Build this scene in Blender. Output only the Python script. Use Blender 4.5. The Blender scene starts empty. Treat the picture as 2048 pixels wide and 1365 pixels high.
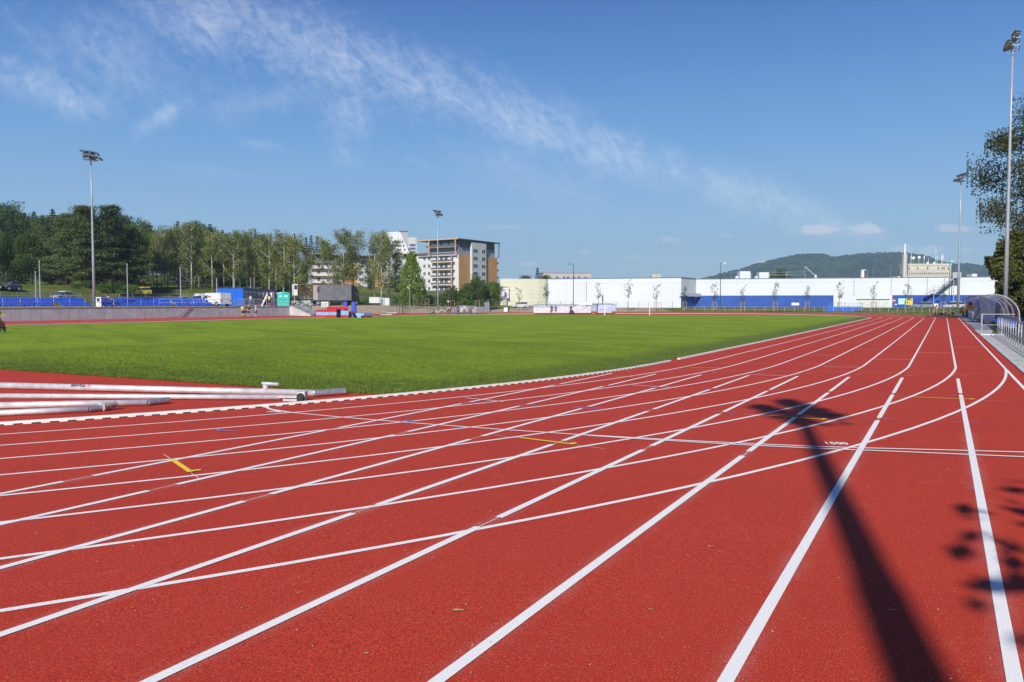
import bpy, bmesh, math, random
import numpy as np
from mathutils import Vector, Matrix

# ------------------------------------------------------------------ camera, sky, sun, exposure
SC = bpy.context.scene
COL = SC.collection
F = 1593.0                      # focal length in pixels of a 2048 px wide picture (28 mm)
PT = 0.0470887                  # camera pitch (down)
YAW = 0.4965372                 # camera heading, to the left of the track straight
H = 1.8369                      # eye height
sp, cp = math.sin(PT), math.cos(PT)
sy, cy = math.sin(YAW), math.cos(YAW)
cam_d = bpy.data.cameras.new("camera")
cam_d.sensor_width = 36.0
cam_d.lens = F / 2048 * 36
cam_d.clip_end = 9000
cam_d.clip_start = 0.05
cam = bpy.data.objects.new("camera", cam_d)
cam.location = (0, 0, H)
cam.rotation_euler = (math.pi / 2 - PT, 0, YAW)
COL.objects.link(cam)
SC.camera = cam

SUN_EL = math.radians(35)
SUN_DIR = Vector((0.2066, -1.0, 0)).normalized() * math.cos(SUN_EL) + Vector((0, 0, math.sin(SUN_EL)))
sl = bpy.data.lights.new("sun", 'SUN')
sl.energy = 5.0
sl.angle = math.radians(0.42)
sl.color = (1.0, 0.955, 0.88)
so = bpy.data.objects.new("sun", sl)
so.rotation_euler = SUN_DIR.to_track_quat('Z', 'Y').to_euler()
so.location = (0, 0, 60)
COL.objects.link(so)

W = bpy.data.worlds.new("World")
SC.world = W
W.use_nodes = True
wn, wl = W.node_tree.nodes, W.node_tree.links
wn.clear()


class NT:
    """little node helper"""
    def __init__(s, tree): s.t = tree; s.n = tree.nodes; s.l = tree.links
    def new(s, typ, **kw):
        n = s.n.new(typ)
        for k, v in kw.items():
            if k.startswith('i_'):
                n.inputs[k[2:].replace('_', ' ')].default_value = v
            else:
                setattr(n, k, v)
        return n
    def math(s, op, a, b=None, clamp=False):
        n = s.n.new('ShaderNodeMath'); n.operation = op; n.use_clamp = clamp
        for i, v in enumerate((a, b)):
            if v is None: continue
            if isinstance(v, (int, float)): n.inputs[i].default_value = v
            else: s.l.new(v, n.inputs[i])
        return n.outputs[0]
    def mix(s, fac, a, b):
        n = s.n.new('ShaderNodeMix'); n.data_type = 'RGBA'
        for i, v in ((0, fac), (6, a), (7, b)):
            if isinstance(v, (int, float)): n.inputs[i].default_value = v
            elif isinstance(v, tuple): n.inputs[i].default_value = v + ((1,) if len(v) == 3 else ())
            else: s.l.new(v, n.inputs[i])
        return n.outputs[2]
    def noise(s, vec, scale, detail=3, rough=0.55, dist=0.0):
        n = s.n.new('ShaderNodeTexNoise')
        n.inputs['Scale'].default_value = scale; n.inputs['Detail'].default_value = detail
        n.inputs['Roughness'].default_value = rough; n.inputs['Distortion'].default_value = dist
        if vec is not None: s.l.new(vec, n.inputs['Vector'])
        return n.outputs[0]
    def ramp(s, fac, lo, hi):
        n = s.n.new('ShaderNodeMapRange'); n.clamp = True
        n.interpolation_type = 'SMOOTHSTEP'
        n.inputs[1].default_value = lo; n.inputs[2].default_value = hi
        s.l.new(fac, n.inputs[0])
        return n.outputs[0]
    def comb(s, x, y, z):
        n = s.n.new('ShaderNodeCombineXYZ')
        for i, v in enumerate((x, y, z)):
            if isinstance(v, (int, float)): n.inputs[i].default_value = v
            else: s.l.new(v, n.inputs[i])
        return n.outputs[0]


def build_sky():
    N = NT(W.node_tree)
    sky = N.new('ShaderNodeTexSky', sky_type='NISHITA', sun_disc=False, sun_elevation=SUN_EL,
                sun_rotation=math.atan2(0.2066, -1.0), altitude=300, air_density=1.15, dust_density=0.35, ozone_density=3.0)
    tc = N.new('ShaderNodeTexCoord')
    sep = N.new('ShaderNodeSeparateXYZ'); N.l.new(tc.outputs['Generated'], sep.inputs[0])
    x, y, z = sep.outputs
    # compass frame with the far end of the stadium ahead: a cloud deck seen as a flat sheet of directions
    X = N.math('ADD', N.math('MULTIPLY', x, cy), N.math('MULTIPLY', y, sy))
    Y = N.math('MAXIMUM', N.math('ADD', N.math('MULTIPLY', x, -sy), N.math('MULTIPLY', y, cy)), 0.05)
    u = N.math('DIVIDE', X, Y); v = N.math('DIVIDE', z, Y)
    # long cirrus band from upper left to lower right
    dx, dy = 0.708, -0.232
    L = math.hypot(dx, dy); dx /= L; dy /= L
    def band(u0, v0, ddx, ddy, halfw_a, halfw_b, a_lo, a_hi):
        uu = N.math('SUBTRACT', u, u0); vv = N.math('SUBTRACT', v, v0)
        along = N.math('ADD', N.math('MULTIPLY', uu, ddx), N.math('MULTIPLY', vv, ddy))
        perp = N.math('ADD', N.math('MULTIPLY', uu, -ddy), N.math('MULTIPLY', vv, ddx))
        wd = N.math('ADD', N.math('MULTIPLY', along, (halfw_b - halfw_a)), halfw_a)
        q = N.math('DIVIDE', perp, N.math('MAXIMUM', wd, 0.006))
        g = N.math('POWER', 2.718, N.math('MULTIPLY', N.math('MULTIPLY', q, q), -1.0))
        e = N.math('MULTIPLY', N.ramp(along, a_lo, a_lo + 0.16), N.math('SUBTRACT', 1.0, N.ramp(along, a_hi - 0.22, a_hi)))
        return N.math('MULTIPLY', g, e), along, perp
    b1, al, pe = band(-0.37, 0.352, dx, dy, 0.085, 0.026, -0.16, 1.02)
    # fibres: stretched noise, slightly fanned
    fib = N.noise(N.comb(N.math('MULTIPLY', N.math('ADD', u, N.math('MULTIPLY', v, 0.75)), 46.0),
                         N.math('MULTIPLY', N.math('SUBTRACT', v, N.math('MULTIPLY', u, 0.9)), 17.0), 0.3), 1.0, 7, 0.66, 1.1)
    big = N.noise(N.comb(u, v, 1.7), 7.5, 5, 0.6, 0.5)
    fine = N.noise(N.comb(N.math('MULTIPLY', u, 1.0), N.math('MULTIPLY', v, 1.6), 4.2), 55, 5, 0.62, 0.35)
    puff = N.math('ADD', N.math('MULTIPLY', N.math('ADD', fib, N.math('MULTIPLY', big, 0.9)), 0.5), N.math('MULTIPLY', fine, 0.34))
    m1 = N.math('MULTIPLY', N.ramp(N.math('ADD', puff, N.math('MULTIPLY', b1, 0.42)), 0.80, 1.42), b1)
    def blob(u0, v0, ru, rv, tilt=0.0):
        uu = N.math('SUBTRACT', u, u0); vv = N.math('SUBTRACT', v, v0)
        a = N.math('DIVIDE', N.math('ADD', N.math('MULTIPLY', uu, math.cos(tilt)), N.math('MULTIPLY', vv, math.sin(tilt))), ru)
        b = N.math('DIVIDE', N.math('ADD', N.math('MULTIPLY', uu, -math.sin(tilt)), N.math('MULTIPLY', vv, math.cos(tilt))), rv)
        r2 = N.math('ADD', N.math('MULTIPLY', a, a), N.math('MULTIPLY', b, b))
        return N.math('POWER', 2.718, N.math('MULTIPLY', r2, -1.0))
    tot = N.math('MULTIPLY', m1, 1.0)
    for (px, py, ru, rv, tl, k) in ((110, 185, 0.15, 0.042, -0.35, 1.0), (-150, 240, 0.12, 0.05, -0.3, 0.9), (330, 240, 0.07, 0.022, 0.45, 0.8), (400, 70, 0.16, 0.05, -0.4, 0.7), (230, 120, 0.20, 0.07, -0.3, 0.6), (520, 60, 0.12, 0.05, -0.5, 0.8), (560, 200, 0.16, 0.04, 0.2, 0.5), (700, 240, 0.06, 0.08, 0.4, 0.85), (1000, 330, 0.2, 0.05, -0.35, 0.45), (1350, 320, 0.14, 0.03, -0.35, 0.8), (1520, 390, 0.14, 0.018, -0.28, 0.7),
                                    (535, 296, 0.05, 0.012, -0.2, 0.6), (690, 305, 0.05, 0.03, -0.9, 0.6), (250, 60, 0.13, 0.03, -0.35, 0.38),
                                    (850, 330, 0.10, 0.012, -0.32, 0.35), (1130, 385, 0.10, 0.012, -0.3, 0.35), (420, 345, 0.1, 0.01, -0.1, 0.25),
                                    (-700, 200, 0.2, 0.08, 0.3, 0.8), (2700, 300, 0.25, 0.05, 0.3, 0.5)):
        g = blob((px - 1024) / F, (607.4 - py) / F, ru, rv, tl)
        m = N.math('MULTIPLY', N.math('MULTIPLY', N.ramp(N.math('ADD', puff, N.math('MULTIPLY', g, 0.42)), 0.82, 1.42), g), k)
        tot = N.math('MAXIMUM', tot, m)
    # small fair-weather cumulus far away near the horizon
    cn = N.noise(N.comb(u, N.math('MULTIPLY', v, 1.8), 8.0), 75, 5, 0.6, 0.3)
    cum = None
    for (px, py, ru, rv, k) in ((1632, 461, 0.028, 0.0065, 1.0), (1732, 459, 0.022, 0.0075, 1.0), (1900, 458, 0.022, 0.006, 0.75),
                                (1335, 481, 0.014, 0.004, 0.45), (1170, 503, 0.010, 0.003, 0.5), (1452, 472, 0.010, 0.003, 0.4),
                                (1055, 528, 0.014, 0.003, 0.5), (1530, 525, 0.012, 0.004, 0.5), (1805, 499, 0.018, 0.006, 0.55),
                                (1855, 501, 0.018, 0.006, 0.5), (1265, 515, 0.012, 0.003, 0.3), (1930, 501, 0.012, 0.003, 0.35),
                                (1010, 455, 0.03, 0.003, 0.25), (2300, 480, 0.05, 0.01, 0.8), (-300, 500, 0.05, 0.01, 0.8)):
        g = blob((px - 1024) / F, (607.4 - py) / F, ru, rv)
        m = N.math('MULTIPLY', N.ramp(N.math('ADD', g, N.math('MULTIPLY', cn, 1.7)), 1.05, 1.62), N.math('MULTIPLY', N.ramp(g, 0.02, 0.3), k))
        cum = m if cum is None else N.math('MAXIMUM', cum, m)
    hs = N.new('ShaderNodeHueSaturation'); hs.inputs['Saturation'].default_value = 1.12; hs.inputs['Value'].default_value = 1.0
    N.l.new(sky.outputs[0], hs.inputs['Color'])
    cr = N.new('ShaderNodeValToRGB'); el = cr.color_ramp.elements
    def lin(c): return tuple(((k / 255) / 12.92 if k < 11 else ((k / 255 + 0.055) / 1.055) ** 2.4) * 8.4 for k in c) + (1,)
    stops = ((0.0, (168, 199, 219)), (0.05, (159, 197, 224)), (0.10, (140, 187, 227)), (0.19, (107, 162, 221)), (0.29, (75, 132, 204)), (0.375, (54, 105, 185)), (0.6, (36, 76, 155)), (1.0, (24, 54, 125)))
    el[0].position = 0.0; el[0].color = lin(stops[0][1]); el[1].position = 1.0; el[1].color = lin(stops[-1][1])
    for p_, c_ in stops[1:-1]:
        e_ = el.new(p_); e_.color = lin(c_)
    N.l.new(N.math('DIVIDE', N.math('MAXIMUM', z, 0.0), N.math('SQRT', N.math('ADD', N.math('MULTIPLY', x, x), N.math('MULTIPLY', y, y)))), cr.inputs[0])
    skyc = N.mix(0.88, hs.outputs[0], cr.outputs[0])
    c = N.mix(N.math('MULTIPLY', tot, 0.62), skyc, (7.6, 8.0, 8.8))
    c = N.mix(N.math('MULTIPLY', cum, 0.75), c, (7.0, 7.0, 7.6))
    bg = N.new('ShaderNodeBackground'); bg.inputs[1].default_value = 0.105
    N.l.new(c, bg.inputs[0])
    out = N.new('ShaderNodeOutputWorld'); N.l.new(bg.outputs[0], out.inputs[0])


build_sky()
SC.view_settings.view_transform = 'Standard'
SC.view_settings.look = 'None'
SC.view_settings.gamma = 1.0
SC.view_settings.exposure = 0.22
SC.view_settings.use_curve_mapping = False
SC.cycles.max_bounces = 6
SC.cycles.transparent_max_bounces = 12
SC.cycles.volume_bounces = 0


# ------------------------------------------------------------------ places: a viewing ray of the photograph at a measured distance
def at(px, py, d):
    dx, dy = px - 1024, 682.5 - py
    Y, Z = F * cp + dy * sp, dy * cp - F * sp
    k = d / Y
    X = dx * k
    return Vector((X * cy - d * sy, X * sy + d * cy, H + Z * k))


def gp(px, py, z=0.0):
    dx, dy = px - 1024, 682.5 - py
    Y, Z = F * cp + dy * sp, dy * cp - F * sp
    return at(px, py, Y * (z - H) / Z)


def atz(px, d, z):
    p = at(px, 600, d); p.z = z
    return p


VDIR = Vector((-sy, cy, 0))      # looking direction on the ground
RDIR = Vector((cy, sy, 0))       # to its right

# ------------------------------------------------------------------ stadium plan (x across the track, y along it)
S8, T0, R8, LW = 1.5595, 26.199, 46.26, 1.22
R0 = R8 - 8 * LW
SCN = S8 - R8
T1 = T0 + 84.39
GR = 0.014924


def smooth(a, b, x):
    x = min(1, max(0, (x - a) / (b - a)))
    return x * x * (3 - 2 * x)


def rho(s, t):
    dt = max(T0 - t, 0) + max(t - T1, 0)
    return math.hypot(s - SCN, dt) - R0 if dt > 0 else abs(s - SCN) - R0


def sclamp(x, lo, hi, w=1.5):
    # clamp with rounded corners
    def sr(v): return 0 if v <= -w else (v if v >= w else (v + w) ** 2 / (4 * w))
    return lo + sr(x - lo) - sr(x - hi)


def gz(s, t):
    """height of the track and infield"""
    back = smooth(-18, -80, s) if s > -80 else 1.0
    r = rho(s, t)
    g = GR + 0.007 * back
    # outside of the curve the surface keeps the cross fall of the straight
    z = -0.146 - 0.184 * back + g * sclamp(r, -1.6, 11.2, 1.4)
    z += 0.0016 * min(100, max(0, t - 50))
    return z + 0.0005


# ------------------------------------------------------------------ mesh helpers
MATS = {}


def mat(name, col, rough=0.6, metal=0.0, var=0.12, scale=3.0, bump=0.0, bscale=40.0, spec=0.5, col2=None):
    if name in MATS: return MATS[name]
    m = bpy.data.materials.new(name); m.use_nodes = True
    N = NT(m.node_tree); N.n.clear()
    b = N.new('ShaderNodeBsdfPrincipled'); b.inputs['Roughness'].default_value = rough
    b.inputs['Metallic'].default_value = metal; b.inputs['Specular IOR Level'].default_value = spec
    tc = N.new('ShaderNodeTexCoord')
    n = N.noise(tc.outputs['Object'], scale, 4, 0.6)
    c2 = col2 if col2 else tuple(max(0, c * (1 - 2 * var)) for c in col)
    c1 = col if col2 else tuple(min(1, c * (1 + var)) for c in col)
    N.l.new(N.mix(N.ramp(n, 0.3, 0.7), c2, c1), b.inputs['Base Color'])
    if bump:
        bn = N.new('ShaderNodeBump'); bn.inputs['Strength'].default_value = bump; bn.inputs['Distance'].default_value = 0.02
        N.l.new(N.noise(tc.outputs['Object'], bscale, 3), bn.inputs['Height']); N.l.new(bn.outputs[0], b.inputs['Normal'])
    o = N.new('ShaderNodeOutputMaterial'); N.l.new(b.outputs[0], o.inputs[0])
    MATS[name] = m
    return m


def leafmat(name, col, col2, trans=0.3, scale=0.6):
    if name in MATS: return MATS[name]
    m = bpy.data.materials.new(name); m.use_nodes = True
    N = NT(m.node_tree); N.n.clear()
    tc = N.new('ShaderNodeTexCoord'); oi = N.new('ShaderNodeObjectInfo')
    n = N.noise(tc.outputs['Object'], scale, 3, 0.6)
    n2 = N.noise(tc.outputs['Object'], 9.0, 2, 0.5)
    f = N.math('ADD', N.math('MULTIPLY', n, 0.7), N.math('MULTIPLY', n2, 0.5))
    f = N.math('ADD', f, N.math('MULTIPLY', N.math('SUBTRACT', oi.outputs['Random'], 0.5), 0.25))
    c = N.mix(N.ramp(f, 0.35, 0.85), col2, col)
    d = N.new('ShaderNodeBsdfPrincipled'); d.inputs['Roughness'].default_value = 0.55; d.inputs['Specular IOR Level'].default_value = 0.3
    N.l.new(c, d.inputs['Base Color'])
    t = N.new('ShaderNodeBsdfTranslucent'); N.l.new(c, t.inputs[0])
    mx = N.new('ShaderNodeMixShader'); mx.inputs[0].default_value = trans
    N.l.new(d.outputs[0], mx.inputs[1]); N.l.new(t.outputs[0], mx.inputs[2])
    o = N.new('ShaderNodeOutputMaterial'); N.l.new(mx.outputs[0], o.inputs[0])
    MATS[name] = m
    return m


def link(name, me, parent=None, loc=None):
    o = bpy.data.objects.new(name, me)
    COL.objects.link(o)
    if parent is not None: o.parent = parent
    if loc is not None: o.location = loc
    return o


def tag(o, label=None, cat=None, group=None, kind=None):
    if label: o['label'] = label
    if cat: o['category'] = cat
    if group: o['group'] = group
    if kind: o['kind'] = kind
    return o


def empty(name, loc=(0, 0, 0), rz=0.0, label=None, cat=None, group=None):
    o = bpy.data.objects.new(name, None); COL.objects.link(o)
    o.location = loc; o.rotation_euler = (0, 0, rz); o.empty_display_size = 0.3
    return tag(o, label, cat, group)


def copytree(o, parent=None):
    c = o.copy(); COL.objects.link(c); c.parent = parent
    for ch in o.children: copytree(ch, c)
    return c


class MB:
    def __init__(s): s.v = []; s.f = []; s.m = []
    def add(s, vs, fs, mi=0):
        k = len(s.v); s.v += [tuple(v) for v in vs]; s.f += [tuple(i + k for i in f) for f in fs]; s.m += [mi] * len(fs)
        return s
    def box(s, x0, x1, y0, y1, z0, z1, mi=0):
        vs = [(x, y, z) for z in (z0, z1) for y in (y0, y1) for x in (x0, x1)]
        return s.add(vs, [(0, 2, 3, 1), (4, 5, 7, 6), (0, 1, 5, 4), (2, 6, 7, 3), (0, 4, 6, 2), (1, 3, 7, 5)], mi)
    def obox(s, p, q, w, h, mi=0, up=Vector((0, 0, 1))):
        """bar from p to q, width w (sideways) height h (centred)"""
        p, q = Vector(p), Vector(q); d = (q - p).normalized()
        if abs(d.dot(up)) > 0.99: up = Vector((1, 0, 0))
        a = d.cross(up).normalized() * w / 2; b = a.cross(d).normalized() * h / 2
        vs = [e + i * a + j * b for e in (p, q) for i, j in ((-1, -1), (1, -1), (1, 1), (-1, 1))]
        return s.add(vs, [(0, 1, 2, 3), (7, 6, 5, 4), (0, 4, 5, 1), (1, 5, 6, 2), (2, 6, 7, 3), (3, 7, 4, 0)], mi)
    def tube(s, pts, r, n=8, mi=0, cap=True):
        pts = [Vector(p) for p in pts]
        rs = r if isinstance(r, (list, tuple)) else [r] * len(pts)
        rings = []
        ref = None
        for i, p in enumerate(pts):
            d = (pts[min(i + 1, len(pts) - 1)] - pts[max(i - 1, 0)]).normalized()
            if ref is None:
                ref = Vector((0, 0, 1)) if abs(d.z) < 0.9 else Vector((1, 0, 0))
            a = d.cross(ref).normalized(); b = d.cross(a).normalized()
            ref = -b if abs(d.dot(b)) < 0.9 else ref
            rings.append([p + (a * math.cos(2 * math.pi * k / n) + b * math.sin(2 * math.pi * k / n)) * rs[i] for k in range(n)])
            ref = a.cross(d)
        vs = [v for ring in rings for v in ring]
        fs = [(i * n + k, i * n + (k + 1) % n, (i + 1) * n + (k + 1) % n, (i + 1) * n + k) for i in range(len(pts) - 1) for k in range(n)]
        if cap: fs += [tuple(range(n - 1, -1, -1)), tuple((len(pts) - 1) * n + k for k in range(n))]
        return s.add(vs, fs, mi)
    def prism(s, poly, d0, d1, axis='y', mi=0):
        """poly in the two other axes, extruded along axis"""
        n = len(poly)
        def P(a, b, d): return (a, d, b) if axis == 'y' else ((d, a, b) if axis == 'x' else (a, b, d))
        vs = [P(a, b, d) for d in (d0, d1) for a, b in poly]
        fs = [tuple(range(n)), tuple(range(2 * n - 1, n - 1, -1))] + [(i, i + n, (i + 1) % n + n, (i + 1) % n) for i in range(n)]
        return s.add(vs, fs, mi)
    def build(s, name, mats, parent=None, smooth_=False, M=None, loc=None):
        me = bpy.data.meshes.new(name); me.from_pydata(s.v, [], s.f)
        if not isinstance(mats, (list, tuple)): mats = [mats]
        for m in mats: me.materials.append(m)
        if len(mats) > 1: me.polygons.foreach_set('material_index', s.m)
        if M is not None: me.transform(M)
        bm = bmesh.new(); bm.from_mesh(me); bmesh.ops.recalc_face_normals(bm, faces=bm.faces); bm.to_mesh(me); bm.free()
        if smooth_:
            me.polygons.foreach_set('use_smooth', [True] * len(me.polygons))
        me.update()
        return link(name, me, parent, loc)


def text(body, size, m, M, parent, name='lettering', depth=0.004, align='CENTER'):
    cu = bpy.data.curves.new(name, 'FONT'); cu.body = body; cu.size = size; cu.extrude = depth
    cu.align_x = align; cu.align_y = 'CENTER'; cu.offset = size * (0.03 if body == '1500' else 0.012)
    tmp = bpy.data.objects.new(name, cu); COL.objects.link(tmp)
    dg = bpy.context.evaluated_depsgraph_get()
    me = bpy.data.meshes.new_from_object(tmp.evaluated_get(dg))
    bpy.data.objects.remove(tmp)
    me.transform(M); me.materials.clear(); me.materials.append(m)
    return link(name, me, parent)


ORD = ['first', 'second', 'third', 'fourth', 'fifth', 'sixth', 'seventh', 'eighth', 'ninth', 'tenth', 'eleventh', 'twelfth', 'thirteenth',
       'fourteenth', 'fifteenth', 'sixteenth', 'seventeenth', 'eighteenth', 'nineteenth', 'twentieth', 'twenty-first', 'twenty-second', 'twenty-third', 'twenty-fourth', 'twenty-fifth', 'twenty-sixth', 'twenty-seventh', 'twenty-eighth', 'twenty-ninth', 'thirtieth'] + ['thirty-' + w for w in ('first', 'second', 'third', 'fourth', 'fifth', 'sixth', 'seventh', 'eighth', 'ninth')] + ['fortieth'] + ['forty-' + w for w in ('first', 'second', 'third', 'fourth', 'fifth', 'sixth', 'seventh', 'eighth', 'ninth')] + ['fiftieth']


# ------------------------------------------------------------------ ground materials
def track_material():
    m = bpy.data.materials.new('red_tartan'); m.use_nodes = True
    N = NT(m.node_tree); N.n.clear()
    tc = N.new('ShaderNodeTexCoord'); P = tc.outputs['Object']
    b = N.new('ShaderNodeBsdfPrincipled'); b.inputs['Roughness'].default_value = 0.78
    b.inputs['Specular IOR Level'].default_value = 0.12
    b.inputs['Sheen Weight'].default_value = 0.022; b.inputs['Sheen Roughness'].default_value = 0.45; b.inputs['Sheen Tint'].default_value = (1.0, 0.85, 0.82, 1)
    fine = N.noise(P, 95, 3, 0.75); mid = N.noise(P, 45, 3, 0.6); big = N.noise(P, 0.35, 4, 0.6)
    c = N.mix(N.ramp(fine, 0.36, 0.64), (0.215, 0.012, 0.007), (0.62, 0.060, 0.026))
    c = N.mix(N.math('MULTIPLY', N.ramp(mid, 0.35, 0.7), 0.35), c, (0.58, 0.053, 0.023))
    c = N.mix(N.math('MULTIPLY', N.ramp(big, 0.35, 0.72), 0.30), c, (0.34, 0.022, 0.016))
    dust = N.noise(P, 1.7, 6, 0.7, 0.8)
    c = N.mix(N.math('MULTIPLY', N.ramp(dust, 0.56, 0.80), 0.22), c, (0.60, 0.16, 0.11))
    sp_ = N.new('ShaderNodeSeparateXYZ'); N.l.new(P, sp_.inputs[0])
    scuff = N.noise(N.comb(N.math('MULTIPLY', sp_.outputs[0], 9.0), N.math('MULTIPLY', sp_.outputs[1], 0.7), 0), 1.0, 5, 0.7, 1.5)
    c = N.mix(N.math('MULTIPLY', N.ramp(scuff, 0.66, 0.80), 0.20), c, (0.24, 0.015, 0.012))
    # pale granules and grit
    vo = N.new('ShaderNodeTexVoronoi'); vo.inputs['Scale'].default_value = 75; N.l.new(P, vo.inputs['Vector'])
    wn_ = N.new('ShaderNodeTexWhiteNoise'); N.l.new(vo.outputs['Position'], wn_.inputs['Vector'])
    sel = N.math('MULTIPLY', N.math('LESS_THAN', vo.outputs['Distance'], 0.34), N.math('GREATER_THAN', wn_.outputs[0], 0.84))
    c = N.mix(N.math('MULTIPLY', sel, 0.38), c, (0.74, 0.26, 0.16))
    N.l.new(c, b.inputs['Base Color'])
    bn = N.new('ShaderNodeBump'); bn.inputs['Strength'].default_value = 0.55; bn.inputs['Distance'].default_value = 0.006
    N.l.new(N.math('ADD', fine, mid), bn.inputs['Height']); N.l.new(bn.outputs[0], b.inputs['Normal'])
    o = N.new('ShaderNodeOutputMaterial'); N.l.new(b.outputs[0], o.inputs[0])
    return m


def grass_material(name='lawn', c1=(0.270, 0.360, 0.012), c2=(0.140, 0.232, 0.010), edge=True):
    m = bpy.data.materials.new(name); m.use_nodes = True
    N = NT(m.node_tree); N.n.clear()
    tc = N.new('ShaderNodeTexCoord'); P = tc.outputs['Object']
    b = N.new('ShaderNodeBsdfPrincipled'); b.inputs['Roughness'].default_value = 0.75; b.inputs['Specular IOR Level'].default_value = 0.15
    sep = N.new('ShaderNodeSeparateXYZ'); N.l.new(P, sep.inputs[0])
    patch = N.noise(N.comb(N.math('MULTIPLY', sep.outputs[0], 0.22), N.math('MULTIPLY', sep.outputs[1], 0.22), 0), 1.0, 6, 0.62, 0.4)
    tuft = N.noise(P, 5.5, 4, 0.65); blade = N.noise(P, 42, 3, 0.7)
    c = N.mix(N.ramp(N.math('ADD', N.math('MULTIPLY', tuft, 0.6), N.math('MULTIPLY', patch, 0.5)), 0.42, 0.66), c2, c1)
    mow = N.noise(N.comb(N.math('MULTIPLY', N.math('ADD', sep.outputs[0], N.math('MULTIPLY', sep.outputs[1], -0.54)), 0.05), N.math('MULTIPLY', N.math('ADD', sep.outputs[1], N.math('MULTIPLY', sep.outputs[0], 0.54)), 0.42), 2.0), 1.0, 6, 0.68, 0.5)
    c = N.mix(N.math('MULTIPLY', N.ramp(mow, 0.46, 0.62), 0.62), c, tuple(v * 0.72 for v in c2))
    if edge:      # rougher, darker, longer turf along the margins of the field
        cx = N.math('ABSOLUTE', N.math('SUBTRACT', sep.outputs[0], SCN))
        dn = N.math('MAXIMUM', N.math('SUBTRACT', T0, sep.outputs[1]), 0.0)
        rr = N.math('SUBTRACT', R0, N.math('SQRT', N.math('ADD', N.math('MULTIPLY', cx, cx), N.math('MULTIPLY', dn, dn))))
        dist = N.math('MINIMUM', rr, N.math('SUBTRACT', sep.outputs[1], 13.9))
        wob = N.math('ADD', dist, N.math('MULTIPLY', N.math('SUBTRACT', N.noise(P, 0.9, 4, 0.6), 0.5), 2.6))
        em = N.math('SUBTRACT', 1.0, N.ramp(wob, 1.2, 3.2))
        rough = N.mix(N.ramp(tuft, 0.35, 0.62), (0.030, 0.058, 0.010), (0.125, 0.165, 0.030))
        c = N.mix(N.math('MULTIPLY', em, 0.85), c, rough)
    c = N.mix(N.math('MULTIPLY', N.ramp(blade, 0.42, 0.72), 0.45), c, tuple(v * 1.45 for v in c1))
    c = N.mix(N.math('MULTIPLY', N.ramp(blade, 0.55, 0.25), 0.4), c, tuple(v * 0.4 for v in c2))
    if edge:
        dry = N.noise(P, 1.3, 4, 0.7)
        c = N.mix(N.math('MULTIPLY', N.ramp(dry, 0.62, 0.78), 0.35), c, (0.20, 0.17, 0.045))
    N.l.new(c, b.inputs['Base Color'])
    bn = N.new('ShaderNodeBump'); bn.inputs['Strength'].default_value = 0.9; bn.inputs['Distance'].default_value = 0.05
    N.l.new(N.math('ADD', N.math('MULTIPLY', tuft, 1.2), blade), bn.inputs['Height']); N.l.new(bn.outputs[0], b.inputs['Normal'])
    o = N.new('ShaderNodeOutputMaterial'); N.l.new(b.outputs[0], o.inputs[0])
    return m


TRACK = track_material()
GRASS = grass_material()
def paint_material():
    m = bpy.data.materials.new('line_paint'); m.use_nodes = True; MATS['line_paint'] = m
    N = NT(m.node_tree); N.n.clear(); P = N.new('ShaderNodeTexCoord').outputs['Object']
    b = N.new('ShaderNodeBsdfPrincipled'); b.inputs['Roughness'].default_value = 0.75
    gr = N.noise(P, 110, 3, 0.7); w_ = N.noise(P, 3.0, 4, 0.65)
    c = N.mix(N.ramp(gr, 0.3, 0.6), (0.70, 0.66, 0.63), (0.86, 0.85, 0.83))
    worn = N.ramp(N.math('ADD', N.math('MULTIPLY', gr, 0.8), N.math('MULTIPLY', w_, 0.45)), 0.76, 0.90)
    c = N.mix(N.math('MULTIPLY', worn, 0.75), c, (0.60, 0.20, 0.15))
    N.l.new(c, b.inputs['Base Color'])
    bn = N.new('ShaderNodeBump'); bn.inputs['Strength'].default_value = 0.5; bn.inputs['Distance'].default_value = 0.005
    N.l.new(gr, bn.inputs['Height']); N.l.new(bn.outputs[0], b.inputs['Normal'])
    o = N.new('ShaderNodeOutputMaterial'); N.l.new(b.outputs[0], o.inputs[0])
    return m


def overspray_material():
    m = bpy.data.materials.new('paint_overspray'); m.use_nodes = True
    N = NT(m.node_tree); N.n.clear(); tc = N.new('ShaderNodeTexCoord'); P = tc.outputs['Object']
    b = N.new('ShaderNodeBsdfDiffuse'); b.inputs[0].default_value = (0.8, 0.72, 0.70, 1)
    t = N.new('ShaderNodeBsdfTransparent'); mx = N.new('ShaderNodeMixShader')
    sp_ = N.new('ShaderNodeSeparateXYZ'); N.l.new(tc.outputs['UV'], sp_.inputs[0])
    e = N.math('SUBTRACT', 1.0, N.math('ABSOLUTE', sp_.outputs[0]))
    g = N.noise(P, 120, 2, 0.7); l_ = N.noise(P, 1.4, 3, 0.6)
    a = N.math('MULTIPLY', N.math('POWER', N.math('MAXIMUM', e, 0.0), 1.6), N.math('MULTIPLY', N.ramp(g, 0.42, 0.66), N.ramp(l_, 0.3, 0.7)))
    N.l.new(N.math('MULTIPLY', a, 0.42), mx.inputs[0]); N.l.new(t.outputs[0], mx.inputs[1]); N.l.new(b.outputs[0], mx.inputs[2])
    o = N.new('ShaderNodeOutputMaterial'); N.l.new(mx.outputs[0], o.inputs[0])
    return m


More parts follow.
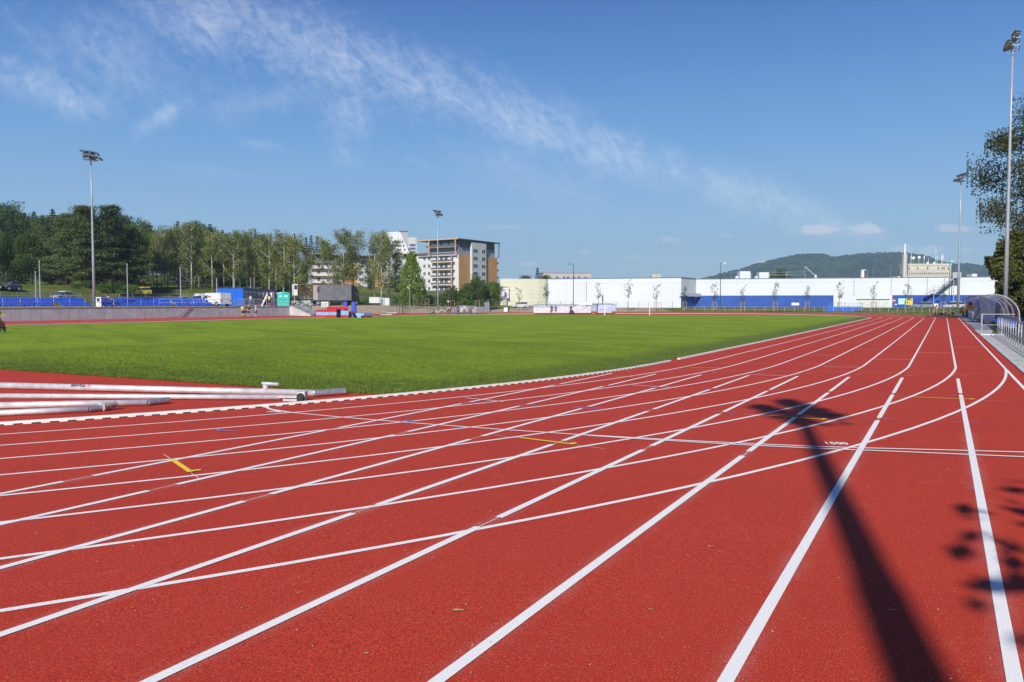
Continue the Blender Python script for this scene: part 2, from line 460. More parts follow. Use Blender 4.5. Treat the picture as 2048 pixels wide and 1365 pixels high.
OVER = overspray_material()
WHITE = paint_material()
_old = mat('unused_paint', (0.85, 0.84, 0.82), 0.75, var=0.04, scale=60, bump=0.35, bscale=150)
YELL = mat('yellow_paint', (0.85, 0.62, 0.03), 0.7, var=0.08, scale=40)
GREENP = mat('green_paint', (0.18, 0.45, 0.12), 0.7, var=0.08, scale=40)
BLUEP = mat('blue_paint', (0.16, 0.25, 0.62), 0.7, var=0.08, scale=40)
GALV = mat('galvanised_steel', (0.38, 0.40, 0.43), 0.45, 0.25, var=0.12, scale=8)
ALU = mat('bare_aluminium', (0.74, 0.75, 0.77), 0.42, 0.40, var=0.10, scale=5)
CONC = mat('pale_concrete', (0.50, 0.50, 0.49), 0.85, var=0.10, scale=1.2, bump=0.3, bscale=20)
CONCD = mat('retaining_concrete', (0.50, 0.57, 0.565), 0.85, var=0.08, scale=0.8, bump=0.2, bscale=12)
DARK = mat('black_rubber', (0.02, 0.02, 0.022), 0.7)
SLOT = mat('slot_shade', (0.03, 0.03, 0.03), 0.9)
GLASS = mat('window_glass', (0.05, 0.065, 0.085), 0.12, var=0.2, scale=0.6)
WPAINT = mat('white_paint', (0.78, 0.78, 0.77), 0.45, var=0.04)
BLACKP = mat('black_paint', (0.025, 0.025, 0.03), 0.4)
SKIN = mat('skin', (0.50, 0.29, 0.20), 0.6, var=0.05)


# ------------------------------------------------------------------ the ground sheets
def grid_rows(name, rows, m, zf, ns):
    """rows: list of (t, s0, s1); ns columns"""
    vs, fs = [], []
    for t, a, b in rows:
        for i in range(ns + 1):
            s = a + (b - a) * i / ns
            vs.append((s, t, zf(s, t)))
    for j in range(len(rows) - 1):
        for i in range(ns):
            k = j * (ns + 1) + i
            fs.append((k, k + 1, k + ns + 2, k + ns + 1))
    me = bpy.data.meshes.new(name); me.from_pydata(vs, [], fs); me.materials.append(m)
    me.polygons.foreach_set('use_smooth', [True] * len(fs)); me.update()
    return link(name, me)


def red_extent(t):
    R = R8 + 0.35
    if t <= T1: return (SCN - R - 0.1, SCN + R - 0.05)
    w = math.sqrt(max(0.0, R * R - (t - T1) ** 2))
    return (SCN - w - 0.1, SCN + w - 0.05)


rows = []
t = -60.0
while t < T1 + R8 + 0.34:
    rows.append((t,) + red_extent(t)); t += 0.8 if t < T1 + 38 else 0.3
track = grid_rows('running_track', rows, TRACK, gz, 130)
tag(track, kind='structure')

TG0, TG1 = 13.88, 131.0
rows = []
t = TG0
while t <= TG1:
    dt = max(T0 - t, 0) + max(t - T1, 0)
    w = math.sqrt(max(0.0, (R0 - 0.30) ** 2 - dt * dt))
    rows.append((t, SCN - w, SCN + w)); t += 0.5


def gz_lawn(s, t):
    # turf stands a little proud of the tartan, lumpy near its edge
    e = min(1, max(0, min(-rho(s, t) - 0.3, t - TG0)) / 0.6)
    return gz(s, t) + 0.012 + 0.028 * e + 0.012 * math.sin(s * 2.1 + t * 1.3) * math.sin(t * 2.7 - s) * e


lawn = grid_rows('grass_field', rows, GRASS, gz_lawn, 150)
tag(lawn, kind='structure')


def blades():
    """short turf blades, dense along the near edge of the field"""
    r = np.random.default_rng(5)
    n = 0; V = []
    P = []
    while n < 90000:
        s = r.uniform(-34, -8, 20000); q = r.random(20000)
        t_ = TG0 - 0.05 + 22 * q ** 2.2
        ok = np.array([rho(a, b) < -0.26 for a, b in zip(s, t_)])
        d = np.stack([s[ok], t_[ok]], 1); P.append(d); n += len(d)
    P = np.concatenate(P)[:90000]
    z = np.array([gz_lawn(a, b) for a, b in P]) - 0.004
    n = len(P)
    ang = r.uniform(0, 2 * np.pi, n); h = r.uniform(0.02, 0.055, n); w = r.uniform(0.004, 0.009, n) * 1.6
    lean = r.uniform(-0.03, 0.03, (n, 2))
    c, s_ = np.cos(ang) * w, np.sin(ang) * w
    v = np.zeros((n, 3, 3))
    v[:, 0, 0] = P[:, 0] - c; v[:, 0, 1] = P[:, 1] - s_; v[:, 0, 2] = z
    v[:, 1, 0] = P[:, 0] + c; v[:, 1, 1] = P[:, 1] + s_; v[:, 1, 2] = z
    v[:, 2, 0] = P[:, 0] + lean[:, 0]; v[:, 2, 1] = P[:, 1] + lean[:, 1]; v[:, 2, 2] = z + h
    me = bpy.data.meshes.new('grass_blades')
    me.from_pydata(v.reshape(-1, 3).tolist(), [], np.arange(3 * n).reshape(-1, 3).tolist())
    me.materials.append(leafmat('grass_blade', (0.29, 0.35, 0.04), (0.12, 0.19, 0.022), 0.4, 1.5))
    tag(link('grass_blades', me), 'short green turf blades along the near edge of the field', 'grass', kind='stuff')


blades()


# ------------------------------------------------------------------ painted markings
def strip(pts, w, m, name, dz, parent=track, step=0.4):
    """flat painted strip following the surface"""
    P = [Vector((p[0], p[1])) for p in pts]
    Q = [P[0]]
    for a, b in zip(P[:-1], P[1:]):
        k = max(1, int((b - a).length / step))
        for i in range(1, k + 1): Q.append(a.lerp(b, i / k))
    vs, fs = [], []
    for i, p in enumerate(Q):
        d = (Q[min(i + 1, len(Q) - 1)] - Q[max(i - 1, 0)]).normalized()
        n = Vector((-d.y, d.x)) * w / 2
        for q in (p + n, p - n): vs.append((q.x, q.y, gz(q.x, q.y) + dz))
    fs = [(2 * i, 2 * i + 1, 2 * i + 3, 2 * i + 2) for i in range(len(Q) - 1)]
    me = bpy.data.meshes.new(name); me.from_pydata(vs, [], fs); me.materials.append(m)
    if m is OVER:
        uv = me.uv_layers.new()
        for i in range(len(fs)):
            for k, w_ in enumerate((-1, 1, 1, -1)): uv.data[4 * i + k].uv = (w_, 0)
    return link(name, me, parent)


DQ = [-0.8135, 5.2687, -7.2563, -0.9298, 3.7709, -3.786]     # hand-laid lines wander a little off the true circle


def wander(phi, l):
    a = min(phi, 0.54); k = (l - 4) / 4.0
    d = DQ[0] * a + DQ[1] * a * a + DQ[2] * a ** 3 + k * (DQ[3] * a + DQ[4] * a * a + DQ[5] * a ** 3)
    return d * (1 - smooth(0.54, 1.0, phi))


def oval_path(l, off=0.0):
    R = R0 + l * LW + off
    pts = []
    n = 120
    for i in range(n + 1):        # near bend, from the back straight to our straight
        ph = math.pi * (1 - i / n)
        r = R + wander(ph, l)
        pts.append((SCN + r * math.cos(ph), T0 - r * math.sin(ph)))
    for i in range(1, n):
        tt = T0 + (T1 - T0) * i / n
        pts.append((SCN + R, tt))
    for i in range(n + 1):
        ph = math.pi * i / n
        pts.append((SCN + R * math.cos(ph), T1 + R * math.sin(ph)))
    pts.append((SCN - R, T0))
    return pts


for l in range(1, 9):
    strip(oval_path(l), 0.062, WHITE, 'lane_line', 0.004)
ROWS = [6.05, 10.12, 14.0, 18.2]
for l in range(0, 9):
    s = S8 - (8 - l) * LW
    if l == 8:
        strip([(s, T0 - 0.3), (s, -45)], 0.07, WHITE, 'lane_line', 0.0065); continue
    top = 22.4 - (7 - l) * 0.19
    cuts = [r - (7 - l) * 0.11 + (0.35 if l == 7 else 0) for r in ROWS]
    if l == 7: cuts = [cuts[3]]
    if l == 6: cuts = cuts[2:]
    if l == 5: cuts = cuts[1:]
    prev = top
    for c in sorted(cuts, reverse=True):
        strip([(s, prev), (s, c + 0.17)], 0.072, WHITE, 'lane_line', 0.0065); prev = c - 0.17
        strip([(s, c + 0.17), (s, c - 0.17)], 0.008, WHITE, 'guide_line', 0.0060)
    strip([(s, prev), (s, -45)], 0.072, WHITE, 'lane_line', 0.0065)
    strip([(s, 13.0), (s, 1.0)], 0.30, OVER, 'paint_overspray', 0.0022)
    for k, r in enumerate(ROWS[2:] + [22.35]):
        rr = (r - (7 - l) * 0.11 + 0.1) if k < 2 else top + 0.9
        strip([(s - 0.2, rr), (s - 0.06, rr + 0.02)], 0.03, BLUEP if k < 2 else WHITE, 'hurdle_tick', 0.0035)
        strip([(s + 0.06, rr + 0.03), (s + 0.2, rr + 0.05)], 0.03, BLUEP if k < 2 else WHITE, 'hurdle_tick', 0.0035)
# curved start line of the long races with its twin, and the lettering
TOP = [(1.8, 11.74), (0.9, 11.46), (0.34, 11.29), (-0.81, 10.94), (-1.36, 10.80), (-2.21, 10.66), (-2.85, 10.575), (-3.53, 10.51), (-4.54, 10.43),
       (-5.87, 10.40), (-7.2, 10.42), (-8.3, 10.46), (-9.01, 10.50), (-10.2, 10.62), (-11.05, 10.86), (-11.5, 11.2)]
BOT = [(1.8, 11.36), (0.87, 11.10), (0.33, 10.98), (-0.8, 10.76), (-1.34, 10.65), (-2.18, 10.53), (-2.82, 10.47), (-3.5, 10.43), (-4.4, 10.40)]
strip(TOP, 0.055, WHITE, 'start_line', 0.0085)
strip(BOT, 0.055, WHITE, 'start_line', 0.0095)
strip([(-11.5, 11.15), (-10.85, 10.75), (-10.5, 10.60)], 0.06, WHITE, 'start_line', 0.0105)
strip([(-10.75, 10.52), (-10.35, 10.60)], 0.07, WHITE, 'start_line', 0.0112)
text('1500', 0.23, WHITE, Matrix.Translation((-1.21, 11.16, gz(-1.2, 11.1) + 0.006)) @ Matrix.Rotation(math.radians(19), 4, 'Z') @ Matrix.Scale(0.66, 4, (1, 0, 0)), track, 'distance_number', 0.0005)


def flagmark(a, b, w, m, flag=True, thin=None):
    strip([a, b], w, m, 'relay_mark', 0.0125)
    a, b = Vector(a), Vector(b)
    d = (b - a).normalized(); n = Vector((-d.y, d.x))
    if flag:
        p = b - d * 0.06
        strip([p, p + n * 0.12 + d * 0.02], 0.07, m, 'relay_mark', 0.0135)
    for e in (a, b):
        q = e + (e - (a + b) / 2).normalized() * 0.03
        strip([e, q], w, GREENP, 'relay_mark', 0.0145)
    strip([a - d * 0.5, a], 0.008, WHITE, 'guide_line', 0.0030)
    strip([b, b + d * 0.5], 0.008, WHITE, 'guide_line', 0.0030)


flagmark((-8.24, 6.50), (-7.38, 6.06), 0.06, YELL)
flagmark((-5.18, 9.80), (-4.28, 9.61), 0.06, YELL)
flagmark((-2.46, 13.62), (-1.62, 13.47), 0.06, YELL)
flagmark((-0.46, 17.55), (0.55, 17.52), 0.06, YELL)
for a, b, m in (((-4.26, 31.4), (-3.28, 31.5), YELL), ((-3.1, 35.8), (-2.15, 36.0), YELL), ((-1.91, 40.2), (-0.91, 40.4), YELL), ((-0.8, 45), (0.3, 45), YELL),
                ((-2.01, 29.5), (-0.87, 29.6), WHITE), ((-0.81, 33.9), (0.27, 34.0), WHITE), ((0.41, 38.4), (1.51, 38.5), WHITE), ((-3.16, 25.5), (-2.08, 25.6), WHITE),
                ((-4.61, 21.85), (-3.53, 21.85), WHITE), ((-6.47, 17.93), (-5.33, 17.66), WHITE), ((-8.67, 13.96), (-7.59, 13.66), WHITE),
                ((-7.77, 20.18), (-7.2, 20.1), YELL), ((-6.75, 23.9), (-5.83, 24.0), YELL)):
    strip([a, b], 0.045, m, 'stagger_mark', 0.0118)
strip([(-6.84, 26.2), (1.5, 27.2)], 0.012, WHITE, 'guide_line', 0.0030)
strip([(-7.6, 22.9), (1.5, 24.3)], 0.010, WHITE, 'guide_line', 0.0032)
strip([(-9.87, 8.58), (-9.62, 8.46), (-9.38, 8.56)], 0.04, BLUEP, 'relay_mark', 0.0118)
strip([(-5.95, 13.35), (-5.6, 13.25), (-5.4, 13.45)], 0.03, BLUEP, 'relay_mark', 0.0118)
strip([(-7.75, 10.55), (-7.5, 10.55)], 0.08, BLUEP, 'relay_mark', 0.0135)
strip([(-10.25, 12.05), (-10.1, 12.15)], 0.08, BLUEP, 'relay_mark', 0.0135)
for k, tt in enumerate((52, 60, 70, 84, T1 - 0.2)):
    strip([(-8.1, tt), (1.55, tt)], 0.05 if k == 4 else 0.03, WHITE, 'stagger_mark', 0.0125)
strip([(-26.5, 13.2), (-25.0, 13.75)], 0.04, WHITE, 'guide_line', 0.0118)


# ------------------------------------------------------------------ raised white kerb with drain slots
def kerb(path, label, slots):
    root = empty('track_kerb', (path[0][0], path[0][1], 0), 0, label, 'kerb', 'sections of the raised white track kerb')
    P = [Vector(p) for p in path]
    prof = [(-0.055, 0.0), (-0.05, 0.052), (0.03, 0.052), (0.055, 0.0)]
    vs, fs = [], []
    for i, p in enumerate(P):
        d = (P[min(i + 1, len(P) - 1)] - P[max(i - 1, 0)]).normalized(); n = Vector((d.y, -d.x))
        if n.dot(p - Vector((SCN, min(max(p.y, T0), T1)))) < 0: n = -n
        for a, h in prof:
            q = p + n * a; vs.append((q.x - root.location.x, q.y - root.location.y, gz(q.x, q.y) + h - (0.004 if h == 0 else 0)))
    for i in range(len(P) - 1):
        for k in range(3): fs.append((4 * i + k, 4 * i + k + 1, 4 * i + k + 5, 4 * i + k + 4))
    fs += [(0, 1, 2, 3), tuple(4 * (len(P) - 1) + k for k in (3, 2, 1, 0))]
    b = MB(); b.add(vs, fs); b.build('rail', mat('kerb_white', (0.72, 0.70, 0.65), 0.5, var=0.06, scale=4), root)
    if slots:
        b = MB(); acc = 0.0
        for i in range(len(P) - 1):
            L = (P[i + 1] - P[i]).length; d = (P[i + 1] - P[i]) / L; n = Vector((d.y, -d.x))
            if n.dot(P[i] - Vector((SCN, min(max(P[i].y, T0), T1)))) < 0: n = -n
            x = -acc
            while x < L:
                if x >= 0:
                    a = P[i] + d * x + n * 0.056; c = P[i] + d * min(x + 0.13, L + 0.1) + n * 0.056
                    z = gz(a.x, a.y)
                    b.obox((a.x - root.location.x, a.y - root.location.y, z + 0.009), (c.x - root.location.x, c.y - root.location.y, z + 0.009), 0.006, 0.019)
                x += 0.26
            acc = (L - (x - 0.26)) - 0.26 if x > 0 else acc + L
            acc = L - (x - 0.26)
            acc = acc if acc < 0.26 else acc - 0.26
        tag(b.build('drain_slots', SLOT, root))
    return root


def kpath(a0, a1, n):
    out = []
    for i in range(n + 1):
        ph = a0 + (a1 - a0) * i / n
        r = R0 + wander(ph, 0) - 0.02
        out.append((SCN + r * math.cos(ph), T0 - r * math.sin(ph)))
    return out


kerb(kpath(1.6, 0.02, 90) + [(SCN + R0, T0 + 0.3)], 'slotted white kerb curving round the near bend beside the aluminium poles', True)
kerb([(SCN + R0 - 0.03, T0 + 1.4 + i * 1.0) for i in range(84)], 'straight white kerb running away between the lawn and the inside lane', False)
kerb([(SCN + R0 * math.cos(i * math.pi / 80), T1 + R0 * math.sin(i * math.pi / 80)) for i in range(81)], 'white kerb of the far bend below the boundary rail', False)
kerb([(SCN - R0, T0 + i * 2.0) for i in range(43)], 'white kerb along the far straight below the retaining wall', False)


# ------------------------------------------------------------------ terrain
def hz(s, t):
    """ground outside of the stadium"""
    z = 0.10 * smooth(60, 130, t) if s > -70 else 0.10 * smooth(60, 130, t)
    A = smooth(-91.5, -98, s)
    z += 1.32 * A * smooth(102, 112, t) if t > 95 else 1.32 * A
    if s < -91.3 and t <= 97.5: z = 1.38
    z += 3.9 * smooth(-117, -143, s) + 0.055 * max(0, -s - 152) * smooth(-152, -180, s)
    if s < -350: z -= 0.03 * (-s - 350)
    if t > T1 and s > -88:
        z += 0.66 * smooth(4, 17, math.hypot(s - SCN, t - T1) - R8)
    return z


def terrain():
    def axis(lo, hi, near_lo, near_hi, fine, grow=1.22):
        a = list(np.arange(near_lo, near_hi + fine / 2, fine))
        st = fine; x = near_hi
        while x < hi: st *= grow; x += st; a.append(x)
        st = fine; x = near_lo
        while x > lo: st *= grow; x -= st; a.insert(0, x)
        return a
    xs = axis(-4200, 3500, -260, 40, 2.0); ys = axis(-800, 5200, -60, 330, 2.0)
    vs, fs = [], []
    R = R8 + 0.35
    for t in ys:
        for s in xs:
            dt = max(t - T1, 0)
            q = (math.hypot(s - SCN, dt) if dt > 0 else abs(s - SCN)) - R
            z = hz(s, t)
            if -70 < t and q < -1.5: z = -0.9
            elif t < 97.5 and -94.5 < s < -88: z = -0.9
            elif t < 99 and -91.5 < s < -84: z = -0.5
            elif -70 < t and q < 2.2 and s > -91 :
                z = min(z, gz(SCN + (s - SCN), t) - 0.012) if q < 0.6 else z
            if 1.5 < s < 16.5 and t < 130: z = -0.3
            z += (0.06 * math.sin(s * 0.31 + 1) * math.sin(t * 0.27)) * min(1, max(0, q - 4) / 10)
            vs.append((s, t, z))
    nx = len(xs)
    for j in range(len(ys) - 1):
        for i in range(nx - 1):
            k = j * nx + i
            fs.append((k, k + 1, k + nx + 1, k + nx))
    me = bpy.data.meshes.new('terrain'); me.from_pydata(vs, [], fs)
    m = bpy.data.materials.new('rough_ground'); m.use_nodes = True
    N = NT(m.node_tree); N.n.clear()
    tc = N.new('ShaderNodeTexCoord'); P = tc.outputs['Object']
    sep = N.new('ShaderNodeSeparateXYZ'); N.l.new(P, sep.inputs[0]); X, Y, Z = sep.outputs
    big = N.noise(P, 0.09, 5, 0.65); fn = N.noise(P, 1.6, 5, 0.7)
    g = N.mix(N.ramp(N.math('ADD', N.math('MULTIPLY', big, 0.6), N.math('MULTIPLY', fn, 0.5)), 0.4, 0.72), (0.055, 0.085, 0.018), (0.20, 0.21, 0.04))
    d = N.mix(N.ramp(fn, 0.3, 0.7), (0.30, 0.235, 0.16), (0.45, 0.37, 0.27))
    # bare earth ring behind the far bend and by the steps; grass elsewhere
    cx = N.math('ADD', X, -SCN); cyy = N.math('MAXIMUM', N.math('ADD', Y, -T1), 0.0)
    rr = N.math('SUBTRACT', N.math('SQRT', N.math('ADD', N.math('MULTIPLY', cx, cx), N.math('MULTIPLY', cyy, cyy))), R8)
    left = N.math('SUBTRACT', 1.0, N.ramp(X, -62, -46))
    wide = N.math('ADD', 6.0, N.math('MULTIPLY', left, 24.0))
    ring = N.math('LESS_THAN', N.math('ADD', rr, N.math('MULTIPLY', big, 8.0)), wide)
    ring = N.math('MULTIPLY', ring, N.math('ADD', N.math('MULTIPLY', left, 0.7), 0.3))
    c = N.mix(ring, g, d)
    b = N.new('ShaderNodeBsdfPrincipled'); b.inputs['Roughness'].default_value = 0.95; b.inputs['Specular IOR Level'].default_value = 0.1
    N.l.new(c, b.inputs['Base Color'])
    bn = N.new('ShaderNodeBump'); bn.inputs['Strength'].default_value = 0.7; bn.inputs['Distance'].default_value = 0.15
    N.l.new(fn, bn.inputs['Height']); N.l.new(bn.outputs[0], b.inputs['Normal'])
    o = N.new('ShaderNodeOutputMaterial'); N.l.new(b.outputs[0], o.inputs[0])
    me.materials.append(m); me.polygons.foreach_set('use_smooth', [True] * len(fs)); me.update()
    tag(link('terrain', me), kind='structure')


terrain()
pv = MB(); pv.box(-98, -91.66, -60, 97.6, -0.2, 1.405); pv.box(-98, -91.3, 97.6, 99.5, -0.2, 1.40)
tag(pv.build('terrace_paving', mat('terrace_gravel', (0.36, 0.33, 0.29), 0.9, var=0.15, scale=1.5)), kind='structure')

# asphalt apron and pale paving to the right of the straight
pv = MB()
for i in range(60):
    t0 = -60 + i * 3.3
    pv.box(S8 + 0.30, S8 + 0.42, t0, t0 + 3.28, -0.2, 0.045)
tag(pv.build('kerb_stones', CONC), kind='structure')
slab = mat('paving_slabs', (0.46, 0.46, 0.44), 0.85, var=0.12, scale=1.1, bump=0.3, bscale=30)
pv = MB()
for i in range(190):
    t0 = -60 + i * 1.01
    pv.box(S8 + 0.425, 3.05, t0, t0 + 1.0, -0.1, 0.028)
tag(pv.build('paving', slab), kind='structure')
apr = mat('asphalt', (0.075, 0.078, 0.085), 0.9, var=0.15, scale=2, bump=0.4, bscale=60)
pv = MB(); pv.box(3.06, 16, -60, 128, -0.15, 0.012); tag(pv.build('asphalt_apron', apr), kind='structure')
# service road in front of the store
pv = MB()
a, b = atz(1000, 190, 0.80), atz(2120, 176, 0.80)
d = (b - a).normalized(); n = Vector((-d.y, d.x, 0))
pv.add([a - n * 3, b - n * 3, b + n * 12, a + n * 12], [(0, 1, 2, 3)])
tag(pv.build('service_road', mat('road_asphalt', (0.16, 0.16, 0.165), 0.9, var=0.1)), kind='structure')

# ------------------------------------------------------------------ far hills
def hills():
    prof = [(1180, 600), (1300, 585), (1400, 561), (1440, 550), (1480, 541), (1520, 528), (1560, 519), (1600, 512), (1640, 510.5), (1665, 517), (1690, 514), (1730, 510),
            (1800, 508), (1840, 513), (1870, 522), (1900, 531), (1935, 530), (1975, 536), (2048, 545), (2200, 560), (2400, 590), (2600, 600)]
    D = 2600.0
    r = random.Random(3)
    vs, fs = [], []
    xs = np.arange(1180, 2601, 3.0)
    nd = 44
    for i, px in enumerate(xs):
        y = np.interp(px, [p[0] for p in prof], [p[1] for p in prof])
        y2 = np.interp(px, [1700, 1900, 2000, 2150, 2400], [560, 529, 531, 545, 590])
        for j in range(nd):
            f = j / (nd - 1)
            d = D - 900 + 1500 * f
            top = (607.4 - y) * D / F
            e = math.sin(min(1, f / 0.62) * math.pi / 2) if f < 0.62 else math.cos((f - 0.62) / 0.38 * math.pi / 2)
            z = top * e * (1 + 0.10 * math.sin(px * 0.045 + j * 0.5) * (1 - e)) + r.uniform(-4.0, 7.0)
            p = at(px, 600, d)
            vs.append((p.x + r.uniform(-4, 4), p.y, max(-3, z)))
    for i in range(len(xs) - 1):
        for j in range(nd - 1):
            k = i * nd + j
            fs.append((k, k + 1, k + nd + 1, k + nd))
    me = bpy.data.meshes.new('hills'); me.from_pydata(vs, [], fs)
    m = bpy.data.materials.new('wooded_hill'); m.use_nodes = True
    N = NT(m.node_tree); N.n.clear()
    tc = N.new('ShaderNodeTexCoord'); P = tc.outputs['Object']
    b = N.new('ShaderNodeBsdfPrincipled'); b.inputs['Roughness'].default_value = 1.0; b.inputs['Specular IOR Level'].default_value = 0.0
    n1 = N.noise(P, 0.008, 6, 0.7); n2 = N.noise(P, 0.06, 4, 0.75)
    c = N.mix(N.ramp(N.math('ADD', N.math('MULTIPLY', n1, 0.6), N.math('MULTIPLY', n2, 0.5)), 0.42, 0.68), (0.007, 0.020, 0.009), (0.060, 0.098, 0.034))
    clear = N.noise(P, 0.006, 3, 0.5)
    c = N.mix(N.math('MULTIPLY', N.ramp(clear, 0.70, 0.76), 0.6), c, (0.16, 0.20, 0.07))
    N.l.new(c, b.inputs['Base Color'])
    bn = N.new('ShaderNodeBump'); bn.inputs['Strength'].default_value = 1.0; bn.inputs['Distance'].default_value = 12
    N.l.new(n2, bn.inputs['Height']); N.l.new(bn.outputs[0], b.inputs['Normal'])
    o = N.new('ShaderNodeOutputMaterial'); N.l.new(b.outputs[0], o.inputs[0])
    me.materials.append(m); me.update()
    tag(link('hills', me), kind='structure')


hills()


# ------------------------------------------------------------------ foliage
def leafquads(C, size, rng, up=0.35, stretch=1.4, wid=0.42):
    n = len(C)
    nrm = rng.normal(size=(n, 3)); nrm[:, 2] += up; nrm /= np.linalg.norm(nrm, axis=1)[:, None]
    a = np.cross(nrm, rng.normal(size=(n, 3))); a /= np.linalg.norm(a, axis=1)[:, None]
    b = np.cross(nrm, a)
    sz = size * rng.uniform(0.6, 1.3, n)[:, None]
    a = a * sz * stretch * 0.5; b = b * sz * wid
    return np.stack([C - a, C - b * 1.0 + a * 0.1, C + a, C + b], 1)


def quads_obj(name, V, m, parent, mats=None):
    n = len(V)
    me = bpy.data.meshes.new(name)
    me.vertices.add(4 * n); me.vertices.foreach_set('co', V.reshape(-1).astype(np.float32))
    me.loops.add(4 * n); me.loops.foreach_set('vertex_index', np.arange(4 * n, dtype=np.int32))
    me.polygons.add(n); me.polygons.foreach_set('loop_start', np.arange(0, 4 * n, 4, dtype=np.int32)); me.polygons.foreach_set('loop_total', np.full(n, 4, dtype=np.int32))
    me.materials.append(m); me.update(calc_edges=True)
    return link(name, me, parent)


def clumps(rng, centers, rad, per, flat=0.7):
    P = []
    for c, r_ in zip(centers, rad):
        q = np.clip(rng.normal(size=(per, 3)), -1.5, 1.5) * r_ * 0.5; q[:, 2] *= flat
        P.append(c + q)
    return np.concatenate(P)


BARK = mat('bark', (0.13, 0.095, 0.07), 0.9, var=0.25, scale=6, bump=0.6, bscale=25)
BIRCHB = mat('birch_bark', (0.62, 0.60, 0.56), 0.8, col2=(0.20, 0.18, 0.16), scale=4)
PINEB = mat('pine_bark', (0.26, 0.13, 0.07), 0.9, var=0.25, scale=5)
L_DEC = leafmat('broad_leaves', (0.150, 0.225, 0.040), (0.045, 0.088, 0.018), 0.35, 0.5)
L_DARK = leafmat('dark_leaves', (0.115, 0.175, 0.040), (0.034, 0.068, 0.018), 0.3, 0.5)
L_BIRCH = leafmat('birch_leaves', (0.270, 0.305, 0.085), (0.125, 0.165, 0.042), 0.35, 0.5)
L_PINE = leafmat('pine_needles', (0.150, 0.190, 0.058), (0.040, 0.066, 0.022), 0.15, 0.6)
L_SPR = leafmat('spruce_needles', (0.034, 0.055, 0.028), (0.010, 0.020, 0.012), 0.08, 0.6)
L_BRIGHT = leafmat('bright_leaves', (0.27, 0.38, 0.045), (0.10, 0.17, 0.025), 0.35, 0.5)
L_OLIVE = leafmat('olive_leaves', (0.20, 0.21, 0.040), (0.040, 0.052, 0.014), 0.35, 0.35)


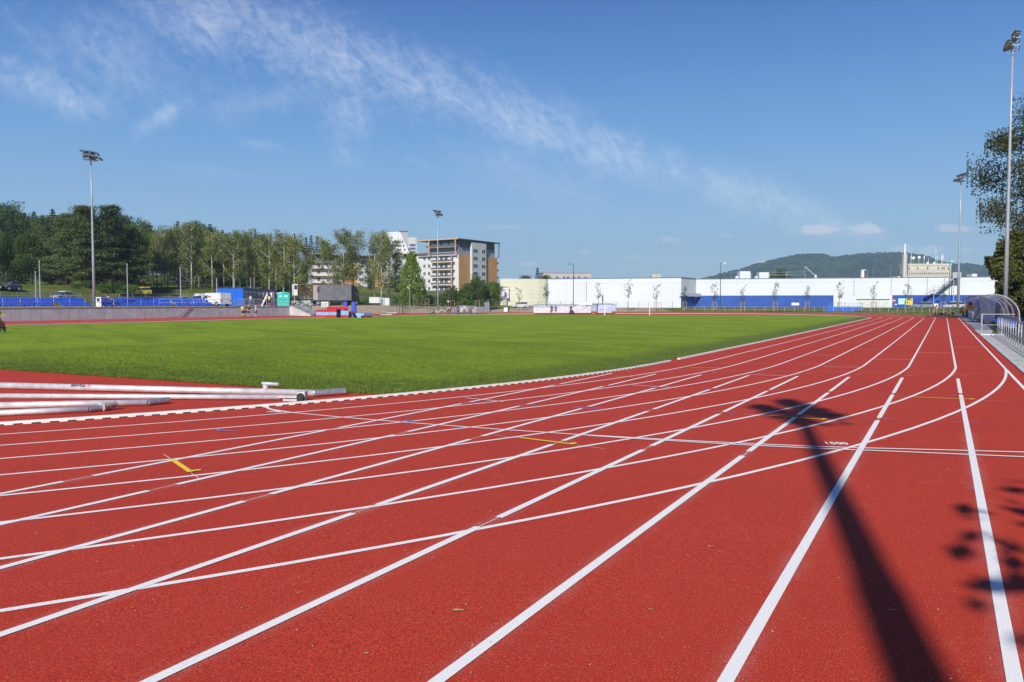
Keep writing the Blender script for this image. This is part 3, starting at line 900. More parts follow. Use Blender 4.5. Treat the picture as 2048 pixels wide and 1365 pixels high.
def tree(kind, h, seed, leaf=0.34, dens=1.0, name=None):
    """a tree h metres tall at the origin"""
    rng = np.random.default_rng(seed); r = random.Random(seed)
    nm = {'dec': 'broadleaf_tree', 'dark': 'broadleaf_tree', 'birch': 'birch_tree', 'pine': 'pine_tree', 'spruce': 'spruce_tree', 'cone': 'conical_tree', 'sap': 'sapling', 'bush': 'shrub', 'big': 'broadleaf_tree'}[kind]
    root = empty(name or nm)
    root.empty_display_size = 1
    t = MB()
    if kind in ('dec', 'dark', 'big'):
        lm = L_DEC if kind == 'dec' else (L_DARK if kind == 'dark' else L_OLIVE)
        w = h * (0.30 if kind != 'big' else 0.42); z0 = h * (0.16 if kind != 'big' else 0.10)
        t.tube([(0, 0, -0.3), (0.02 * h, 0, h * 0.2), (0, 0.02 * h, h * 0.5), (0.02 * h, 0, h * 0.85)], [h * 0.022, h * 0.018, h * 0.011, h * 0.003], 8)
        n = int(46 * (1 if kind != 'big' else 4.6)); C = []
        while len(C) < n:
            p = rng.uniform(-1, 1, 3); q = np.linalg.norm(p)
            if q > 1 or q < 0.45: continue
            f = 0.72 + 0.28 * math.sin(3 * math.atan2(p[1], p[0]) + seed) * math.cos(2.2 * p[2] + seed)
            zz = z0 + (h - z0) * (0.5 + 0.5 * p[2])
            ww = w * f * (1.08 - 0.35 * max(0, p[2]))
            C.append((p[0] * ww, p[1] * ww, zz))
        C = np.array(C)
        for c in C[::3]:
            b0 = (0, 0, max(h * 0.14, c[2] * 0.62)); mid = (c[0] * 0.45, c[1] * 0.45, (b0[2] + c[2]) / 2 + 0.3)
            t.tube([b0, mid, tuple(c)], [h * 0.007, h * 0.004, h * 0.0015], 5)
        rad = rng.uniform(0.09, 0.16, len(C)) * h * (1 if kind != 'big' else 0.62)
        V = leafquads(clumps(rng, C, rad, int(150 * dens)), leaf, rng)
    elif kind == 'birch':
        lm = L_BIRCH
        bend = r.uniform(-0.03, 0.03) * h
        t.tube([(0, 0, -0.3), (bend * 0.3, 0, h * 0.3), (bend, 0, h * 0.6), (bend * 0.8, 0, h * 0.99)], [h * 0.0125, h * 0.010, h * 0.0065, h * 0.002], 7)
        P = []
        for i in range(26):
            a = r.uniform(0, 6.283); zb = h * r.uniform(0.22, 0.92); L = h * (0.20 - 0.11 * (zb / h)) * r.uniform(0.7, 1.35)
            b0 = Vector((bend * min(1, zb / h / 0.6), 0, zb)); b1 = b0 + Vector((math.cos(a) * L, math.sin(a) * L, L * r.uniform(0.7, 1.5)))
            b1.z = min(b1.z, h * 1.02)
            t.tube([b0, (b0 + b1) / 2 + Vector((0, 0, -0.15)), b1], [h * 0.0045, h * 0.003, h * 0.001], 5)
            for k in range(5):
                c = b0.lerp(b1, r.uniform(0.35, 1.05)); ln = r.uniform(0.06, 0.17) * h
                m_ = int(34 * dens)
                q = np.array(c) + np.stack([rng.normal(0, 0.33, m_), rng.normal(0, 0.33, m_), -rng.uniform(-0.1, 1, m_) * ln], 1)
                P.append(q)
        V = leafquads(np.concatenate(P), leaf * 0.8, rng, up=0.0)
    elif kind == 'pine':
        lm = L_PINE
        t.tube([(0, 0, -0.3), (0.1, 0.1, h * 0.4), (0, 0, h * 0.75), (0.1, 0, h * 0.98)], [h * 0.02, h * 0.016, h * 0.009, h * 0.002], 8)
        P = []
        for i in range(46):
            f = (i + r.random()) / 46; zb = h * (0.10 + 0.88 * f); a = i * 2.4 + r.uniform(-0.4, 0.4)
            L = h * (0.36 * (1 - f) ** 1.12 + 0.02) * r.uniform(0.35, 1.35)
            b0 = Vector((0, 0, zb)); b1 = b0 + Vector((math.cos(a) * L, math.sin(a) * L, L * (0.0 + 0.75 * f)))
            t.tube([b0, b1], [h * 0.005, h * 0.0015], 5)
            for k in range(5):
                c = np.array(b0.lerp(b1, 0.38 + 0.155 * k)) + rng.normal(0, 0.35, 3) * [1, 1, 0.3]
                m_ = int(74 * dens); R_ = h * 0.040 * r.uniform(0.7, 1.3)
                q = c + rng.normal(size=(m_, 3)) * R_ * [1.0, 1.0, 0.30]
                P.append(q)
        V = leafquads(np.concatenate(P), leaf * 0.95, rng, up=1.2, stretch=1.9, wid=0.22)
    elif kind == 'spruce':
        lm = L_SPR
        t.tube([(0, 0, -0.3), (0, 0, h * 0.5), (0, 0, h)], [h * 0.016, h * 0.01, h * 0.002], 7)
        P = []
        nw = 26
        for i in range(nw):
            f = (i + 0.3) / nw; zb = h * (0.06 + 0.93 * f); R_ = h * 0.19 * (1 - f) ** 0.85 + 0.12
            for k in range(8):
                a = k * 0.785 + i * 0.5 + r.uniform(-0.2, 0.2); L = R_ * r.uniform(0.75, 1.15)
                m_ = int(max(6, 26 * (1 - f) * dens)); u_ = rng.uniform(0.15, 1, m_) ** 0.7 * L
                q = np.stack([np.cos(a) * u_, np.sin(a) * u_, zb - 0.32 * u_ + 0.10 * u_ * u_ / max(L, 0.1)], 1) + rng.normal(size=(m_, 3)) * [0.16, 0.16, 0.10]
                P.append(q)
        V = leafquads(np.concatenate(P), leaf * 0.8, rng, up=0.6, stretch=1.7)
    elif kind == 'cone':
        lm = L_BRIGHT
        t.tube([(0, 0, -0.3), (0, 0, h * 0.5), (0, 0, h * 0.96)], [h * 0.018, h * 0.011, h * 0.002], 7)
        P = []
        for i in range(210):
            f = r.random() ** 0.9; zb = h * (0.05 + 0.93 * f); a = r.uniform(0, 6.283)
            R_ = h * 0.385 * min(1, (0.45 + 2.2 * f)) * (1 - f) ** 0.70 + 0.1
            c = np.array((math.cos(a) * R_ * r.uniform(0.55, 1), math.sin(a) * R_ * r.uniform(0.55, 1), zb))
            P.append(c + rng.normal(size=(int(60 * dens), 3)) * h * 0.026 * [1, 1, 1.2])
        V = leafquads(np.concatenate(P), leaf * 0.85, rng)
    elif kind == 'bush':
        lm = L_DEC
        t.tube([(0, 0, -0.2), (0.05, 0, h * 0.4), (0, 0.05, h * 0.8)], [h * 0.03, h * 0.02, h * 0.005], 6)
        C = []
        while len(C) < 34:
            p = rng.uniform(-1, 1, 3)
            if np.linalg.norm(p) > 1 or p[2] < -0.6: continue
            C.append((p[0] * h * 0.55, p[1] * h * 0.55, h * (0.48 + 0.48 * p[2])))
        V = leafquads(clumps(rng, np.array(C), rng.uniform(0.14, 0.24, 34) * h, int(110 * dens)), leaf * 0.8, rng)
    elif kind == 'sap':
        lm = L_DARK
        t.tube([(0, 0, -0.1), (0.02, 0, h * 0.45), (0.0, 0.03, h * 0.95)], [0.045, 0.03, 0.008], 6)
        P = []
        for i in range(15):
            a = i * 2.3 + r.uniform(-0.3, 0.3); zb = h * r.uniform(0.36, 0.86); L = h * r.uniform(0.08, 0.17)
            b0 = Vector((0, 0, zb)); b1 = b0 + Vector((math.cos(a) * L * 0.75, math.sin(a) * L * 0.75, L * 1.1))
            t.tube([b0, b1], [0.014, 0.005], 4)
            for k in range(3):
                P.append(np.array(b0.lerp(b1, r.uniform(0.4, 1.2))) + rng.normal(size=(4, 3)) * 0.17)
        V = leafquads(np.concatenate(P), 0.17, rng)
    bm_ = {'birch': BIRCHB, 'pine': PINEB}.get(kind, BARK)
    t.build('trunk', bm_, root, smooth_=True)
    quads_obj('crown', V, lm, root)
    return root


PROTO = {}
USED = set()


def plant(kind, var, px, top, d, label, cat, group=None, h=None, z=None, pos=None, name=None, hh=None):
    """one tree whose top stands at (px, top) of the photograph at distance d"""
    base_h = {'dec': 14, 'dark': 16, 'birch': 13, 'pine': 16, 'spruce': 18, 'cone': 12, 'bush': 5, 'sap': 5.6}[kind]
    key = (kind, var)
    if key not in PROTO:
        leaf = {'dec': 0.24, 'dark': 0.25, 'birch': 0.20, 'pine': 0.30, 'spruce': 0.36, 'cone': 0.27, 'bush': 0.26, 'sap': 0.2}[kind]
        PROTO[key] = tree(kind, base_h, 11 * var + len(kind), leaf, {'birch': 1.35, 'dec': 2.0, 'dark': 2.0}.get(kind, 1.25))
        o = PROTO[key]
    else:
        o = copytree(PROTO[key])
    p = at(px, top, d) if pos is None else pos
    g = hz(p.x, p.y) if z is None else z
    hgt = (p.z - g) if hh is None else hh
    o.location = (p.x, p.y, g)
    rr = random.Random(int(px * 7 + d))
    k = hgt / base_h
    wd = k * rr.uniform(0.92, 1.12)
    o.scale = (wd, wd, k); o.rotation_euler = (0, 0, rr.uniform(0, 6.283))
    tag(o, label, cat, group)
    return o


def planting():
    # big pines and broadleaf trees behind the left stands: (kind, variant, px, top, distance)
    front = [('dec', 0, 12, 470, 160), ('dec', 1, 60, 455, 152), ('pine', 0, 130, 428, 150), ('pine', 1, 168, 412, 147), ('pine', 2, 222, 411, 150),
             ('dec', 2, 262, 452, 158), ('pine', 0, 98, 452, 156), ('spruce', 0, 186, 424, 160), ('spruce', 1, 112, 432, 164), ('spruce', 0, 246, 436, 164), ('spruce', 1, 22, 420, 168), ('dec', 3, -40, 440, 150), ('pine', 1, 268, 460, 154)]
    nk = {}
    allr = sorted(front, key=lambda q: q[2])
    names = {'dec': 'broadleaf tree', 'dark': 'dark broadleaf tree', 'pine': 'spreading pine', 'spruce': 'dark spruce', 'birch': 'white-trunked birch'}
    cats = {'dec': 'tree', 'dark': 'tree', 'pine': 'pine', 'spruce': 'spruce', 'birch': 'birch', 'cone': 'tree', 'bush': 'shrub', 'sap': 'sapling'}
    for k, v, x, y, d in allr:
        nk[k] = nk.get(k, 0) + 1
        plant(k, v, x, y, d, '%s close behind the blue seats, %s of its kind from the left' % (names[k], ORD[nk[k] - 1]), cats[k], 'trees close behind the left stands')
    # wood on the slope behind
    back = []
    sk = [(-60, 400), (0, 404), (18, 408), (40, 424), (60, 432), (82, 434), (105, 426), (126, 436), (150, 428), (190, 432), (240, 432), (262, 447), (290, 441), (325, 447), (350, 449),
          (388, 444), (415, 455), (440, 470), (468, 466), (492, 474), (520, 470), (548, 480), (575, 483), (600, 480), (632, 480), (660, 484), (690, 480), (715, 486)]
    r = random.Random(9)
    for x, y in sk:
        back.append(('dec' if r.random() < 0.45 else 'dark', r.randrange(4), x + r.uniform(-5, 5), y + 2, r.uniform(225, 260)))
    back = [q for q in back if q[2] < 596]
    for i, x in enumerate(range(-50, 590, 27)):
        y = np.interp(x, [q[0] for q in sk], [q[1] for q in sk])
        back.append(('dark' if r.random() < 0.5 else 'dec', r.randrange(4), x + r.uniform(-8, 8), y + r.uniform(18, 52), r.uniform(188, 215)))
    for x, y in ((68, 421), (105, 416), (50, 424), (30, 418), (126, 424), (150, 420), (84, 428), (180, 418), (244, 430), (355, 440), (420, 446), (445, 458), (510, 456), (524, 470), (490, 462), (588, 466), (572, 486), (612, 473), (622, 469), (634, 471), (645, 479), (474, 470)):
        back.append(('spruce', r.randrange(2), x, y, r.uniform(235, 262) if x < 600 else 395))
    back.sort(key=lambda q: q[2])
    cnt = {}
    for k, v, x, y, d in back:
        cnt[k] = cnt.get(k, 0) + 1
        plant(k, v, x, y, d, '%s in the wood on the slope, %s of its kind from the left' % (names[k], ORD[cnt[k] - 1]), cats[k], 'trees of the wood on the slope')
    # row of birches
    bir = [(312, 470, 168), (321, 462, 165), (333, 455, 168), (355, 452, 172), (372, 446, 170), (381, 448, 166), (396, 452, 172), (409, 460, 176), (423, 463, 167), (434, 470, 175), (446, 468, 172), (458, 470, 176),
           (467, 461, 167), (479, 468, 175), (493, 460, 170), (507, 474, 178), (522, 480, 176), (537, 467, 168), (551, 480, 176), (565, 462, 167), (578, 478, 174), (588, 466, 165), (606, 485, 180), (655, 476, 175),
           (683, 462, 172), (706, 462, 174), (748, 474, 178), (762, 461, 172), (777, 468, 180), (791, 500, 184)]
    for i, (x, y, d) in enumerate(bir):
        plant('birch', i % 5, x, y, d, 'white-trunked birch, %s from the left of the birch row' % ORD[i], 'birch', 'birches in the row behind the terrace')
    # understorey
    und = [(x, np.interp(x, [300, 450, 600, 700, 790], [560, 562, 568, 575, 585]) + random.Random(x).uniform(-10, 6), 182 + (x * 7 % 13)) for x in range(-20, 800, 21) if not 600 < x < 690]
    und = [(x, y, d) for x, y, d in und if (x > 430 or x < 290) and x < 600]
    for i, (x, y, d) in enumerate(und):
        plant('bush', i % 3, x, y, d, 'low green shrub among the birch trunks, %s from the left' % ORD[i], 'shrub', 'shrubs under the birches')
    for i, (x, y, d) in enumerate(((44, 574, 142), (66, 566, 144), (92, 572, 141), (118, 562, 144), (150, 566, 142), (178, 560, 144), (206, 568, 142), (236, 562, 144), (260, 568, 143))):
        o = plant('bush', i % 3, x, y, d, 'dark undergrowth bush below the pines behind the seats, %s from the left' % ORD[i], 'shrub', 'bushes below the pines')
        o.scale[0] *= 1.5; o.scale[1] *= 1.2
    # shrubs and trees before the apartment house
    plant('cone', 0, 822, 508, 168, 'bright green cone-shaped tree left of the apartment house', 'tree')
    for i, (k, x, y, d, l) in enumerate((('dec', 953, 552, 180, 'round green tree before the orange wall of the apartment house'), ('dec', 978, 558, 184, 'green tree at the right corner of the apartment house'),
                                         ('dark', 935, 566, 176, 'small dark tree before the balconies'), ('dec', 993, 566, 178, 'bushy tree touching the cream store wall'),
                                         ('bush', 912, 572, 172, 'grey-green bush below the balconies'), ('bush', 858, 590, 172, 'small bush beside the cone-shaped tree'),
                                         ('bush', 882, 590, 176, 'low bush behind the middle light mast'), ('bush', 925, 596, 168, 'low bush behind the paving stacks'),
                                         ('bush', 960, 600, 168, 'low bush right of the workmen'), ('bush', 735, 598, 176, 'hedge bush behind the white trailer'), ('bush', 765, 596, 178, 'hedge bush right of the white trailer'),
                                         ('bush', 708, 590, 182, 'shrub at the foot of the far white house'), ('bush', 800, 590, 176, 'shrub at the left foot of the cone-shaped tree'))):
        plant(k, i % 3, x, y, d, l, cats[k])
    # trees peeping over the store roof
    for i, (k, v, x, y, d, l) in enumerate((('dec', 1, 1056, 545, 250, 'round tree top showing over the cream store roof'), ('spruce', 0, 1075, 534, 246, 'pointed tree top showing over the cream store roof'),
                                            ('dec', 2, 1090, 552, 250, 'low tree top at the end of the cream roof'), ('dec', 0, 1562, 540, 262, 'dark tree top between the roof railings'), ('dec', 3, 1545, 548, 264, 'small tree top left of the dark one on the roof line'))):
        plant(k, v, x, y, d, l, cats[k], z=0.0)


planting()


# large trees on the right of the straight
def bigtrees():
    lab = [((12.6, 95.0), 26, 'tall leafy tree behind the nearest light mast', 31),
           ((6.3, 83.5), 8.3, 'low olive tree crown overhanging the dugouts', 33),
           ((15.2, 58.0), 14, 'leafy tree at the right edge behind the dugouts', 35)]
    for (s, t_), h, l, sd in lab:
        o = tree('big', h, sd, 0.17, 3.2)
        o.location = (s, t_, 0); tag(o, l, 'tree', 'big trees on the right')
        if h < 9: o.children[-1].data.materials[0] = leafmat('golden_leaves', (0.36, 0.34, 0.045), (0.09, 0.10, 0.02), 0.5, 0.45)
    # their neighbours further along the path, mostly outside of the picture: they shade the apron
    for i, ((s, t_), h) in enumerate((((12.0, 40.0), 11), ((11.0, 22.0), 15), ((7.95, -8.0), 16))):
        o = tree('big' if i < 2 else 'dec', h, 41 + i, 0.3 if i < 2 else 0.22, 0.34 if i < 2 else 2.2)
        o.location = (s, t_, 0)
        tag(o, 'leafy tree beside the apron, %s one towards the camera' % ORD[i], 'tree', 'big trees on the right')


bigtrees()


# ------------------------------------------------------------------ floodlight masts
LAMPB = mat('lamp_housing', (0.06, 0.06, 0.065), 0.4, 0.3)
LAMPG = mat('lamp_lens', (0.55, 0.57, 0.6), 0.15, 0.2)


def mast(pos, top, label, facing, zb=0.0, seed=0, rz=0.0):
    h = top - zb
    root = empty('floodlight_mast', (pos[0], pos[1], zb), rz, label, 'light mast', 'tall floodlight masts')
    m = MB(); m.tube([(0, 0, 0), (0, 0, h * 0.33), (0, 0, h * 0.34), (0, 0, h * 0.66), (0, 0, h * 0.67), (0, 0, h - 0.5)], [q_ * (1.15 if seed == 5 else 0.78) for q_ in (0.23, 0.19, 0.175, 0.14, 0.125, 0.085)], 14)
    m.build('pole', GALV, root, smooth_=True)
    m = MB(); m.tube([(0, 0, -0.1), (0, 0, 0.05)], [0.42, 0.42], 12); m.build('base_plate', GALV, root)
    m = MB()
    for k, z in enumerate((h - 0.45, h - 1.05)):
        L = 1.05
        m.obox((0, -L, z), (0, L, z), 0.09, 0.09); m.obox((-0.45 * facing, -L * 0.8, z - 0.05), (-0.45 * facing, L * 0.8, z - 0.05), 0.06, 0.06)
        for y in (-L * 0.8, 0, L * 0.8): m.obox((0.15 * facing, y, z), (-0.45 * facing, y, z - 0.05), 0.05, 0.05)
    m.build('crossarm', GALV, root)
    r = random.Random(seed)
    for k, z in enumerate((h - 0.2, h - 0.85)):
        for j, y in enumerate((-1.02, -0.38, 0.30, 0.95) if k == 0 else (-0.85, -0.22, 0.36, 1.0)):
            f = empty('floodlight', (0.30 * facing * (1 if k else -0.6), y, z)); f.parent = root
            a = math.radians(30 + r.uniform(-14, 14)); b = r.uniform(-1.1, 1.1)
            M = Matrix.Rotation(b + (math.pi if facing < 0 else 0), 4, 'Z') @ Matrix.Rotation(a, 4, 'Y')
            q = MB(); q.prism([(-0.22, -0.04), (0.26, -0.07), (0.26, 0.07), (-0.05, 0.17), (-0.22, 0.10)], -0.23, 0.23, 'y'); q.build('housing', LAMPB, f, M=M)
            q = MB(); q.box(-0.20, 0.24, -0.20, 0.20, -0.085, -0.062); q.build('lens', LAMPG, f, M=M)
            q = MB(); q.obox((0, -0.33, 0.03), (0, -0.33, 0.30), 0.04, 0.02); q.obox((0, 0.33, 0.03), (0, 0.33, 0.30), 0.04, 0.02); q.obox((0, -0.34, 0.30), (0, 0.34, 0.30), 0.04, 0.02)
            q.build('bracket', GALV, f, M=M)
    return root


p = atz(188.5, 98, 0); mast((p.x, p.y), 20.4, 'tall grey floodlight mast between the two blocks of blue seats', 1, 1.42, 1)
p = atz(876, 160, 0); mast((p.x, p.y), 20.4, 'tall grey floodlight mast before the apartment house', 1, 0.1, 2)
p = atz(1916, 115, 0); mast((p.x, p.y), 20.4, 'tall grey floodlight mast at the far end of the straight', -1, 0.12, 3, 0.5)
mast((4.46, 77.5), 23.7, 'nearest floodlight mast, rising behind the dugouts at the right edge', -1, 0.0, 4)
mast((3.54, -13.2), 20.3, 'floodlight mast behind the viewer whose shadow crosses the track', -1, 0.0, 5, 0.5)

# ------------------------------------------------------------------ the retaining wall, steps and terrace
WS, WT = -91.3, 94.7
b = MB(); b.box(WS - 0.35, WS, -60, WT, -0.9, 1.36)
w = empty('retaining_wall', (0, 0, 0), 0, 'long grey concrete retaining wall under the left stands', 'wall')
b.build('wall', CONCD, w)
b = MB(); b.box(WS - 0.42, WS + 0.06, -60, WT + 0.05, 1.362, 1.43); b.build('coping', CONC, w)
b = MB()
for i in range(110):
    t_ = -30 + i * 1.13
    if t_ < WT: b.box(WS - 0.01, WS + 0.004, t_, t_ + 0.02, -0.8, 1.358)
b.build('panel_joints', mat('joint', (0.20, 0.19, 0.20), 0.9), w)
# flank wall going down with the steps
st = empty('stair_flank_wall', (0, 0, 0), 0, 'bright concrete wedge wall sloping down beside the steps', 'wall')
b = MB(); b.prism([(WS, -0.6), (WS + 4.3, -0.6), (WS + 4.3, 0.02), (WS + 0.1, 1.43), (WS, 1.43)], WT - 0.25, WT + 0.02, 'y'); b.build('wall', CONC, st)
sx = empty('stairs', (0, 0, 0), 0, 'concrete steps from the terrace down to the track', 'stairs')
b = MB()
for i in range(9): b.box(WS + i * 0.46, WS + (i + 1) * 0.46, WT + 0.03, WT + 3.2, -0.6, 1.40 - i * 0.155)
b.build('steps', CONC, sx)


def pipe_rail(name, pts, h, rails, label, post_every=2.0, cat='railing', group=None, r=0.024, m=None, posts=True):
    m = m or GALV
    P = [Vector(q) for q in pts]
    root = empty(name, P[0], 0, label, cat, group)
    O = P[0]
    q = MB()
    for z in rails:
        q.tube([v - O + Vector((0, 0, z)) for v in P], r, 6)
    q.build('rail', m, root, smooth_=True)
    n = 0; acc = 0.0
    L = sum((b_ - a_).length for a_, b_ in zip(P[:-1], P[1:])); cntp = max(1, int(round(L / post_every)))
    cnt2 = min(cntp, 99)
    for i in range(cnt2 + 1):
        x = L * i / cnt2
        for a_, b_ in zip(P[:-1], P[1:]):
            l_ = (b_ - a_).length
            if x <= l_ + 1e-6:
                v = a_.lerp(b_, min(1, x / l_)) - O; break
            x -= l_
        q = MB(); q.tube([v + Vector((0, 0, -0.05)), v + Vector((0, 0, h))], r * 1.15, 6)
        q.build('post', m, root, smooth_=True)
    return root


pipe_rail('railing', [(WS - 0.12, 20, 1.43), (WS - 0.12, 69.8, 1.43)], 1.0, (0.52, 1.0), 'grey pipe railing on the wall before the left block of seats', 1.9)
pipe_rail('railing', [(WS - 0.12, 70.6, 1.43), (WS - 0.12, WT - 0.3, 1.43)], 1.0, (0.52, 1.0), 'grey pipe railing on the wall before the site office', 1.9)
for tt, l in ((WT + 0.25, 'near'), (WT + 3.0, 'far')):
    pipe_rail('handrail', [(WS, tt, 1.42), (WS + 4.3, tt, 0.05)], 0.95, (0.5, 0.95), 'sloping steel handrail on the %s side of the steps' % l, 1.4)
    pipe_rail('handrail', [(WS + 4.35, tt, 0.0), (WS + 6.2, tt, 0.0)], 0.95, (0.5, 0.95), 'short level handrail at the foot of the %s side of the steps' % l, 0.95)

# ------------------------------------------------------------------ seats
SEATM = mat('blue_seat', (0.025, 0.14, 0.85), 0.42, var=0.12, scale=1.5)
SEATM2 = mat('bright_blue_seat', (0.04, 0.20, 0.75), 0.42, var=0.12, scale=1.5)


def seat_mesh(m, name):
    b = MB()
    # bucket: seat pan facing +x, back behind
    b.prism([(0.20, 0.10), (0.22, 0.14), (-0.10, 0.09), (-0.17, 0.14), (-0.24, 0.40), (-0.27, 0.40), (-0.21, 0.11), (-0.12, 0.04), (0.18, 0.06)], -0.19, 0.19, 'y')
    b.box(-0.12, 0.18, -0.205, -0.192, 0.06, 0.155); b.box(-0.12, 0.18, 0.192, 0.205, 0.06, 0.155)
    o = b.build(name, m); me = o.data; bpy.data.objects.remove(o)
    return me


SM1, SM2 = seat_mesh(SEATM, 'seat'), seat_mesh(SEATM2, 'seat')


def stand(name, base, rz, cols, rows, label, sm, pitch=0.52, missing=(), rise=0.33, depth=0.72, slope=0):
    root = empty(name, base, rz, label, 'seating stand', 'blocks of blue stadium seats')
    b = MB(); L = cols * pitch
    for k in range(rows):
        z = 0.12 + k * rise
        b.box(-k * depth - 0.45, -k * depth + 0.38, 0, L, z - 0.05, z)
        b.obox((-k * depth - 0.1, 0, z + 0.06), (-k * depth - 0.1, L, z + 0.06), 0.05, 0.05)
        for j in range(0, int(L / 1.9) + 1):
            b.obox((-k * depth - 0.1, j * 1.9 + 0.1, 0), (-k * depth - 0.1, j * 1.9 + 0.1, z + 0.04), 0.05, 0.05)
    b.build('frame', GALV, root)
    b = MB(); zr = 0.12 + (rows - 1) * rise; xr = -(rows - 1) * depth - 0.5
    for z in (0.55, 0.95): b.obox((xr, 0, zr + z), (xr, L, zr + z), 0.035, 0.035)
    for j in range(int(L / 1.9) + 1): b.obox((xr, j * 1.9, 0), (xr, j * 1.9, zr + 0.97), 0.045, 0.045)
    b.build('rear_railing', GALV, root)
    for k in range(rows):
        for c in range(cols):
            if (k, c) in missing or c + k * slope > cols: continue
            link('seat', sm, root, (-k * depth, (c + 0.5) * pitch, 0.12 + k * rise))
    return root


TL = atz(166, 95, 0).y
tl0 = gp(166, 614.6, 1.42).y
stand('seating_stand', (WS - 0.75, 61.4 - 33 * 0.52, 1.42), 0, 33, 3, 'blue seat block left of the light mast', SM1, missing={(0, 24), (0, 25)})
stand('seating_stand', (WS - 0.75, 62.9, 1.42), 0, 33, 3, 'blue seat block between the light mast and the white van', SM1, missing={(0, 20), (1, 20)})


# ------------------------------------------------------------------ people
def skinned(name, verts, edges, m, parent, levels=1):
    me = bpy.data.meshes.new(name)
    me.from_pydata([v[:3] for v in verts], edges, []); me.materials.append(m)
    o = link(name, me, parent)
    md = o.modifiers.new('skin', 'SKIN'); md.use_smooth_shade = True
    sv = me.skin_vertices[0].data if me.skin_vertices else None
    if sv is None:
        bpy.context.view_layer.objects.active = o
        bm = bmesh.new(); bm.from_mesh(me); bm.verts.layers.skin.verify(); bm.to_mesh(me); bm.free()
        sv = me.skin_vertices[0].data
    for i, v in enumerate(verts):
        r_ = v[3]; sv[i].radius = (r_, r_) if not isinstance(r_, tuple) else r_
        sv[i].use_root = (i == 0)
    sd = o.modifiers.new('subsurf', 'SUBSURF'); sd.levels = levels; sd.render_levels = levels
    return o


CLOTH = {}


def cloth(c):
    k = 'cloth_%d_%d_%d' % tuple(int(x * 100) for x in c)
    return mat(k, c, 0.85, var=0.12, scale=6)


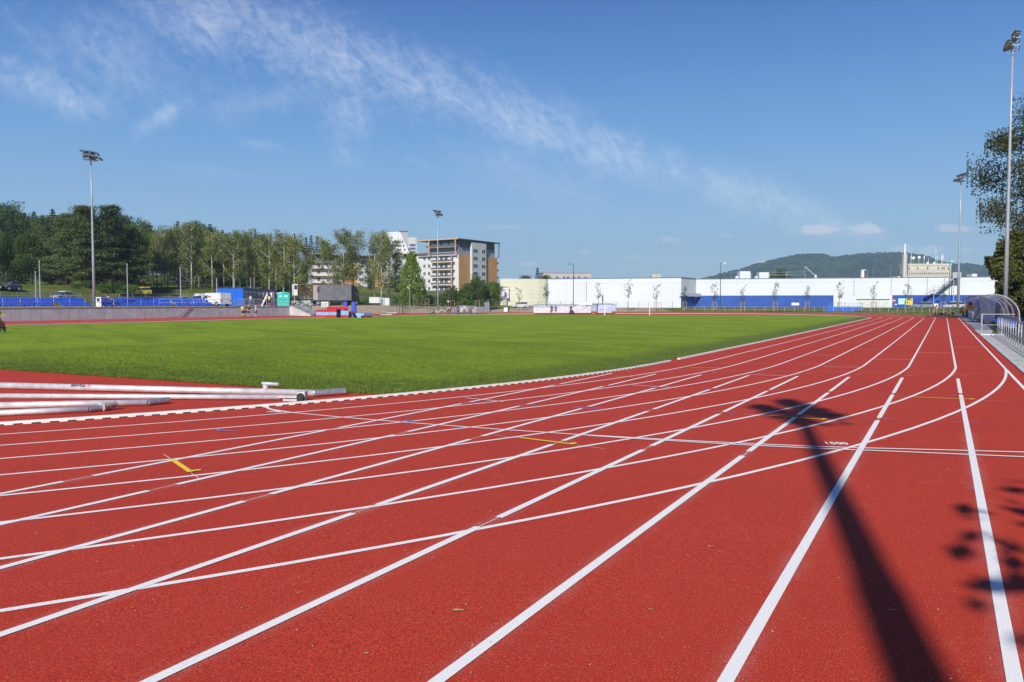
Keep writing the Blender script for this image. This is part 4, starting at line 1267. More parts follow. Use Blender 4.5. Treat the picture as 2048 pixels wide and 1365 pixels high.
def person(loc, rz, label, shirt, pants, cap=None, hair=(0.06, 0.04, 0.03), arms='down', long_pants=False, bend=0.0, h=1.78, group=None, kneel=False, hat_brim=False):
    root = empty('person', loc, rz, label, 'person', group)
    k = h / 1.78; root.scale = (k, k, k)
    lean = bend
    def up(x, y, z):        # bend forward about the hips
        dz = z - 0.95
        if dz <= 0: return (x, y, z)
        return (x, y - dz * math.sin(lean), 0.95 + dz * math.cos(lean))
    def upv(v): return up(*v)
    P, S = upv((0, 0, 0.96)), upv((0, 0.0, 1.18))
    CH, NK, HD, TP = upv((0, 0.0, 1.38)), upv((0, 0.0, 1.50)), upv((0, -0.015, 1.62)), upv((0, -0.01, 1.70))
    A = {}
    for sgn in (-1, 1):
        sh = upv((0.19 * sgn, 0, 1.42))
        if arms == 'down': el, wr = upv((0.25 * sgn, 0.02, 1.14)), upv((0.25 * sgn, -0.08, 0.90))
        elif arms == 'hips': el, wr = upv((0.38 * sgn, 0.08, 1.20)), upv((0.20 * sgn, -0.06, 1.03))
        elif arms == 'fold': el, wr = upv((0.26 * sgn, -0.06, 1.16)), upv((0.02 * sgn, -0.23, 1.22))
        elif arms == 'reach': el, wr = (sh[0] * 1.15, sh[1] - 0.20, sh[2] - 0.18), (sh[0] * 1.0, sh[1] - 0.42, sh[2] - 0.30)
        elif arms == 'wide': el, wr = (sh[0] + 0.25 * sgn, sh[1] - 0.05, sh[2] - 0.12), (sh[0] + 0.42 * sgn, sh[1] - 0.15, sh[2] - 0.28)
        A[sgn] = (sh, el, wr)
    v = [P + (0.135,), S + (0.125,), CH + (0.15,), NK + (0.055,), HD + (0.088,), TP + (0.075,)]
    e = [(0, 1), (1, 2), (2, 3), (3, 4), (4, 5)]
    hx, hy, hz_ = HD
    v.append((hx, hy - 0.105 * math.cos(lean), hz_ - 0.105 * math.sin(lean) - 0.005, 0.016)); e.append((4, len(v) - 1))   # nose
    for sgn in (-1, 1):
        v.append((hx + sgn * 0.088, hy + 0.01, hz_, 0.014)); e.append((4, len(v) - 1))                                   # ears
        sh, el, wr = A[sgn]
        i = len(v); v += [sh + (0.062,), el + (0.042,), wr + (0.030,)]; e += [(2, i), (i, i + 1), (i + 1, i + 2)]
        d = (Vector(wr) - Vector(el)).normalized(); side = d.cross(Vector((0, 0, 1)) if abs(d.z) < 0.9 else Vector((0, 1, 0))).normalized()
        pm = Vector(wr) + d * 0.06; j = len(v); v.append(tuple(pm) + (0.034,)); e.append((i + 2, j))
        for f in range(4):
            b0 = pm + side * (0.012 * (f - 1.5) * 2) + d * 0.05; b1 = b0 + d * (0.045, 0.055, 0.052, 0.04)[f] + Vector((0, -0.012, -0.01))
            n0 = len(v); v += [tuple(b0) + (0.010,), tuple(b1) + (0.0085,)]; e += [(j, n0), (n0, n0 + 1)]
        n0 = len(v); b0 = pm + side * 0.045 * -sgn; v += [tuple(b0) + (0.012,), tuple(b0 + d * 0.035) + (0.009,)]; e += [(j, n0), (n0, n0 + 1)]
        hp = (0.10 * sgn, 0, 0.90); kn = (0.115 * sgn, -0.02, 0.50); an = (0.12 * sgn, 0.02, 0.09)
        if kneel: kn = (0.14 * sgn, -0.30, 0.50) if sgn < 0 else (0.14, -0.05, 0.36); an = (0.14 * sgn, -0.12, 0.09) if sgn < 0 else (0.14, 0.35, 0.09)
        to = (an[0] * 1.1, an[1] - 0.16, 0.04)
        i = len(v); v += [hp + (0.092,), kn + (0.06,), an + (0.042,), to + (0.036,)]; e += [(0, i), (i, i + 1), (i + 1, i + 2), (i + 2, i + 3)]
    skinned('body', v, e, SKIN, root)
    # shirt
    v = [upv((0, 0, 0.94)) + (0.158,), S + (0.15,), CH + (0.172,), upv((0, 0, 1.475)) + (0.078,)]
    e = [(0, 1), (1, 2), (2, 3)]
    for sgn in (-1, 1):
        sh, el, _ = A[sgn]; m_ = tuple((a + b_) / 2 for a, b_ in zip(sh, el))
        i = len(v); v += [sh + (0.080,), m_ + (0.068,), tuple(a + (b_ - a) * 0.85 for a, b_ in zip(sh, el)) + (0.062,)]; e += [(2, i), (i, i + 1), (i + 1, i + 2)]
    skinned('shirt', v, e, cloth(shirt), root)
    v = [(0, 0, 0.97, 0.155)]; e = []
    for sgn in (-1, 1):
        i = len(v)
        kn = (0.12 * sgn, -0.02, 0.50); an = (0.12 * sgn, 0.02, 0.10)
        if kneel: kn = (0.14 * sgn, -0.30, 0.50) if sgn < 0 else (0.14, -0.05, 0.36); an = (0.14 * sgn, -0.12, 0.10) if sgn < 0 else (0.14, 0.35, 0.10)
        v += [(0.105 * sgn, 0, 0.86, 0.108), (kn[0], kn[1], kn[2] + 0.04, 0.088)]; e += [(0, i), (i, i + 1)]
        if long_pants: v += [(an[0], an[1], an[2], 0.065)]; e += [(i + 1, i + 2)]
    skinned('trousers' if long_pants else 'shorts', v, e, cloth(pants), root)
    b = MB()
    for sgn in (-1, 1):
        an = Vector((0.12 * sgn, 0.02, 0.0))
        if kneel: an = Vector((0.14 * sgn, -0.12, 0)) if sgn < 0 else Vector((0.14, 0.35, 0))
        b.box(an.x - 0.05, an.x + 0.05, an.y - 0.21, an.y + 0.08, 0.0, 0.085)
    b.build('shoes', BLACKP, root)
    b = MB()
    c = Vector(HD)
    for i in range(7):
        pass
    b.tube([c + Vector((0, 0.02, 0.02)), c + Vector((0, 0.015, 0.07)), c + Vector((0, 0.01, 0.115)), c + Vector((0, 0.01, 0.13))], [0.102, 0.100, 0.070, 0.02], 10)
    if cap:
        b.prism([(-0.075, -0.09), (0.075, -0.09), (0.06, -0.19), (-0.06, -0.19)], 0.045, 0.06, 'z'); b.v = [tuple(Vector(q) + (Vector((c.x, c.y, c.z)) if i >= len(b.v) - 8 else Vector())) for i, q in enumerate(b.v)]
        b.build('cap', cloth(cap), root, smooth_=True)
    else: b.build('hair', cloth(hair), root, smooth_=True)
    return root


def pp(px, py, z): return gp(px, py, z)


def face(p, q=None):
    """heading so that the person (facing local -Y) looks from p towards q (default: the camera)"""
    q = q or Vector((0, 0, 0)); d = Vector((q[0] - p[0], q[1] - p[1], 0))
    return math.atan2(d.x, -d.y)


gm = 'group of men talking under the wall'
zt = lambda px, d: gz(*atz(px, d, 0)[:2])


def onground(px, d, z=None):
    p = atz(px, d, 0)
    if z is None:
        inside = rho(p.x, p.y) < 10.1
        z = gz(p.x, p.y) if inside else hz(p.x, p.y)
    p.z = z
    return p


for px, d, sh, pa, cp_, ar, l, rt in ((484.5, 114, (0.62, 0.60, 0.22), (0.05, 0.06, 0.05), (0.1, 0.1, 0.1), 'hips', 'man in a yellow shirt with a dark rucksack, left of the group under the wall', 2.2),
                                      (489.5, 115, (0.08, 0.16, 0.18), (0.05, 0.06, 0.07), (0.15, 0.3, 0.32), 'down', 'man in dark teal half hidden behind the yellow shirt', 0.6),
                                      (496.8, 113.5, (0.05, 0.04, 0.045), (0.025, 0.025, 0.03), (0.75, 0.75, 0.75), 'hips', 'man in black with a white cap standing under the wall', 0.2),
                                      (511, 114, (0.42, 0.42, 0.50), (0.05, 0.04, 0.05), (0.85, 0.85, 0.85), 'down', 'man in a grey shirt and white cap, right of the group under the wall', -1.2)):
    p = onground(px, d); person(p, face(p) + rt, l, sh, pa, cap=cp_, arms=ar, group=gm)
p = onground(538.5, 124, 1.42); person(p, face(p) + 2.9, 'man in a yellow shirt and black shorts on the terrace by the site office', (0.70, 0.60, 0.22), (0.02, 0.02, 0.02), arms='fold')
p = onground(501, 124, 1.42); person(p, face(p) + 2.4, 'man in a pale blue shirt behind the barrier at the office windows', (0.42, 0.52, 0.72), (0.06, 0.09, 0.2), arms='down', long_pants=True)
p = onground(211, 99.9, 1.42); person(p, face(p) + 1.2, 'stooping man in a grey shirt beside the white panel by the light mast', (0.45, 0.46, 0.50), (0.50, 0.40, 0.36), arms='reach', bend=0.9)
p = onground(226, 100.6, 1.42); person(p, face(p) - 1.2, 'man bending over the seats right of the light mast', (0.72, 0.72, 0.72), (0.2, 0.2, 0.24), arms='reach', bend=1.1)
p = onground(916, 148); person(p, face(p) + 2.6, 'workman in dark blue standing left of the paving stacks', (0.03, 0.04, 0.08), (0.04, 0.07, 0.10), arms='down', long_pants=True)
p = onground(928.5, 149); person(p, face(p) + 0.4, 'workman in a white shirt leaning over the paving stacks', (0.80, 0.80, 0.80), (0.12, 0.10, 0.10), arms='wide', bend=0.35, long_pants=True)
p = onground(941, 150); person(p, face(p) + 1.2, 'workman in brown bending right of the paving stacks', (0.22, 0.15, 0.12), (0.08, 0.06, 0.06), arms='reach', bend=1.0, long_pants=True)
p = onground(1103.5, 148); person(p, face(p) + 0.5, 'man in dark grey standing before the white cover sheets', (0.04, 0.05, 0.07), (0.08, 0.08, 0.09), arms='down')
p = onground(1111.5, 147); person(p, face(p) + 3.0, 'man in a purple shirt seen from behind near the white cover sheets', (0.12, 0.09, 0.42), (0.04, 0.035, 0.05), arms='hips')
p = onground(1142, 148); person(p, face(p) + 0.2, 'person in dark clothes holding a black bag near the bicycle rack', (0.06, 0.06, 0.08), (0.03, 0.03, 0.04), arms='down', long_pants=True)
b = MB(); b.tube([(0, 0, 0), (0, 0, 0.35), (0.02, 0, 0.75), (0.1, 0, 0.82)], [0.42, 0.48, 0.34, 0.06], 9); q = onground(1143.5, 146.6)
tag(b.build('sports_bag', mat('bag_cloth', (0.05, 0.05, 0.075), 0.8), smooth_=True, loc=q), 'big black bag standing before the person in dark clothes', 'bag')


def cover_box(px0, px1, d, z0, z1, depth, name, label, cat, m, parts=None):
    a, b_ = atz(px0, d, 0), atz(px1, d, 0)
    w_ = (b_ - a).length; root = empty(name, (a.x, a.y, z0), math.atan2(b_.y - a.y, b_.x - a.x), label, cat)
    return root, w_, z1 - z0


# low white covered stacks on the far bend
r_, w_, h_ = cover_box(1067, 1101, 151, 0.05, 1.22, 2, 'covered_mat', 'long low white covered mat standing on the far bend', 'mat', None)
q = MB(); q.box(0, w_, 0, 2.0, 0.0, h_ * 0.93); q.build('cover', mat('white_sheet', (0.60, 0.63, 0.68), 0.7, var=0.06, scale=1.5, bump=0.5, bscale=3), r_)
q = MB(); q.box(-0.02, w_ + 0.02, -0.02, 2.02, h_ * 0.93 + 0.002, h_); q.build('top_edge', mat('sheet_edge', (0.40, 0.42, 0.48), 0.7), r_)
r_, w_, h_ = cover_box(1101.5, 1182, 152, 0.05, 1.24, 2, 'covered_mat', 'white covered mat in the middle behind the standing people', 'mat', None)
q = MB(); q.box(0, w_, 0, 2.0, 0.0, h_); q.build('cover', MATS['white_sheet'], r_)
q = MB(); q.obox((w_ * 0.70, -0.03, 0.3), (w_ * 0.86, -0.03, 1.15), 0.05, 0.05); q.obox((w_ * 0.86, -0.03, 1.15), (w_, -0.03, 0.5), 0.05, 0.05); q.build('frame', GALV, r_)
r_, w_, h_ = cover_box(1196, 1224, 150, 0.05, 1.72, 2, 'stage_podium', 'small podium hung with blue and white banner behind the goal', 'podium', None)
q = MB(); q.box(0, w_, 0, 2.2, 0, h_); q.build('body', mat('podium_grey', (0.52, 0.52, 0.58), 0.7), r_)
q = MB(); q.box(0.05, w_ - 0.1, -0.03, -0.004, 0.62, 1.56); q.build('banner', mat('banner', (0.62, 0.72, 0.92), 0.6, col2=(0.18, 0.30, 0.68), scale=2.6), r_)
q = MB(); q.box(-0.9, w_ + 0.35, -0.1, 2.3, h_ + 0.002, h_ + 0.08); q.build('deck_edge', BLACKP, r_)
pe = onground(1205, 151, 1.85); person(pe, face(pe) + 1.5, 'person in black standing up on the podium', (0.012, 0.012, 0.014), (0.012, 0.012, 0.014), arms='fold', long_pants=True, h=1.7)
ql = empty('advertising_wall', atz(1067, 175, 0.0), 0, 'low blue-grey boundary wall behind the white covered mats', 'wall')
a_, b_ = atz(1060, 175, 0), atz(1226, 172, 0)
q = MB(); q.obox((0, 0, 0.85), (b_.x - a_.x, b_.y - a_.y, 0.85), 0.2, 1.3); q.build('panels', mat('low_wall_blue', (0.26, 0.30, 0.42), 0.7, col2=(0.45, 0.50, 0.60), scale=0.5), ql)
q = MB(); q.obox((0, 0, 1.56), (b_.x - a_.x, b_.y - a_.y, 1.56), 0.26, 0.10); q.build('top_rail', mat('dark_rail', (0.08, 0.09, 0.12), 0.6), ql)

# football goal
ga, gb = atz(1209.5, 131, 0), atz(1299.5, 129, 0)
zg = gz(ga.x, ga.y) + 0.02
g = empty('football_goal', (ga.x, ga.y, zg), 0, 'white football goal standing on the far side of the lawn', 'goal')
D = gb - ga; back = VDIR * 1.7
for o_ in (Vector((0, 0, 0)), D):
    q = MB(); q.tube([o_, o_ + Vector((0, 0, 2.5))], 0.07, 8); q.build('goal_post', WPAINT, g)
q = MB(); q.tube([Vector((0, 0, 2.5)), D + Vector((0, 0, 2.5))], 0.055, 8); q.build('crossbar', WPAINT, g)
q = MB()
for o_ in (Vector((0, 0, 0)), D):
    q.tube([o_ + Vector((0, 0, 2.45)), o_ + back * 0.5 + Vector((0, 0, 2.4)), o_ + back + Vector((0, 0, 0.05)), o_ + Vector((0, 0, 0.05))], 0.02, 5)
q.build('net_frame', GALV, g)


# ------------------------------------------------------------------ vehicles
def wheel(parent, x, y, r, w, hub=None):
    e = empty('wheel', (x, y, r)); e.parent = parent
    q = MB(); q.tube([(0, -w / 2, 0), (0, w / 2, 0)], r, 14); q.build('tyre', DARK, e)
    q = MB(); q.tube([(0, -w / 2 - 0.006, 0), (0, w / 2 + 0.006, 0)], r * 0.58, 10); q.build('rim', hub or GALV, e)


def vehicle(name, p0, rz, L, Wd, low, glass, roof, col, label, cat, group=None, r=0.32, wx=(0.18, 0.80), glass2=None):
    """low: side outline of the body (x along 0..1, z m); glass: outline of the window band; roof: outline of the roof skin"""
    root = empty(name, p0, rz, label, cat, group)
    m = mat('car_paint_%d%d%d' % tuple(int(c * 99) for c in col), col, 0.25, 0.1, var=0.02, spec=0.6)
    q = MB(); q.prism([(x * L, z) for x, z in low], -Wd / 2, Wd / 2, 'y'); q.build('body', m, root)
    def taper(poly, k, nm, mm):
        q = MB(); n_ = len(poly)
        zs = [z for _, z in poly]; z0, z1 = min(zs), max(zs)
        vs = []
        for sgn in (-1, 1):
            for x, z in poly: vs.append((x * L, sgn * (Wd / 2 - 0.03 - k * (z - z0) / max(0.01, z1 - z0)), z))
        fs = [tuple(range(n_)), tuple(range(2 * n_ - 1, n_ - 1, -1))] + [(i, i + n_, (i + 1) % n_ + n_, (i + 1) % n_) for i in range(n_)]
        q.add(vs, fs); q.build(nm, mm, root)
    if glass: taper(glass, 0.16, 'windows', GLASS)
    if roof: taper(roof, 0.02, 'roof', m); 
    for x in wx:
        for y in (-Wd / 2 + 0.1, Wd / 2 - 0.1): wheel(root, x * L, y, r, 0.22)
    for y in (-Wd / 2 + 0.22, Wd / 2 - 0.22):
        q = MB(); q.box(-0.012, 0.05, y - 0.14, y + 0.14, 0.62, 0.76); q.build('headlight', LAMPG, root)
        q = MB(); q.box(L - 0.05, L + 0.012, y - 0.10, y + 0.10, 0.72, 0.92); q.build('tail_light', mat('red_lens', (0.45, 0.02, 0.02), 0.3), root)
    return root


HATCH = dict(low=[(0, .28), (0, .62), (.06, .74), (.26, .90), (.97, .98), (1, .8), (1, .28)], glass=[(.22, .88), (.40, 1.44), (.88, 1.47), (.98, .95)], roof=[(.38, 1.42), (.43, 1.56), (.86, 1.58), (.94, 1.42)])
CONV = dict(low=[(0, .28), (0, .58), (.06, .70), (.28, .86), (.62, .88), (.96, .90), (1, .75), (1, .28)], glass=[(.27, .85), (.42, 1.26), (.66, 1.28), (.80, .88)], roof=[(.41, 1.24), (.45, 1.35), (.64, 1.37), (.78, 1.08), (.74, 1.05), (.63, 1.24)])
SALOON = dict(low=[(0, .28), (0, .60), (.05, .72), (.27, .88), (.80, .92), (.98, .90), (1, .75), (1, .28)], glass=[(.25, .86), (.42, 1.38), (.70, 1.40), (.88, .90)], roof=[(.41, 1.36), (.45, 1.48), (.69, 1.50), (.76, 1.36)])
VAN = dict(low=[(0, .35), (0, .95), (.10, 1.12), (.20, 1.15), (.99, 1.15), (1, .35)], glass=[(.09, 1.12), (.20, 1.62), (.34, 1.64), (.34, 1.13)], roof=[(.18, 1.58), (.24, 1.95), (.985, 1.97), (.995, 1.14), (.345, 1.14), (.345, 1.6)])


def park(shape, px0, px1, d0, d1, col, label, cat='car', name='parked_car', z=None, r=0.32, Wd=1.75, group=None):
    a, b_ = atz(px0, d0, 0), atz(px1, d1, 0)
    L = (b_ - a).length; zz = hz(a.x, a.y) if z is None else z
    a.z = zz
    return vehicle(name, a, math.atan2(b_.y - a.y, b_.x - a.x), L, Wd, col=col, label=label, cat=cat, group=group, r=r, **shape)


park(HATCH, 1025, 1054, 187, 188, (0.78, 0.78, 0.80), 'white hatchback parked at the foot of the cream store wall', z=0.76)
park(SALOON, 1147, 1190, 187, 186, (0.72, 0.73, 0.76), 'white car parked behind the covered mats before the white store', z=0.8)
park(CONV, 1828, 1871, 168, 170, (0.30, 0.31, 0.33), 'silver car with a dark hood before the blue store wall', z=0.8)
park(SALOON, 1893, 1925, 168, 170, (0.62, 0.63, 0.65), 'light silver car half hidden behind the far light mast', z=0.78)
park(HATCH, 272, 299, 146, 148, (0.85, 0.58, 0.02), 'bright yellow car under the pines')
park(SALOON, 348, 378, 122, 124, (0.25, 0.26, 0.28), 'grey car behind the right seat block', z=1.42)
park(SALOON, 8, 40, 128, 130, (0.03, 0.035, 0.04), 'dark car left of the small pole, parked behind the left seats')
park(SALOON, -22, 6, 127, 128, (0.03, 0.035, 0.05), 'black car cut off by the left edge of the picture')
park(VAN, 385, 424, 122, 124, (0.75, 0.76, 0.76), 'white pickup-like van parked left of the white delivery van', 'van', 'parked_van', z=1.42, r=0.36, Wd=1.9)
v_ = park(VAN, 412, 452, 119, 116.5, (0.72, 0.73, 0.74), 'white delivery van with red marks behind the last blue seats', 'van', 'parked_van', z=1.42, r=0.36, Wd=1.9)
q = MB(); q.box(1.8, 2.4, -0.965, -0.952, 1.35, 1.5); q.box(1.6, 1.75, -0.965, -0.952, 1.5, 1.62); q.build('side_marking', mat('red_mark', (0.5, 0.03, 0.05), 0.5), v_)
park(SALOON, 108, 146, 128, 131, (0.55, 0.56, 0.58), 'pale car in the shade under the pines')

# ------------------------------------------------------------------ site office, toilets
BLUEC = mat('container_blue', (0.012, 0.13, 0.58), 0.5, var=0.08, scale=1.0)
NAVY = mat('container_navy', (0.012, 0.03, 0.20), 0.5, var=0.08)
a, c_ = atz(434, 127, 1.42), atz(487, 125, 1.42)
of = empty('site_office', c_, 0, 'blue container office with a row of white framed windows', 'site office')
d1 = (a - c_); L1 = d1.length; d1.normalize()
e_ = atz(554, 146, 1.42); d2 = e_ - c_; L2 = d2.length; d2.normalize()
Mof = Matrix(((d2.x, d1.x, 0), (d2.y, d1.y, 0), (0, 0, 1))).to_4x4()
q = MB(); q.box(0, L2, 0, L1, 0.12, 2.78); q.build('body', BLUEC, of, M=Mof)
q = MB(); q.box(0.0, L2, -0.02, -0.003, 0.14, 2.76); q.build('front_wall', NAVY, of, M=Mof)
q = MB(); q.box(-0.08, L2 + 0.08, -0.1, L1 + 0.05, 2.782, 2.90); q.build('roof', mat('office_roof', (0.05, 0.10, 0.35), 0.5), of, M=Mof)
q = MB()
for i in range(16): q.box(-0.03, -0.002, 0.15 + i * L1 / 16, 0.15 + i * L1 / 16 + 0.05, 0.2, 2.7)
q.build('corrugation', BLUEC, of, M=Mof)
for i in range(6):
    x0 = L2 * (0.03 + 0.118 * i); w_ = L2 * 0.075
    f = empty('window'); f.parent = of
    q = MB(); q.box(x0, x0 + w_, -0.05, -0.022, 1.05, 2.35); q.build('frame', WPAINT, f, M=Mof)
    q = MB(); q.box(x0 + 0.12, x0 + w_ - 0.12, -0.056, -0.052, 1.15, 2.25); q.build('pane', GLASS, f, M=Mof)
q = MB(); q.box(L2 * 0.74, L2 * 0.86, -0.06, -0.022, 0.15, 2.25); q.build('door', mat('door_grey', (0.45, 0.46, 0.50), 0.5), of, M=Mof)
cabf = empty('door_canopy', (0, 0, 0)); cabf.parent = of
q = MB(); q.box(L2 * 0.70, L2 * 0.705, -0.9, -0.06, 0.0, 2.3); q.box(L2 * 0.92, L2 * 0.925, -0.9, -0.06, 0.0, 2.3); q.box(L2 * 0.70, L2 * 0.925, -0.9, -0.82, 2.3, 2.36); q.build('frame', WPAINT, cabf, M=Mof)
TURQ = mat('turquoise_plastic', (0.02, 0.52, 0.45), 0.5, var=0.08)
for i, (px, d) in enumerate(((556, 131), (566, 129.5))):
    pz = atz(px, d, 1.42); o = empty('portable_toilet', pz, math.atan2(RDIR.y, RDIR.x) + 0.3, '%s turquoise portable toilet beside the site office' % ('left' if i == 0 else 'right'), 'toilet', 'turquoise portable toilets')
    q = MB(); q.box(-0.12, 1.0, -0.55, 0.55, 0, 2.05); q.build('cabin', TURQ, o)
    q = MB(); q.prism([(-0.16, 2.052), (1.04, 2.052), (0.9, 2.2), (0.44, 2.28), (0.0, 2.2)], -0.58, 0.58, 'y'); q.build('roof', mat('toilet_roof', (0.45, 0.72, 0.70), 0.5) if i == 0 else TURQ, o)
    q = MB(); q.box(0.08, 0.80, -0.575, -0.552, 0.1, 1.9); q.build('door', mat('toilet_door', (0.03, 0.60, 0.52), 0.5), o)
    q = MB(); q.box(0.2, 0.7, -0.582, -0.577, 1.5, 1.72); q.build('label_plate', WPAINT, o)

# barriers before the office
for i, (px, d) in enumerate(((474, 118.5), (497, 120.5), (548, 126))):
    o = empty('crowd_barrier', atz(px, d, 1.42), math.atan2(RDIR.y, RDIR.x), 'grey steel crowd barrier before the site office, %s from the left' % ORD[i], 'barrier', 'steel crowd barriers on the terrace')
    q = MB(); q.tube([(0, 0, 0.05), (0, 0, 1.1), (2.0, 0, 1.1), (2.0, 0, 0.05)], 0.02, 5); q.obox((0, 0, 0.2), (2, 0, 0.2), 0.03, 0.03); q.build('frame', GALV, o)
    q = MB()
    for k in range(1, 14): q.obox((k * 0.143, 0, 0.2), (k * 0.143, 0, 1.1), 0.012, 0.012)
    q.build('bars', GALV, o)
o = empty('site_fence_panel', atz(533, 124, 1.42), math.atan2(RDIR.y, RDIR.x), 'tall white framed mesh panel behind the man in yellow', 'fence panel')
q = MB(); q.tube([(0, 0, 0), (0, 0, 2.15), (1.15, 0, 2.15), (1.15, 0, 0), (0, 0, 0)], 0.03, 5); q.build('frame', WPAINT, o)
o = tag(MB().obox((0, 0, 0), (0.75, 0.5, 1.9), 0.06, 0.22).build('leaning_board', WPAINT, loc=atz(523, 124, 1.43)), 'white board leaning against the office front', 'board')
o = empty('door_panel', atz(197, 99.3, 1.42), 0.6, 'white upright panel beside the left light mast', 'panel')
q = MB(); q.box(-0.32, 0.32, -0.05, 0.05, 0.0, 1.2); q.build('panel', WPAINT, o)
q = MB(); q.box(-0.18, 0.18, -0.062, -0.052, 0.65, 1.08); q.build('opening', GLASS, o)

# thin poles on the terrace
for i, (px, top, d, l) in enumerate(((70.5, 543, 104, 'short thin grey pole behind the left seats'), (78.5, 521, 100, 'taller of the two thin grey poles behind the left seats'), (254, 527, 108, 'thin grey pole behind the right seats below the pines'),
                                     (360.5, 534, 112, 'thin grey pole before the birches behind the right seats'), (433, 556, 118, 'thin grey pole at the left edge of the site office'), (501, 556, 150, 'pale short pole rising over the site office roof'),
                                     (466, 545, 150, 'pale thin pole between the birch trunks over the site office'))):
    pt = at(px, top, d); o = empty('pole', (pt.x, pt.y, 1.42), 0, l, 'pole')
    q = MB(); q.tube([(0, 0, 0), (0, 0, pt.z - 1.42)], [0.085, 0.06], 8); q.build('shaft', GALV, o)
    q = MB(); q.tube([(0, 0, 0), (0, 0, 0.12)], 0.14, 8); q.build('foot', GALV, o)


def frame2(p, q):
    """matrix-less frame: origin p, x towards q (flat)"""
    return math.atan2(q.y - p.y, q.x - p.x), math.hypot(q.x - p.x, q.y - p.y)


# ------------------------------------------------------------------ lorry and trailer
a, b_ = atz(597, 147, 1.42), atz(703, 151, 1.42)
rz, L = frame2(a, b_)
tr = empty('curtain_trailer', a, rz, 'long grey curtain-sided trailer with its open end to the left', 'trailer')
xo = L * 0.27
q = MB(); q.box(0, L, 0, 2.5, 1.05, 1.25); q.build('chassis', BLACKP, tr)
q = MB(); q.box(xo, L, -0.03, 0.0, 1.0, 3.85)
for i in range(26): q.box(xo + 0.1 + i * (L - xo) / 26, xo + 0.18 + i * (L - xo) / 26, -0.045, -0.031, 1.0, 3.85)
q.build('curtain', mat('grey_tarpaulin', (0.17, 0.18, 0.20), 0.6, var=0.12, scale=0.8), tr)
q = MB(); q.box(xo + 0.02, xo + 0.9, -0.05, -0.046, 1.05, 3.8); q.build('curtain_edge', mat('pale_tarpaulin', (0.40, 0.40, 0.39), 0.6), tr)
q = MB(); q.box(xo + 0.75, xo + 1.15, -0.056, -0.051, 2.45, 3.45); q.build('emblem', mat('dark_red', (0.20, 0.015, 0.03), 0.6), tr)
q = MB(); q.box(-0.1, L, -0.06, 2.55, 3.86, 4.0); q.build('roof', mat('trailer_roof', (0.20, 0.13, 0.10), 0.6), tr)
for x in (0.05, xo * 0.52, xo - 0.12):
    q = MB(); q.box(x, x + (0.35 if x < 0.1 else 0.13), 0, 0.12, 1.26, 3.85); q.build('roof_post', mat('rust_brown', (0.09, 0.05, 0.035), 0.7), tr)
q = MB(); q.box(-0.8, -0.12, 0.2, 2.3, 1.9, 4.0); q.build('rear_door', WPAINT, tr)
q = MB(); q.box(-0.7, -0.2, 0.17, 0.199, 3.0, 3.8); q.build('rear_vent', GLASS, tr)
for x in (L * 0.36, L * 0.46, L * 0.56): wheel(tr, x, 0.15, 0.5, 0.3); wheel(tr, x, 2.3, 0.5, 0.3)
q = MB()
for i in range(5): q.box(L * 0.62 + i * 0.6, L * 0.62 + i * 0.6 + 0.5, 0.0, 0.1, 0.45, 1.0)
q.build('side_guard', BLACKP, tr)
cb0, cb1 = atz(704.5, 151.2, 1.42), atz(717.5, 152.5, 1.42)
rz, L = frame2(cb0, cb1)
cb = empty('lorry_cab', cb0, rz, 'black lorry cab with curved roof deflector at the right end of the trailer', 'lorry')
q = MB(); q.prism([(0, 0.5), (0, 4.0), (L * 0.25, 3.95), (L * 0.75, 3.3), (L, 2.7), (L, 0.5)], 0, 2.4, 'y'); q.build('body', mat('cab_black', (0.02, 0.022, 0.028), 0.35), cb)
q = MB(); q.prism([(L * 0.45, 1.9), (L * 0.45, 2.7), (L * 0.85, 2.6), (L * 0.9, 1.9)], -0.02, -0.003, 'y'); q.build('window', GLASS, cb)
wheel(cb, L * 0.6, 0.15, 0.52, 0.3); wheel(cb, L * 0.6, 2.2, 0.52, 0.3)

o = empty('low_building', atz(600, 172, 1.2), math.atan2(RDIR.y, RDIR.x), 'small orange and white building seen through the open end of the trailer', 'building')
q = MB(); q.box(0, 3.3, 0, 4, 0, 2.2); q.build('white_base', mat('annex_white', (0.62, 0.62, 0.6), 0.7), o)
q = MB(); q.box(0, 3.3, -0.05, 4, 2.203, 3.9); q.build('orange_wall', mat('annex_orange', (0.60, 0.38, 0.18), 0.7), o)
q = MB(); q.box(-0.3, 3.6, -0.4, 4.2, 3.903, 4.1); q.build('roof', mat('annex_roof', (0.40, 0.36, 0.28), 0.7), o)
# intermediate bulk tank in its cage
o = empty('water_tank', atz(641.5, 136, 1.05), math.atan2(RDIR.y, RDIR.x), 'white plastic water tank in a metal cage before the trailer', 'tank')
q = MB(); q.box(0.04, 1.26, 0.04, 1.1, 0.18, 1.08); q.build('tank', mat('tank_plastic', (0.72, 0.72, 0.68), 0.5), o)
q = MB()
for k in range(6): q.obox((k * 0.26, 0, 0.15), (k * 0.26, 0, 1.15), 0.025, 0.02)
for z in (0.2, 0.5, 0.8, 1.12): q.obox((0, -0.012, z), (1.3, -0.012, z), 0.02, 0.02)
q.build('cage', GALV, o); q = MB(); q.box(0, 1.3, 0, 1.1, 0, 0.14); q.build('pallet', mat('pallet', (0.25, 0.22, 0.2), 0.8), o)

